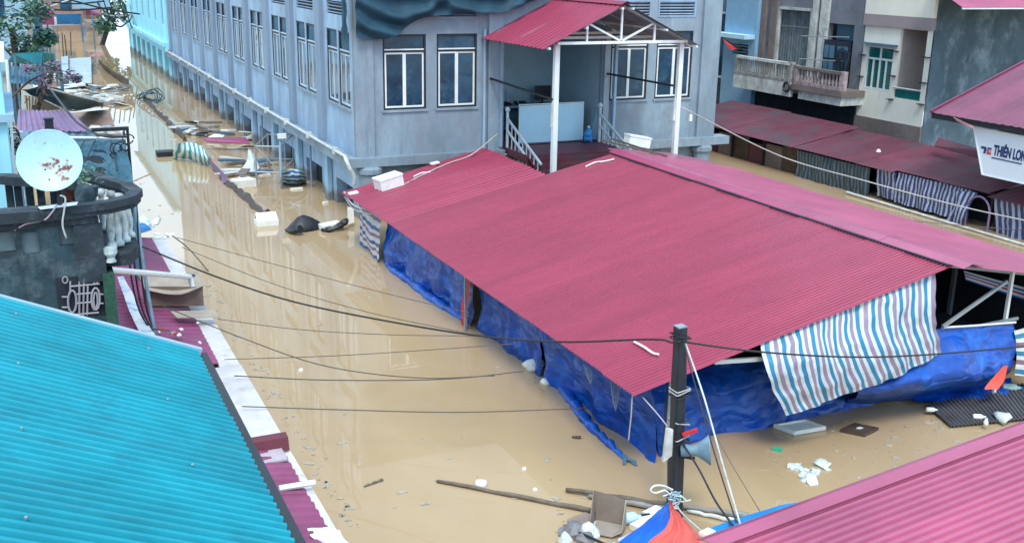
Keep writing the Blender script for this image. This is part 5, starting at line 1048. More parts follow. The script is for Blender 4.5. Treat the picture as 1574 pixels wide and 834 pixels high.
# street meter pole with tangled wires
t = thing('wire_post', 'dark iron post tangled with black cables beside the tarp roof', 'post', P(200, 330, 0))
wq = P(203, 300, 2.6)
mb = MB(); mb.tube([V((wq.x, wq.y, -1)), V((wq.x+.02, wq.y, 4.2))], .035, 6); mb.build('pole', black, t)
for k in range(6):
    c_ = V((wq.x-.2+rnd.uniform(-.35, .25), wq.y+rnd.uniform(-.2, .2), 3.75+rnd.uniform(-.3, .3))); mb = MB(); r_ = rnd.uniform(.05, .15)
    mb.tube([c_+V((r_*math.cos(a)*1.3, .08*math.sin(a*2+k), r_*math.sin(a)*1.2)) for a in [i*math.pi/7 for i in range(14)]], .016, 5); mb.build('cable_loop', black, t)
mb = MB(); mb.box(wq.x-.75, wq.x+.05, wq.y-.05, wq.y+.05, 4.12, 4.2); mb.build('cross_arm', black, t)
# pole and cables in front of the awning
t = thing('cable_pole', 'leaning thin dark pole strung with cables in front of the red awning', 'pole', P(238, 512, 1.0))
pp = P(238, 512, 1.1)
mb = MB(); mb.tube([pp, ond(222, 420, pp.y+.1), ond(207, 310, pp.y+.25)], .035, 7); mb.build('pole', horn_m, t)
for (o1, o2) in ((-6, -3), (-13, -5), (3, 4)): mb = MB(); mb.tube(spline([ond(205+o2, 300, pp.y+.25), ond(212+o1, 400, pp.y+.1), ond(222+o1*.8, 470, pp.y+.05), ond(236+o1*.3, 508, pp.y)], 12), .018, 5); mb.build('cable', black, t)

# white house at the left edge and a thin white pole
q = ond(11, 200, 23.0)
wh = thing('white_house', 'pale white house front at the far left edge beyond the dish', 'house', (q.x-2, 24, 0))
mb = MB(); zt = ond(8, 95, 23).z; mb.box(q.x-6, q.x, 23, 26.5, -1, zt); mb.build('wall', cyan_w, wh)
mb = MB(); mb.box(q.x-6, q.x+.15, 22.85, 26.6, zt-1.15, zt-1.0); mb.build('ledge', paleblue, wh); mb = MB(); mb.box(q.x-6, q.x+.1, 22.9, 26.6, zt, zt+.12); mb.build('cornice', white, wh)
mb = MB(); mb.box(q.x-.9, q.x-.25, 22.96, 22.998, zt-2.1, zt-1.25); mb.build('window', glass, wh)
t = thing('white_pole', 'thin white vertical pole beside the pale house at the left edge', 'pole', P(20, 262, 3))
qb = P(22, 262, 3.0); mb = MB(); mb.tube([V((qb.x, qb.y, -1)), V((qb.x, qb.y, 3)), ond(10, 92, qb.y)], .035, 6); mb.build('shaft', white, t)
t = thing('wire_box', 'cluster of pale boxes and coiled black wire by the left white pole', 'cables', P(24, 250, 3.2))
for k in range(8):
    c_ = ond(24+rnd.uniform(-6, 8), 225+rnd.uniform(-25, 22), qb.y+.1); mb = MB(); mb.tube([c_+V((.12*math.cos(a), .05*math.sin(2*a), .16*math.sin(a))) for a in [i*math.pi/6 for i in range(12)]], .015, 5); mb.build('coil', black, t)
for (u, v) in ((28, 215), (31, 236), (8, 190)): c_ = ond(u, v, qb.y+.3); mb = MB(); mb.obox(c_, (.12, 0, 0), (0, .08, 0), (0, 0, .2)); mb.build('box', plast, t)
# canvas roofs
shelter('teal_canopy', 'teal canvas canopy below the green tree at the left', 'canopy', [(20,82,3.6),(66,80,3.6),(64,101,3.0),(12,94,3.0)], tealaw)
t = thing('blue_cone_canopy', 'bright blue pointed canopy by the utility pole', 'canopy', P(72, 72, 3)); c_ = [P(66, 47, 3.6), P(92, 55, 3.0), P(70, 74, 2.6), P(62, 66, 3.0)]; mb = MB(); mb.slab(c_, .03, (0, 0, 1)); mb.build('canvas', tealaw if 0 else M('sky_canvas', (.03, .35, .58), .5, .1, 2), t); mb = MB(); mb.tube([P(72, 74, 0)+V((0, 0, -1)), V((P(72, 72, 2.6).x, P(72, 72, 2.6).y, 3))], .05, 6); mb.build('pole', bluegrey, t)
mb = MB(); mb.slab([P(83, 58, 2.6), P(92, 53, 2.9), P(89, 64, 2.2), P(80, 66, 2.2)], .05); tag(mb.build('red_bag', redcl), 'red cloth bag below the bright blue pointed canopy', 'bag')
shelter('blue_awning', 'bright blue awning with a white hem at the end of the street', 'awning', [(84,22,2.6),(125,21,2.6),(127,37,1.6),(79,38,1.6)], blueaw, pm=bluegrey)
a_, b_ = P(79, 39, 1.58), P(128, 37, 1.58); mb = MB(); mb.bar(a_, b_, .09, .09); tag(mb.build('awning_hem', white), 'white front rail of the bright blue street awning', 'rail')
shelter('dark_red_awning', 'small dull red awning right of the bright blue one', 'awning', [(129,10,2.6),(156,10,2.6),(152,24,1.7),(128,22,1.7)], faded)
eh = thing('end_house', 'grey low house closing the far end of the flooded street', 'house', (4, 150, 0))
mb = MB(); mb.box(-8, 10.0, 150, 158, -1, 6.5); mb.build('wall', gable_w, eh); mb = MB(); mb.box(-8.4, 10.2, 149.6, 158.4, 6.5, 6.9); mb.build('roof', offw, eh)
for k in range(3): mb = MB(); mb.box(-5+4*k, -2.6+4*k, 149.94, 149.99, .4, 3.4); mb.build('window', bluegrey, eh)
bh2 = thing('brown_house', 'brown low house behind the small dull red awning at the end of the street', 'house', (8, 124, 0))
mb = MB(); mb.box(4.6, 9.4, 124, 130, -1, 6.8); mb.build('wall', M('brick_brown', (.30, .20, .15), .9, .25, .8, .3, 10), bh2); mb = MB(); mb.box(4.3, 9.7, 123.6, 130.4, 6.8, 7.1); mb.build('roof', faded, bh2)
for k in range(2): mb = MB(); mb.box(5.3+2*k, 6.4+2*k, 123.93, 123.99, 2.2, 4.6); mb.build('window', glass, bh2)
lh = thing('blue_side_house', 'blue grey house wall behind the tree at upper left', 'house', (-4, 78, 0))
mb = MB(); mb.box(-10, 1.2, 78, 84, -1, 7); mb.build('wall', paleblue, lh); mb = MB(); mb.box(-10.3, 1.5, 77.6, 84.3, 7, 7.3); mb.build('roof', bluegrey, lh)
for k in range(3): mb = MB(); mb.box(-6+2.4*k, -4.8+2.4*k, 77.94, 77.99, 3.6, 5.6); mb.build('window', glass, lh)
# utility pole
t = thing('utility_pole', 'thick grey concrete utility pole with boxes at upper left', 'utility pole', P(60, 76, 0))
ub = P(62, 98, 0); tx = ond(52, -20, ub.y); mb = MB(); mb.tube([V((ub.x, ub.y, -1)), tx], [.42, .32], 10); mb.build('shaft', conc, t)
for (u, v, w_, h_) in ((58, 25, .5, 1.4), (47, 14, .35, 1.0), (56, 55, .45, 1.0)): c_ = ond(u, v, ub.y-.5); mb = MB(); mb.obox(c_, (w_/2, 0, 0), (0, .2, 0), (0, 0, h_/2)); mb.build('meter_box', bluegrey, t)
for k in range(3): a_ = ond(48+k*4, 0, ub.y-.4); b_ = ond(56+k*3, 74, ub.y-.45); mb = MB(); mb.tube([a_, b_], .05, 5); mb.build('conduit', white if k == 0 else black, t)
# tree at left
rng = random.Random(5)
def tree(label, base, crown, rad, n, size, mat, lumps, name='tree', fl=.8):
    t = thing(name, label, 'tree', base); c = V(crown); b_ = V(base)
    mb = MB(); mb.tube(spline([b_+V((0, 0, -.8)), lerp(b_, c, .5)+V((.15, 0, 0)), c], 7), [.16*rad/2+.05*(1-i/6) for i in range(7)], 7); mb.build('trunk', bark, t)
    for k in range(7):
        d = V((rng.uniform(-1, 1), rng.uniform(-1, 1), rng.uniform(.0, .9)))*rad*.75; mb = MB(); s0 = lerp(b_, c, .55+.06*k); mb.tube(spline([s0, s0+d*.5+V((0, 0, .2)), s0+d], 5), [.07*rad/2*(1-i*.2)+.008 for i in range(5)], 5); mb.build('branch', bark, t)
    for (m_, fr) in mat:
        mb = MB(); leaves(mb, c, rad, int(n*fr), size, rng, fl, lumps); o = mb.build('crown', m_, t)
    return t
lm = [(V((x, y, z)), s_) for x, y, z, s_ in ((0,0,0,.7),(-1.5,.3,.6,.5),(1.2,-.4,.7,.45),(.6,.3,-1.1,.5),(-1.2,-.3,-1.0,.5),(.2,0,1.6,.4),(1.5,.2,-.6,.35),(-2.3,0,-.2,.4))]
cq = ond(18, 40, 58.0)
tree('bushy green tree above the teal canopy at upper left', (cq.x-.3, 58, 0), cq, 1.7, 2600, .15, [(leafb, .6), (leafm, .4)], lm)
cq = ond(176, 12, 104.0)
lm2 = [(V((x, y, z)), s_) for x, y, z, s_ in ((0,0,0,.7),(-1.5,0,1.4,.5),(1.4,0,-.6,.5),(-1,0,-1.5,.5),(1.9,0,1.0,.4),(.3,0,2,.4))]
tree('dark green tree overhanging the far end of the street', (cq.x-1.6, 104.5, 0), cq, 2.3, 1700, .26, [(leafb, .7), (leafm, .3)], lm2)
cq = ond(77, 115, 47.0)
lm3 = [(V((x, y, z)), s_) for x, y, z, s_ in ((0,0,0,.6),(-.7,0,.25,.5),(.7,0,-.1,.5),(.1,0,.35,.4),(-.3,.1,-.3,.4),(.95,0,-.2,.3))]
t = tree('purple flowering shrub leaning over the pale striped sheeting', (cq.x-1.8, 46.5, 0), cq, .95, 1100, .075, [(flower, .6), (leafb, .4)], lm3, 'flowering_shrub', .6)
a_ = ond(18, 150, 46.8)
for k in range(5): mb = MB(); mb.tube(spline([a_, ond(30+k*3, 138-k*3, 46.9), ond(50+k*4, 122-k*2, 47)], 6), [.05, .045, .04, .03, .025, .02], 5); mb.build('branch', bark, t)
shelter('slate_roof', 'slate blue low roof between the teal canopy and the sagging tarpaulin', 'roof', [(14,103,2.6),(66,104,2.6),(74,132,2.0),(10,128,2.0)], bluegrey, ncorr=10)
shelter('grey_awning', 'small grey tilted awning just behind the purple shrub', 'awning', [(62,96,2.2),(92,98,2.2),(96,112,1.5),(60,112,1.5)], paleblue)
shelter('green_awning', 'dull green awning under the bright blue pointed canopy', 'awning', [(64,80,2.0),(84,82,2.0),(86,94,1.4),(62,93,1.4)], tealaw)
shelter('brown_awning', 'brown slanted stall awning below the small dull red one', 'awning', [(128,30,1.6),(154,30,1.6),(152,42,.9),(126,41,.9)], brown_w)
for k, (u, v, w__, h__, m__, lab) in enumerate(((71, 22, 1.1, 1.7, faded, 'dark red shop sign board hanging left of the bright blue awning'), (72, 33, 1.5, .7, white, 'white shop board below the dark red sign board'), (70, 8, 1.6, 1.0, brown_w, 'brown board at the top edge beside the utility pole'), (140, 4, 3.0, 1.0, paleblue, 'pale board at the top edge over the small dull red awning'))):
    c_ = ond(u, v, 96+k); mb = MB(); mb.obox(c_, (w__/2, 0, 0), (0, .06, 0), (0, 0, h__/2)); bd_ = thing('sign_board', lab, 'sign board', (c_.x, c_.y, 0)); mb.build('board', m__, bd_); mb = MB(); mb.tube([(c_.x, c_.y+.1, -1), (c_.x, c_.y+.1, c_.z)], .06, 6); mb.build('post', bluegrey, bd_)
for k, (u, v) in enumerate(((103, 92), (97, 88), (108, 86))):
    p = P(u, v, 0); t = thing('thin_post', 'thin dark post by the pale ribbed sheets, %s' % ('middle', 'nearest the blue canopy', 'farthest out')[k], 'post', p); mb = MB(); mb.tube([p+V((0, 0, -1)), p+V((.1*k, 0, 1.9))], .04, 5); mb.build('shaft', black, t)
for k in range(7):
    u0, v0 = 150+k*8, 2+rnd.uniform(0, 10); wire('street_cable', 'cable drooping to the cyan building, %s from the left' % ('first','second','third','fourth','fifth','sixth','seventh')[k], [ond(u0, v0-8, 88), ond(u0+14, v0+18+3*k, 90), ond(206, 24-k*2, 93)], .045, cable_m if k % 3 else offw, n=14)
t = thing('cable_reel', 'loose coil of dark cable hung over floating wreckage by the cyan building', 'cable coil', P(226, 145, .2))
for k in range(5):
    c_ = P(230, 148, .2+.05*k); mb = MB(); mb.tube([c_+V((.5*math.cos(a)+.12*k-.2, .3*math.sin(2*a), (.16+.05*k)*math.sin(a)+.08*math.sin(3*a+k))) for a in [i*math.pi/8 for i in range(17)]], .035, 5); mb.build('loop', black if k % 2 else bluegrey, t)
# striped curtain, pale sheeting, long tarp boats of cloth
rows = [[P(36, 146, 2.6), P(62, 150, 2.6)], [P(38, 157, 2.1), P(60, 160, 2.1)], [P(40, 170, 1.6), P(56, 172, 1.6)]]
hang('striped_curtain', 'white and blue striped curtain hanging beside the purple roof', 'curtain', rows, stripe_mat('far_stripes', [((.6,.66,.7),1),((.05,.10,.18),1)], 5), 20, 8, amp=.05, fold=.05, ff=4, seed=41, normal=(0, -1, 0))
mb = MB(); mb.slab([P(58, 150, 2.6), P(92, 167, 1.9), P(58, 170, 1.5)], .03); tag(mb.build('dark_flap', black), 'dark triangular flap right of the striped curtain', 'cloth')
rows = [[P(30, 137, 2.5), P(80, 134, 2.5), P(120, 148, 1.9), P(160, 157, 1.0)], [P(40, 142, 2.3), P(85, 148, 1.9), P(120, 160, 1.3), P(158, 162, .7)], [P(62, 150, 2.2), P(92, 163, 1.5), P(115, 169, .9), P(150, 163, .5)]]
hang('sagging_tarp', 'dark sagging tarpaulin with pale edges above the purple roof', 'tarp', rows, bluegrey, 24, 10, amp=.05, fold=.03, ff=2, seed=43, normal=(0, -.3, 1))
mb = MB(); mb.tube(spline([P(70, 135, 2.6), P(120, 148, 2.0), P(160, 157, 1.1), P(168, 156, 1.0)], 14), .04, 5); mb.tube(spline([P(62, 152, 2.2), P(92, 165, 1.5), P(115, 170, .9), P(152, 162, .5)], 14), .04, 5); tag(mb.build('tarp_edge_rope', offw), 'pale rope edges of the dark sagging tarpaulin', 'rope')
for (pts, lab) in (([(108,90,.5),(140,88,.5),(141,128,.3),(106,128,.3)], 'pale ribbed sheet lying flooded by the purple shrub'), ([(94,88,.8),(104,86,.8),(106,120,.5),(96,122,.5)], 'narrow pale ribbed sheet standing left of the ribbed sheet')):
    t = shelter('ribbed_sheet', lab, 'sheet', [pts[0], pts[3], pts[2], pts[1]], M('pale_rib', (.42, .52, .60), .6, .2, 2), posts=False, ncorr=7)
for i, (a_, b_, lab) in enumerate((((142, 88), (126, 105), 'bent dark rod by the pale ribbed sheet'), ((126, 106), (140, 120), 'thin rod crossing the ribbed sheet corner'))): mb = MB(); mb.bar(P(*a_, .4), P(*b_, .3), .09); tag(mb.build('rod', mud if i == 0 else offw), lab, 'rod')
for k in range(46):
    u = rnd.uniform(95, 200); v = 130+rnd.uniform(-8, 24)+(u-95)*.08; p = P(u, v, 0.05); s_ = rnd.uniform(.12, .55)
    if u < 150 and v > 150: continue
    mb = MB(); mb.obox(p+V((0, 0, rnd.uniform(.02, .2))), (s_, rnd.uniform(-.2, .2), rnd.uniform(-.1, .1)), (-.1, s_*rnd.uniform(.3, .8), 0), (0, 0, rnd.uniform(.02, .06)))
    bm = rnd.choice((plast, offw, paleblue, bluegrey, white, brown_w))
    wh_ = 'beside the dark sagging tarpaulin' if u < 130 else ('by the brown awning edge' if u > 172 else 'midway across the street')
    tag(mb.build('floating_board', bm), '%s floating board %s' % ({'clear_plastic': 'clear', 'dirty_white': 'dirty white', 'pale_blue_wall': 'pale blue', 'blue_grey_sheet': 'dark blue', 'white_paint': 'clean white', 'brown_render': 'brown'}[bm.name], wh_), 'board', 'floating boards across the street')
mb = MB(); mb.slab([P(96, 185, .1), P(168, 186, .1), P(163, 160, .1), P(108, 170, .1)], .05, (0, 0, 1)); 
t = shelter('sunk_stall_roof', 'dull purple grey stall roof half sunk at the left', 'roof', [(128,206,.7),(186,207,.7),(192,196,.9),(140,192,.9)], offw, posts=True)
rows = [[P(150, 88, .55), P(158, 98, .55), P(178, 112, .5), P(197, 122, .5)], [P(152, 96, .1), P(162, 106, .1), P(180, 120, .1), P(197, 134, .1)], [P(154, 100, -.2), P(164, 110, -.2), P(182, 124, -.2), P(197, 139, -.2)]]
hang('sunk_awning', 'dark brown awning edge sticking out of the water in mid street', 'awning', rows, mud, 18, 6, amp=.05, seed=45, normal=(-1, 0, 0))
# long sunken line of stall roofs in front of the grey building
def ridge_line(pts, w0, w1, z, mat, name, label, cat, seed):
    c = spline([P(u, v, z) for u, v in pts], 26); mb = MB(); rws = []
    for i, p in enumerate(c):
        f = i/25; w_ = w0*(1-f)+w1*f; t_ = (c[min(i+1, 25)]-c[max(i-1, 0)]).normalized(); s_ = V((t_.y, -t_.x, 0))
        rws.append([p-s_*w_+V((0, 0, -z-.1)), p-s_*w_*.5+V((0, 0, .0)), p+V((0, 0, .1+.06*noise.noise(p*1.5))), p+s_*w_*.5, p+s_*w_+V((0, 0, -z-.1))])
    mb.grid(rws); mb.uv = {}; mb.poly(rws[0]); mb.poly(rws[-1])
    for i_, vv in enumerate(mb.v): mb.v[i_] = vv+V((noise.noise(vv*1.9+V((seed, 0, 0))), noise.noise(vv*2.1), noise.noise(vv*2.6)))*.13
    return tag(mb.build(name, mat), label, cat)
ridge_line([(222, 150), (240, 168), (262, 190), (285, 212)], .10, .12, .14, mud, 'sunk_ridge', 'brown sunken ridge running out from the far stalls', 'ridge', 1)
ridge_line([(338, 268), (356, 283), (376, 300), (392, 314), (410, 327)], .11, .12, .12, mud, 'sunk_ridge', 'brown sunken ridge ending at the floating white foam block', 'ridge', 2)
rows = [[P(272, 222, .75), P(290, 219, .8), P(308, 224, .75), P(322, 240, .55)], [P(268, 233, .4), P(292, 232, .5), P(312, 240, .45), P(326, 248, .3)], [P(262, 243, .03), P(292, 246, .02), P(314, 252, .02), P(330, 256, .02)]]
hang('striped_sheet', 'green and white striped sheet draped over a sunken stall', 'sheet', rows, stripe_mat('green_stripes9', [((.60,.72,.72),1),((.05,.27,.33),1)], 8), 40, 14, amp=.06, fold=.04, ff=4, seed=47, normal=(-.6, -.4, .7))
rows = [[P(318, 240, .5), P(334, 256, .4), P(350, 272, .35)], [P(322, 252, .2), P(336, 266, .15), P(346, 280, .1)], [P(330, 262, -.05), P(338, 276, -.05), P(342, 284, -.05)]]
hang('purple_cloth', 'grey purple cloth sliding into the water below the green striped sheet', 'cloth', rows, purpsh, 14, 10, amp=.05, fold=.03, ff=2, seed=49, normal=(-.6, -.4, .7))
mb = MB(); mb.obox(P(254, 237, .06), (.35, .0, .0), (0, .3, 0), (0, 0, .14)); tag(mb.build('dark_bundle', black), 'dark bundle floating left of the green striped sheet', 'bundle')
mb = MB(); mb.slab([P(312, 211, .55), P(378, 211, .5), P(384, 220, .35), P(318, 217, .4)], .05, (0, 0, 1)); tag(mb.build('red_sheet', faded), 'dull red sheet among wreckage by the grey building', 'sheet')
for k in range(40):
    u = rnd.uniform(276, 392); v = 196+rnd.uniform(-10, 12)+(u-276)*.2
    if k > 26: u = rnd.uniform(352, 412); v = 262+rnd.uniform(-10, 14)
    p = P(u, v, 0); s_ = rnd.uniform(.1, .5); mb = MB(); mb.obox(p+V((0, 0, rnd.uniform(.05, .3))), (s_, rnd.uniform(-.3, .3), rnd.uniform(-.1, .1)), (-.15, s_*rnd.uniform(.2, .6), 0), (0, 0, rnd.uniform(.015, .05)))
    bm = rnd.choice((plast, offw, white, brown_w, bluegrey, mud))
    wh_ = 'round the foam box' if k > 26 else ('left of the dull red sheet' if u < 315 else 'under and behind the dull red sheet')
    tag(mb.build('floating_board', bm), '%s broken board floating %s' % ({'clear_plastic': 'clear', 'dirty_white': 'dirty white', 'white_paint': 'clean white', 'blue_grey_sheet': 'dark blue', 'brown_render': 'brown', 'wet_brown': 'wet black'}[bm.name], wh_), 'board', 'floating boards beside the grey building')
t = thing('metal_rack', 'thin grey pipe rack standing in the water by the grey building', 'rack', P(432, 280, 0))
rk = [P(395, 283, 0), P(432, 284, 0), P(452, 262, 0), P(414, 262, 0)]
for p in rk: mb = MB(); mb.tube([p+V((0, 0, -1)), p+V((0, 0, 1.45))], .035, 6); mb.build('post', steel, t)
for z in (.45, 1.4):
    for i in range(4): mb = MB(); mb.tube([rk[i]+V((0, 0, z)), rk[(i+1) % 4]+V((0, 0, z))], .028, 5); mb.build('rail', steel, t)
mb = MB(); mb.tube([rk[0]+V((0, 0, 1.4)), rk[1]+V((0, 0, .45))], .025, 5); mb.build('brace', steel, t)
t = thing('sign_post', 'tall white post with a small white plate beside the pipe rack', 'post', P(433, 330, 0)); pb = P(433, 290, 0)
mb = MB(); mb.tube([pb+V((0, 0, -1)), ond(430, 212, pb.y)], .05, 7); mb.build('pole', paleblue, t); c_ = ond(433, 209, pb.y-.08); mb = MB(); mb.obox(c_, (.15, 0, 0), (0, .03, 0), (0, 0, .09)); mb.build('plate', white, t)
rows = [[P(432, 262, .75), P(450, 256, .8), P(466, 262, .7)], [P(430, 272, .4), P(452, 270, .5), P(470, 272, .3)], [P(432, 283, 0), P(452, 284, 0), P(470, 281, 0)]]
hang('blue_sacks', 'heap of blue and white sacking at the foot of a pier', 'sacks', rows, stripe_mat('sack_stripes', [((.5,.62,.68),1),((.03,.14,.32),1.4)], 4, axis='Y'), 20, 14, amp=.14, fold=.02, ff=3, seed=51, normal=(-.4, -.6, .6))
t = thing('foam_box', 'pale green foam box floating by the pipe rack', 'box', P(374, 283, 0)); mb = MB(); mb.obox(P(374, 281, .12), (.36, .1, 0), (-.08, .26, 0), (0, 0, .14)); mb.build('body', foam, t)
t = thing('foam_bag', 'crumpled white bag on the wreckage behind the foam box', 'bag', P(388, 262, 0)); mb = MB(); mb.lathe([(.25, 0), (.35, .2), (.22, .5), (.05, .85)], P(388, 266, 0), 8)
for i_, vv in enumerate(mb.v): mb.v[i_] = vv+V((noise.noise(vv*3), noise.noise(vv*3.3), noise.noise(vv*2.7)))*.15
mb.build('body', plast, t)

# ------------------------------------------------------------------ things afloat between the shed and the grey building
t = thing('foam_block', 'white foam block with a curved top floating in mid channel', 'block', P(412, 350, 0))
p = P(412, 347, 0); mb = MB(); N_ = 9; prof = [(.30*math.cos(math.pi*(1-i/(N_-1)))*.9, .12+.26*math.sin(math.pi*i/(N_-1))**.6) for i in range(N_)]
mb.box(p.x-.33, p.x+.33, p.y-.02, p.y+.5, -.05, .16); mb.build('base', foam, t)
mb = MB(); mb.slab([(p.x-.33, p.y, .163), (p.x+.33, p.y, .163), (p.x+.31, p.y+.25, .38), (p.x-.31, p.y+.25, .38)], .04); mb.slab([(p.x-.31, p.y+.253, .38), (p.x+.31, p.y+.253, .38), (p.x+.33, p.y+.5, .2), (p.x-.33, p.y+.5, .2)], .04); mb.build('lid', foam, t)
t = thing('plastic_bundle', 'black plastic bundle floating off the striped corner of the shed', 'bundle', P(468, 350, 0))
p = P(468, 352, 0); mb = MB(); mb.lathe([(.46, -.1), (.48, .06), (.34, .22), (.16, .34), (.04, .38)], p, 12); mb.smooth = True
for i_, vv in enumerate(mb.v): mb.v[i_] = V((p.x+(vv.x-p.x)*1.15, p.y+(vv.y-p.y)*.8, vv.z))+V((noise.noise(vv*2.6), noise.noise(vv*3), noise.noise(vv*2.2)))*.12
mb.build('body', black, t); mb = MB(); mb.tube(spline([P(440, 353, .05), P(450, 355, .1), P(462, 352, .2)], 8), [.05, .06, .08, .09, .1, .11, .12, .14], 6); mb.build('neck', black, t)
t = thing('foam_tray', 'pale foam tray with black scraps floating at the shed corner', 'tray', P(508, 346, 0)); mb = MB(); mb.obox(P(508, 347, .1), (.32, .12, 0), (-.04, .2, 0), (0, 0, .08)); mb.build('tray', foam, t)
mb = MB(); mb.tube(spline([P(494, 353, .05), P(512, 352, .1), P(526, 344, .2), P(534, 337, .3)], 10), [.04, .08, .1, .07, .09, .12, .1, .12, .1, .05], 6); mb.build('black_scrap', black, t)
p = P(535, 345, .1); mb = MB(); mb.slab([p, p+V((.2, 0, .05)), p+V((.2, .05, .5)), p+V((.02, .05, .55))], .04); tag(mb.build('foam_sheet', foam), 'upright white foam sheet wedged at the striped corner', 'foam sheet')
for (u, v, lab, s_) in ((372, 272, 'small white scrap by the foam box', .12), (402, 268, 'pale plank by the pipe rack', .3), (456, 290, 'thin pale strip floating past the blue sacks', .2), (500, 311, 'small white scrap at the foot of the nearest pier', .08)):
    p = P(u, v, .03); mb = MB(); mb.obox(p, (s_, .02, 0), (-.02, s_*.35, 0), (0, 0, .03)); tag(mb.build('floating_scrap', foam), lab, 'scrap')

# ------------------------------------------------------------------ white foam boxes on the shed roof
zl_ = lambda r: EZ+(r-ER)*(GZ-EZ)/(GR-ER)
def onroof(u, v):
    z = EZ+.3
    for _ in range(12): p = P(u, v, z); z = ((zl_(p.x) if p.y < NOTCH else EZ+(p.x-ER)*.125) if p.x < GR else GZ-(p.x-GR)*.185)+.03
    return P(u, v, z)
def foambox(u, v, sx, sy, sz, rot, lab, tilt=0):
    p = onroof(u, v); t = thing('foam_box', lab, 'box', p); c, s_ = math.cos(rot), math.sin(rot); up = V((-.2 if p.x < GR else .18, 0, 1)).normalized(); ax = V((c, s_, 0)); ax = (ax-up*ax.dot(up)).normalized(); ay = up.cross(ax)
    mb = MB(); mb.obox(p+up*(sz*.42), ax*sx/2, ay*sy/2, up*sz*.42); mb.build('body', foam, t); mb = MB(); mb.obox(p+up*(sz*.92), ax*(sx/2+.015), ay*(sy/2+.015), up*sz*.08); mb.build('lid', foam, t); return t
foambox(599, 288, .72, .5, .36, .12, 'white foam box lying on the far left corner of the shed roof')
foambox(978, 224, .72, .45, .32, -.12, 'white foam box on the shed roof between the porch posts')
p = onroof(950, 223); mb = MB(); mb.bar(onroof(925, 218)+V((0, 0, .05)), onroof(1010, 240)+V((0, 0, .06)), .06, .04); mb.bar(onroof(940, 216)+V((0, 0, .06)), onroof(1025, 243)+V((0, 0, .05)), .04, .04); tag(mb.build('loose_rods', bamb), 'thin loose rods lying on the roof beside the foam box', 'rods')
mb = MB(); mb.tube(spline([onroof(622, 284)+V((0,0,.02)), onroof(650, 270)+V((0,0,.03)), onroof(690, 252)+V((0,0,.03)), onroof(725, 240)+V((0,0,.05)), V((14.2, 31.4, 2.55))], 20), .022, 5); tag(mb.build('roof_rope', cable_l), 'pale rope running from the grey wall down to the roof box', 'rope')
for (pts, lab) in ([(636, 273), (648, 268), (655, 267), (662, 266)], 'short white scribble of twine near the far roof corner'), ([(900, 258), (915, 252), (928, 250), (944, 247)], 'white twine lying on the roof near the porch'), ([(975, 528), (990, 537), (1003, 545), (1012, 548)], 'pale twine on the roof left of the wooden pole'):
    mb = MB(); mb.tube(spline([onroof(*q)+V((0, 0, .035+.01*(i % 2))) for i, q in enumerate(pts)], 14), .022, 5); tag(mb.build('twine', foam), lab, 'twine')
for (u, v) in ((668, 252), (543, 298)): p = onroof(u, v); mb = MB(); mb.obox(p+V((0, 0, .03)), (.13, 0, .02), (0, .1, 0), (0, 0, .02)); tag(mb.build('foam_scrap', foam), 'white foam scrap on the far roof edge %s' % ('above the foam box' if u > 600 else 'at its left corner'), 'scrap')
# dark rust and dirt streak where the roof meets the porch

# ------------------------------------------------------------------ wooden pole with loudspeaker
PD = 11.9; pb = P(1042, 790, 0); PD = pb.y
pl = thing('utility_pole', 'black square pole with a grey horn loudspeaker, tied with cords', 'pole', (pb.x, pb.y, 0))
ptop = ond(1046, 502, PD); pbm = V((pb.x-.01, PD, -1.5)); pax = (ptop-pbm).normalized(); hw = .083
px_ = V((1, 0, 0)); px_ = (px_-pax*px_.dot(pax)).normalized(); py_ = pax.cross(px_)
mb = MB(); i0 = 0
rows = []
for k in range(13):
    c = lerp(pbm, ptop, k/12); w_ = hw*(1.32-.38*k/12)+.004*math.sin(k*2.1); rows.append([c+(px_*math.cos(a)+py_*math.sin(a))*w_*1.28 for a in [math.pi/4+j*math.pi/2+o for j in range(4) for o in (-.16, .16)]])
for r_ in rows: r_.append(r_[0])
mb.grid(rows); mb.uv = {}; mb.poly(rows[-1][:-1]); mb.build('shaft', M('tarred_wood', (.018, .024, .032), .5, .4, 3, .5, 14, stain=(.06, .07, .08), ss=4, st=.62, stretch=(4, 4, .4)), pl)
mb = MB(); mb.obox(ptop+pax*.006, px_*hw*.85, py_*hw*.85, pax*.012); mb.build('cap', steel, pl)
for (f, n_) in ((.66, 4), (.42, 3), (.955, 2), (.52, 2)):
    for k in range(n_):
        c = lerp(V((pb.x, PD, 0)), ptop, f+.012*k-.01); w_ = hw*1.32; tl = rnd.uniform(-.03, .03); mb = MB()
        mb.tube([c+px_*w_*a_+py_*w_*b_+V((0, 0, tl*a_)) for a_, b_ in ((-1,-1),(1,-1),(1,1),(-1,1),(-1,-1))], .011, 5); mb.build('binding', rnd.choice((cable_m, cable_l, black)), pl)
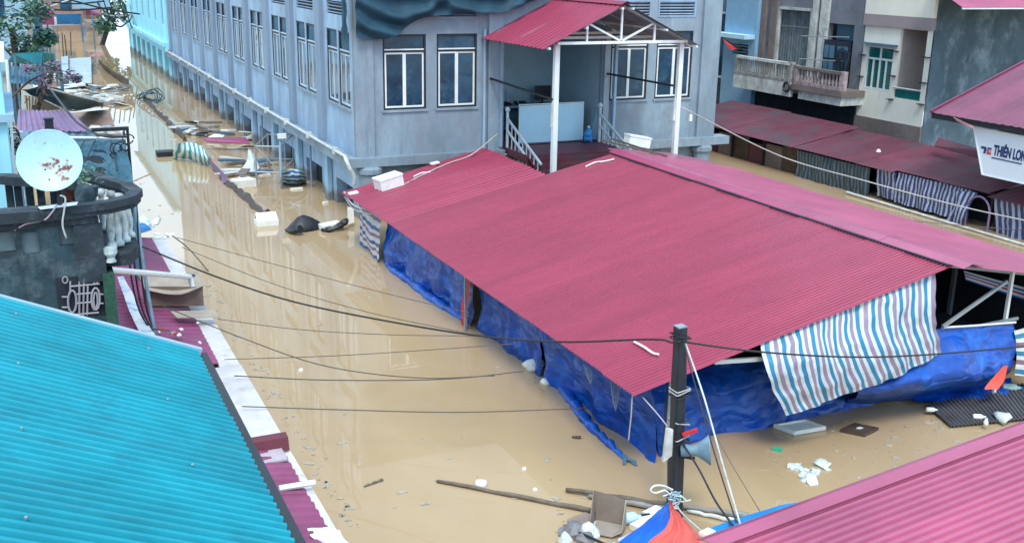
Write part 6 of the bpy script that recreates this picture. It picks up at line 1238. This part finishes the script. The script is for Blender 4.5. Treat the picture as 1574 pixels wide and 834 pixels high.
# horn
hb, ht = ond(1050, 692, PD-.12), ond(1091, 691, PD-.32); hx = (ht-hb).normalized(); ln = (ht-hb).length
hs_ = thing('loudspeaker', 'grey horn loudspeaker strapped to the black pole', 'loudspeaker', hb)
mb = MB(); mb.smooth = True; mb.lathe([(.03, -.04), (.085, -.035), (.095, .07), (.075, .1), (.075, ln*.36), (.09, ln*.52), (.12, ln*.68), (.165, ln*.83), (.215, ln*.95), (.232, ln), (.222, ln-.01), (.165, ln*.80), (.11, ln*.6), (.06, ln*.45)], hb, 28, axis=hx); mb.build('horn', horn_m, hs_)
mb = MB(); mb.lathe([(.055, ln*.45), (.075, ln*.5), (.06, ln*.72), (.02, ln*.75)], hb, 14, axis=hx); mb.smooth = True; mb.build('inner_cone', horn_m, hs_)
mb = MB(); mb.bar(ond(1049, 668, PD-.12), ond(1072, 660, PD-.2), .05, .05); mb.build('red_clamp', redcl, hs_); mb = MB(); mb.bar(ond(1045, 700, PD-.1), ond(1068, 704, PD-.25), .04, .04); mb.build('bracket', black, hs_)
mb = MB(); mb.slab([ond(1026, 658, PD-.1), ond(1035, 660, PD-.13), ond(1033, 700, PD-.13), ond(1020, 710, PD-.1)], .05, (0, -1, 0)); tag(mb.build('meter_box', offw), 'narrow off-white box fixed to the left side of the black pole', 'box')
mb = MB(); mb.tube([ond(1026, 708, PD-.12), ond(1026, 740, PD-.12), ond(1028, 775, PD-.1)], .008, 4); tag(mb.build('box_wire', cable_b), 'thin brown wire dropping from the off-white pole box', 'wire')
t = thing('cord_knot', 'tangle of white and blue cords knotted low round the black pole', 'cords', ond(1040, 765, PD))
for k in range(16):
    c = ond(1040+rnd.uniform(-10, 8), 766+rnd.uniform(-10, 14), PD-.12); e1 = c+V((rnd.uniform(-.17, .17), rnd.uniform(-.06, .02), rnd.uniform(-.13, .1))); e2 = c+V((rnd.uniform(-.17, .17), rnd.uniform(-.06, .02), rnd.uniform(-.13, .1)))
    mb = MB(); mb.tube(spline([e1, c, e2], 8), .011, 5); mb.build('cord', rnd.choice((white, white, paleblue, board)), t)
mb = MB(); lp = [(1034, 752), (1020, 746), (1006, 746), (1000, 753), (1008, 757), (1022, 753), (1030, 760)]; mb.tube(spline([ond(u, v, PD-.14) for u, v in lp], 24), .014, 6); mb.build('loop', white, t)

# ------------------------------------------------------------------ pink roof bottom right
pr_ = thing('pink_roof', 'pink-red corrugated roof in the near right corner', 'roof', (9, 7, 1))
pd = 8.55; a_, b_ = ond(1090, 832, pd), ond(1574, 655, pd); sp_ = (b_-a_); sp_ *= 6.6/sp_.x
down = V((0, -1, 0)); tilt = 0.05
ORG = a_
for k in range(5): sheets(pr_, ORG+V((0, -(k+1)*.95, 0)), (0, 1, 0), sp_, 1, .95, .119, .03, pinkr)
mb = MB(); mb.poly([ORG+V((-.1, -.02, .055)), ORG+V((0, -.2, .045))+sp_*.0, ORG+sp_+V((0, -.2, .045)), ORG+sp_+V((0, -.02, .06))]); mb.poly([ORG+V((-.1, -.02, .055)), ORG+sp_+V((0, -.02, .06)), ORG+sp_+V((0, .1, .0)), ORG+V((-.1, .1, -.005))]); mb.build('edge_flashing', pinkr, pr_, solid=.008)
mb = MB(); mb.bar(ORG+V((.02, 0, -.05)), ORG+V((.02, -4.7, -.05)), .06, .06); mb.build('eave_beam', steel, pr_)
for (x, y) in ((.3, -.1), (.3, -4.5), (6, -.1), (6, -4.5)): q = ORG+sp_*(x/6.6)+V((0, y, 0)); mb = MB(); mb.box(q.x-.05, q.x+.05, q.y-.05, q.y+.05, -1.5, q.z-.04); mb.build('post', steel, pr_)
# blue and orange sheets lashed to the pole
AP = ond(1026, 772, PD-.2)
def pz(u, v, z): return P(u, v, z)
rows = [[AP+V((-.02, 0, 0)), AP+V((.02, -.02, .0)), AP+V((.05, -.03, -.02))], [pz(985, 806, .75), pz(1006, 800, .85), pz(1030, 800, .9)], [pz(930, 850, .9), pz(985, 850, 1.1), pz(1040, 850, 1.2)], [pz(880, 900, 1.0), pz(960, 900, 1.3), pz(1030, 900, 1.5)]]
hang('blue_sheet', 'bright blue sheet stretched from the pole to the bottom edge', 'sheet', rows, M('bright_blue_sheet', (.008, .13, .62), .4, .15, 1.5, .3, 8), 24, 26, amp=.03, fold=.02, ff=2, seed=61, normal=(0, -.4, 1))
rows = [[AP+V((.02, -.03, .03)), AP+V((.05, -.03, .03))], [pz(1029, 794, 1.0), pz(1050, 796, 1.02)], [pz(1020, 815, 1.2), pz(1068, 815, 1.24)], [pz(996, 834, 1.25), pz(1080, 832, 1.5)], [pz(1000, 880, 1.5), pz(1090, 870, 1.75)]]
hang('orange_sheet', 'orange-red folded sheet lashed to the foot of the black pole', 'sheet', rows, M('coral_sheet', (.72, .12, .09), .6, .12, 2, .3, 8), 24, 30, amp=.03, fold=.05, ff=2.6, seed=63, normal=(0, -.4, 1))
rows = [[pz(1076, 815, 1.35), pz(1130, 797, 1.45), pz(1200, 776, 1.6), pz(1262, 766, 1.75)], [pz(1100, 832, 1.5), pz(1150, 812, 1.6), pz(1210, 790, 1.75), pz(1268, 768, 1.85)]]
hang('blue_strip', 'light blue strip of sheet along the edge of the pink roof', 'sheet', rows, M('light_blue_sheet', (.01, .24, .60), .45, .12, 2, .2, 8), 30, 6, amp=.02, seed=65, normal=(0, -.4, 1))
wire('tie_rope', 'pale rope from the knotted cords down to the pink roof', [AP+V((.05, -.05, .05)), pz(1052, 792, 1.15), pz(1078, 815, 1.45), pz(1086, 822, 1.55)], .012, offw)
p = pz(1087, 818, 1.55); mb = MB(); mb.obox(p, (.08, .02, 0), (-.02, .05, 0), (0, 0, .02)); tag(mb.build('white_clip', foam), 'small white block at the corner of the pink roof', 'block')

# ------------------------------------------------------------------ flotsam in the foreground
def stick(a_, b_, w_, lab, m, z=.03, name='bamboo_pole'):
    p, q = P(*a_, z), P(*b_, z); N_ = 9; mb = MB(); mb.tube([lerp(p, q, i/(N_-1))+V((0, 0, .012*math.sin(i*2.2))) for i in range(N_)], [w_*(1.05-.3*i/(N_-1)) for i in range(N_)], 7); mb.smooth = True; return tag(mb.build(name, m), lab, 'pole')
stick((912, 785), (672, 738), .04, 'long thin brown bamboo pole floating left of the cardboard', bamb)
stick((1040, 778), (870, 751), .045, 'upper grey timber running behind the black pole', bamb, .06)
stick((1040, 785), (905, 761), .05, 'lower grey timber running behind the black pole', M('grey_timber', (.24, .23, .21), .7, .2, 6), .05)
stick((1150, 792), (1050, 778), .05, 'grey timber floating right of the black pole', M('grey_timber', (.24, .23, .21)), .05)
stick((1132, 800), (1056, 784), .035, 'pale thin timber floating right of the black pole', offw, .04)
stick((588, 737), (560, 747), .025, 'short brown stick floating alone in the open water', bamb, .01, 'stick')
stick((892, 672), (880, 671), .03, 'short dark stick floating off the alley-side tarp', mud, .02, 'stick')
t = thing('cardboard_carton', 'open brown cardboard carton floating by the timbers', 'carton', P(930, 812, 0))
c1, c2, c3, c4 = P(915, 806, .08), P(954, 808, .06), P(936, 820, .03), P(910, 818, .02)
mb = MB(); mb.slab([P(917, 797, .06), P(962, 806, .06), P(939, 824, .04), P(910, 818, .05)], .015, (0, 0, 1)); mb.build('base_panel', card_l, t)
mb = MB(); mb.slab([P(917, 797, .07), P(962, 806, .07), P(962, 806, .07)+V((.05, .12, .34)), P(917, 797, .07)+V((.02, .14, .40))], .015); mb.build('back_panel', card, t)
mb = MB(); mb.slab([P(917, 797, .07), P(917, 797, .07)+V((.02, .14, .40)), P(911, 817, .06)+V((-.03, .02, .20)), P(910, 818, .06)], .015); mb.build('side_panel', card, t)
mb = MB(); mb.slab([P(963, 806, .06), P(963, 806, .07)+V((.05, .12, .34)), P(956, 818, .1), P(940, 825, .05)], .015); mb.build('side_panel', card_l, t)
mb = MB(); mb.slab([P(910, 800, .12), P(915, 786, .2), P(912, 806, .08), P(905, 812, .03)], .02); mb.build('flap', black, t)
mb = MB(); mb.slab([P(872, 797, .04), P(900, 786, .04), P(915, 794, .05), P(900, 812, .03), P(876, 808, .03)], .015, (0, 0, 1)); tag(mb.build('cardboard_sheet', M('wet_card', (.26, .20, .17), .6, .15, 3)), 'wet flat cardboard sheet left of the open carton', 'cardboard')
mb = MB(); mb.slab([P(894, 814, .06), P(916, 799, .12), P(913, 820, .1), P(910, 824, .06)], .02, (0, 0, 1)); tag(mb.build('white_wedge', plast), 'white plastic wedge below the open carton', 'plastic piece')
t = thing('plastic_jug', 'pale blue plastic jug floating right of the open carton', 'jug', P(972, 797, 0)); q = P(966, 796, .08); ax_ = V((1, -.15, 0)).normalized(); mb = MB(); mb.lathe([(.06, -.08), (.09, -.05), (.09, .1), (.04, .15), (.035, .2)], q, 10, axis=ax_); mb.smooth = True; mb.build('body', board, t); mb = MB(); mb.lathe([(.04, .2), (.04, .34)], q, 8, axis=ax_); mb.build('neck', black, t)
for (u, v, lab) in ((1004, 787, 'white foam slab nearest the black pole'), (998, 797, 'pale foam slab under the blue sheet edge'), (985, 806, 'broken white foam by the blue sheet')):
    p = P(u, v, .06); mb = MB(); mb.obox(p, (.14, .03, .01), (-.03, .07, 0), (0, 0, .045)); tag(mb.build('foam_slab', foam), lab, 'foam slab')
rows = [[P(950, 826, .1), P(985, 812, .2)], [P(952, 850, .3), P(990, 840, .4)]]
hang('clear_sheet', 'pale clear plastic sheet beside the bright blue sheet', 'sheet', rows, plast, 10, 8, amp=.03, seed=67, normal=(0, 0, 1))
t = thing('trash_bag', 'grey crumpled rubbish bag at the bottom edge', 'bag', P(880, 830, 0))
for k in range(9):
    p = P(860+rnd.uniform(0, 48), 826+rnd.uniform(-9, 12), 0); r_ = rnd.uniform(.08, .17); mb = MB(); mb.lathe([(r_, -.05), (r_*1.1, r_*.4), (r_*.6, r_*.9), (.02, r_*1.1)], p, 8)
    for i_, vv in enumerate(mb.v): mb.v[i_] = vv+V((noise.noise(vv*7), noise.noise(vv*8), noise.noise(vv*6)))*.07
    mb.build('lump', (plast if k % 3 == 0 else M('grey_bag', (.20, .19, .20), .4, .25, 5)), t)
mb = MB(); mb.tube(spline([P(880, 815, .08), P(900, 822, .12), P(930, 836, .15)], 8), .022, 5); mb.build('strap', black, t)
t = thing('floating_tray', 'white foam box lid floating in front of the gable', 'lid', P(1229, 658, 0)); p = P(1229, 657, .03); X_, Y_ = V((.34, -.02, 0)), V((-.07, .2, 0))
mb = MB(); mb.obox(p, X_, Y_, (0, 0, .02)); mb.build('panel', foam, t)
mb = MB()
for s_ in (-1, 1): mb.obox(p+Y_*s_*.93+V((0, 0, .035)), X_, Y_*.07, (0, 0, .018)); mb.obox(p+X_*s_*.95+V((0, 0, .035)), X_*.05, Y_*.86, (0, 0, .018))
mb.build('rim', foam, t)
t = thing('dark_tray', 'dark brown square tray floating right of the white foam lid', 'tray', P(1321, 660, 0)); p = P(1321, 660, .03); mb = MB(); mb.obox(p, (.22, .06, 0), (-.13, .17, 0), (0, 0, .03)); mb.build('tray', mud, t); mb = MB(); mb.obox(p+V((0, 0, .035)), (.05, .01, 0), (-.02, .03, 0), (0, 0, .005)); mb.build('label', offw, t)
mb = MB(); mb.obox(P(1195, 690, .02), (.04, .03, 0), (-.04, .07, 0), (0, 0, .025)); tag(mb.build('green_carton', greenpl), 'small green carton floating below the white foam lid', 'carton')
t = thing('green_bottle', 'pale green bottle lying at the foot of the striped sheet', 'bottle', P(1293, 622, 0)); q = P(1283, 622, .05); mb = MB(); mb.lathe([(.05, 0), (.055, .02), (.055, .18), (.03, .22), (.025, .26)], q, 10, axis=V((1, 0, 0))); mb.smooth = True; mb.build('body', M('mint_plastic', (.12, .55, .45), .3, .1, 5), t); mb = MB(); mb.lathe([(.03, .26), (.03, .29)], q, 8, axis=V((1, 0, 0))); mb.build('cap', greenpl, t)
rows = [[P(1352-90, 634, .1)]*1+[P(1278, 628, .2)], [P(1268, 640, .02), P(1282, 634, .05)]]
t = thing('floating_bag', 'white plastic bags drifting in front of the gable tarp', 'bag', P(1245, 725, 0))
for (u, v, r_) in ((1220, 717, .09), (1232, 722, .10), (1240, 731, .13), (1249, 738, .11), (1238, 738, .07), (1258, 713, .10), (1270, 718, .08), (1253, 725, .06)):
    p = P(u, v, 0); mb = MB(); mb.lathe([(r_*1.0, -.03), (r_*1.05, .02), (r_*.7, .05), (r_*.3, .07), (.01, .05)], p, 14)
    for i_, vv in enumerate(mb.v): mb.v[i_] = vv+V((noise.noise(vv*9)*1.2, noise.noise(vv*8+V((4,0,0)))*1.2, noise.noise(vv*11)*.5))*.13
    mb.build('lump', plast, t)
for (u, v, r_, lab) in ((738, 745, .10, 'white foam lump resting against the long bamboo pole'), (820, 566, .22, 'white bag floating by the alley-side tarps'), (839, 589, .12, 'small white cup floating below the white bag'), (893, 614, .07, 'white bottle top caught in the tarp roll'), (822, 752, .04, 'tiny white crumb in the open water'), (806, 720, .04, 'tiny white crumb farther out in the open water'), (462, 569, .05, 'tiny white crumb near the left gutter'), (1270, 772, .06, 'white scrap by the right timbers')):
    p = P(u, v, 0); mb = MB(); mb.lathe([(r_*.8, -.03), (r_, r_*.3), (r_*.6, r_*.8), (.01, r_*.9)], p, 9); mb.smooth = True
    for i_, vv in enumerate(mb.v): mb.v[i_] = vv+V((noise.noise(vv*5), noise.noise(vv*6), noise.noise(vv*5)*.5))*r_*.5
    tag(mb.build('floating_foam', foam), lab, 'foam')
t = thing('floating_sheet', 'dark grey corrugated sheet floating at the right of the gable', 'sheet', P(1510, 635, 0))
q = [P(1425, 622, .07), P(1574, 590, .07), P(1610, 640, .07), P(1462, 655, .05)]; NR = 26; top, bt_ = [], []
for i in range(NR*4+1):
    f = i/(NR*4); h_ = V((0, 0, .03 if i % 4 in (1, 2) else 0)); top.append(lerp(q[0], q[1], f)+h_); bt_.append(lerp(q[3], q[2], f)+h_)
mb = MB(); mb.grid([top, bt_]); mb.uv = {}; mb.build('panel', M('slate_sheet', (.10, .10, .11), .6, .3, 2, .3, 8), t, solid=.015)
for (u, v, r_, lab, m) in ((1431, 629, .09, 'white bottle at the left end of the grey floating sheet', foam), (1504, 640, .10, 'white bottle lying on the grey floating sheet', foam), (1516, 650, .05, 'small white cap on the grey floating sheet', foam), (1540, 641, .15, 'crumpled clear bag on the grey floating sheet', plast), (1553, 595, .16, 'pale green bottle beside the orange cloth', M('mint_clear', (.5, .66, .56), .3, .1, 5))):
    p = P(u, v, .12); t = thing('litter_bottle', lab, 'bottle' if 'bottle' in lab else 'litter', p); axx = V((1, -.6, 0)); mb = MB()
    if 'bottle' in lab: mb.lathe([(r_*.4, -r_), (r_*.5, -r_*.8), (r_*.5, r_*.5), (r_*.2, r_), (r_*.2, r_*1.25)], p, 10, axis=axx)
    else:
        mb.lathe([(r_*.9, -.03), (r_, .02), (r_*.6, .07), (.02, .09)], p, 9)
        for i_, vv in enumerate(mb.v): mb.v[i_] = vv+V((noise.noise(vv*6), noise.noise(vv*7), noise.noise(vv*5)))*r_*.6
    mb.smooth = True; mb.build('body', m, t)
    if 'bottle' in lab: mb = MB(); mb.lathe([(r_*.24, r_*1.25), (r_*.24, r_*1.45)], p, 8, axis=axx); mb.build('cap', bluepl, t)

mb = MB()
for k in range(420):
    c_ = rnd.random()
    if c_ < .3: u, v = rnd.uniform(215, 420), rnd.uniform(170, 345)
    elif c_ < .5: u, v = rnd.uniform(1180, 1480), rnd.uniform(640, 740)
    elif c_ < .65: u, v = rnd.uniform(850, 1010), rnd.uniform(760, 834)
    elif c_ < .85: t_ = rnd.random(); u, v = 300+t_*230+rnd.uniform(2, 26), 430+t_*380
    else: u, v = rnd.uniform(400, 1000), rnd.uniform(420, 800)
    p = P(u, v, .004); s_ = rnd.choice((.008, .012, .02, .035)); an = rnd.uniform(0, 6.28); x = V((math.cos(an), math.sin(an), 0))*s_*rnd.uniform(1, 2.5); y = V((-math.sin(an), math.cos(an), 0))*s_
    mb.obox(p, x, y, (0, 0, .006))
struct(mb.build('floating_specks', M('speck', (.36, .33, .27), .8, .4, 9)), 'stuff')
# ------------------------------------------------------------------ wires
LP = ond(207, 352, pp.y+.2)
kn = ond(1043, 524, PD-.1)
wire('power_cable', 'thick dark power cable from the left awning pole to the black pole', [ond(212, 376, pp.y+.2), P(330, 424, 2.35), P(450, 463, 2.05), P(600, 494, 2.0), P(740, 516, 2.1), P(862, 525, 2.35), P(1000, 521, 2.75), ond(1034, 526, PD-.1)], .017, cable_m, n=60)
wire('power_cable', 'dark power cable running right from the black pole across the gable', [kn, ond(1165, 540, PD+.4), ond(1300, 548, PD+.5), ond(1420, 545, PD+.4), ond(1600, 530, PD)], .016, cable_m, n=40)
wire('thin_wire', 'thin brown wire crossing the water to the blue alley-side tarps', [P(360, 577, .95), P(480, 583, .8), P(600, 584, .8), P(700, 581, .9), P(805, 570, 1.0)], .011, cable_b, n=40)
wire('thin_wire', 'lowest thin wire crossing the water to the shed corner', [P(372, 624, .95), P(520, 629, .8), P(700, 633, .8), P(868, 628, .9), onr(905, 626, 8.6)], .010, cable_b, n=40)
wire('thin_wire', 'thin wire slanting from the patterned cloth towards the shed', [P(250, 470, 1.5), P(380, 522, 1.3), P(500, 562, 1.2), P(640, 580, 1.2), P(760, 577, 1.2)], .010, cable_b, n=40)
wire('thin_wire', 'thin wire just above the lower water wires', [P(345, 552, 1.0), P(500, 547, 1.0), P(620, 540, 1.0), P(790, 528, 1.3)], .008, cable_b, n=30)
wire('thin_wire', 'faint wire from the gutter tip across the channel', [P(272, 365, 1.5), P(400, 400, 1.3), P(520, 432, 1.3), P(640, 462, 1.4), P(720, 480, 1.4)], .008, cable_b, n=30)
wire('thin_wire', 'second faint wire from the gutter tip across the channel', [P(280, 380, 1.5), P(420, 436, 1.2), P(560, 478, 1.2), P(720, 512, 1.3)], .008, cable_b, n=30)
wire('thin_wire', 'faint wire sagging low from the cardboard box to the tarps', [P(335, 490, 1.2), P(460, 506, 1.0), P(600, 514, 1.0), P(740, 516, 1.1)], .008, cable_b, n=30)
wire('mooring_line', 'dark line dipping into the water off the gutter tip', [P(265, 362, .9), P(290, 382, .5), P(320, 416, .02)], .016, cable_b, n=14)
wire('pale_cable', 'pale cable strung from the right porch post over the right alley', [ond(1047, 165, 27.6), onr(1200, 240, 24.5), onr(1330, 278, 25.5), onr(1480, 318, 26.5), onr(1640, 352, 26.5)], .022, cable_l, n=50)
t = thing('cable_clip', 'small pale clip dangling from the pale cable by the porch post', 'clip', ond(1063, 175, 27.4)); mb = MB(); q = ond(1062, 176, 27.2); mb.tube([q+V((0, 0, .15)), q], .01, 4); mb.build('cord', cable_l, t); mb = MB(); mb.obox(q-V((0, 0, .1)), (.04, 0, 0), (0, .03, 0), (0, 0, .1)); mb.build('clip_body', foam, t)
wire('alley_line', 'thin line low over the water beyond the shed rear eave', [P(1320, 330, .4), P(1452, 344, .35), P(1600, 356, .3)], .014, cable_b, n=20)
wire('stay_wire', 'white stay wire from the pole head to the bottom right', [ond(1054, 528, PD-.12), ond(1082, 610, PD-.9), ond(1110, 710, PD-1.9), ond(1148, 840, PD-3.0)], .013, offw, n=24)
wire('stay_wire', 'dark stay wire twisted beside the white one', [ond(1050, 522, PD-.12), ond(1075, 615, PD-.9), ond(1104, 715, PD-1.9), ond(1146, 845, PD-3.0)], .010, cable_m, n=24)
wire('drop_cable', 'black drop cable from the loudspeaker to the pink roof', [ond(1050, 682, PD-.15), ond(1075, 722, PD-.6), ond(1100, 770, PD-1.2), P(1126, 806, 1.6)], .016, cable_m, n=20)
wire('thin_wire', 'thin brown wire right of the stay wires', [ond(1085, 640, PD-.5), ond(1120, 705, PD-1.2), ond(1168, 785, PD-2.0)], .006, cable_b, n=16)
wire('net_cord', 'grey cord from the roof corner to the off-white pole box', [onr(985, 607, 8.5), ond(1010, 635, 12.5), ond(1026, 655, 12.0)], .011, cable_l, n=10)
wire('street_cable', 'sagging dark cable from the upper left houses to the wire post', [ond(66, 122, 46), P(95, 160, 4.0), P(115, 185, 3.9), P(140, 202, 3.85), P(165, 210, 4.0), P(196, 210, 4.1)], .03, cable_m, n=30)
for i, (a_, b_) in enumerate((((0, 8), (22, 8)), ((0, 30), (118, -4)), ((60, 14), (170, 12)), ((100, -2), (215, 22)), ((80, 4), (160, 2)))):
    wire('street_cable', ['short dark cable at the top left edge', 'pale cable rising across the utility pole', 'cable sagging over the bright blue awning', 'cable reaching the cyan building corner', 'cable along the top edge over the street'][i], [ond(*a_, 62-.0*i), ond((a_[0]+b_[0])/2, (a_[1]+b_[1])/2+3, 64), ond(*b_, 66)], .045, cable_m if i != 1 else offw, n=14)
wire('street_cable', 'bundle of cables drooping to the cyan building at the end of its ledge', [ond(150, 5, 90), ond(180, 40, 92), ond(197, 33, 94), ond(209, 22, 95)], .07, cable_m, n=20)
for o in list(bpy.data.objects):
    if o.parent is None and o.type in {'MESH', 'EMPTY'} and 'category' not in o and 'kind' not in o: print('UNTAGGED', o.name)
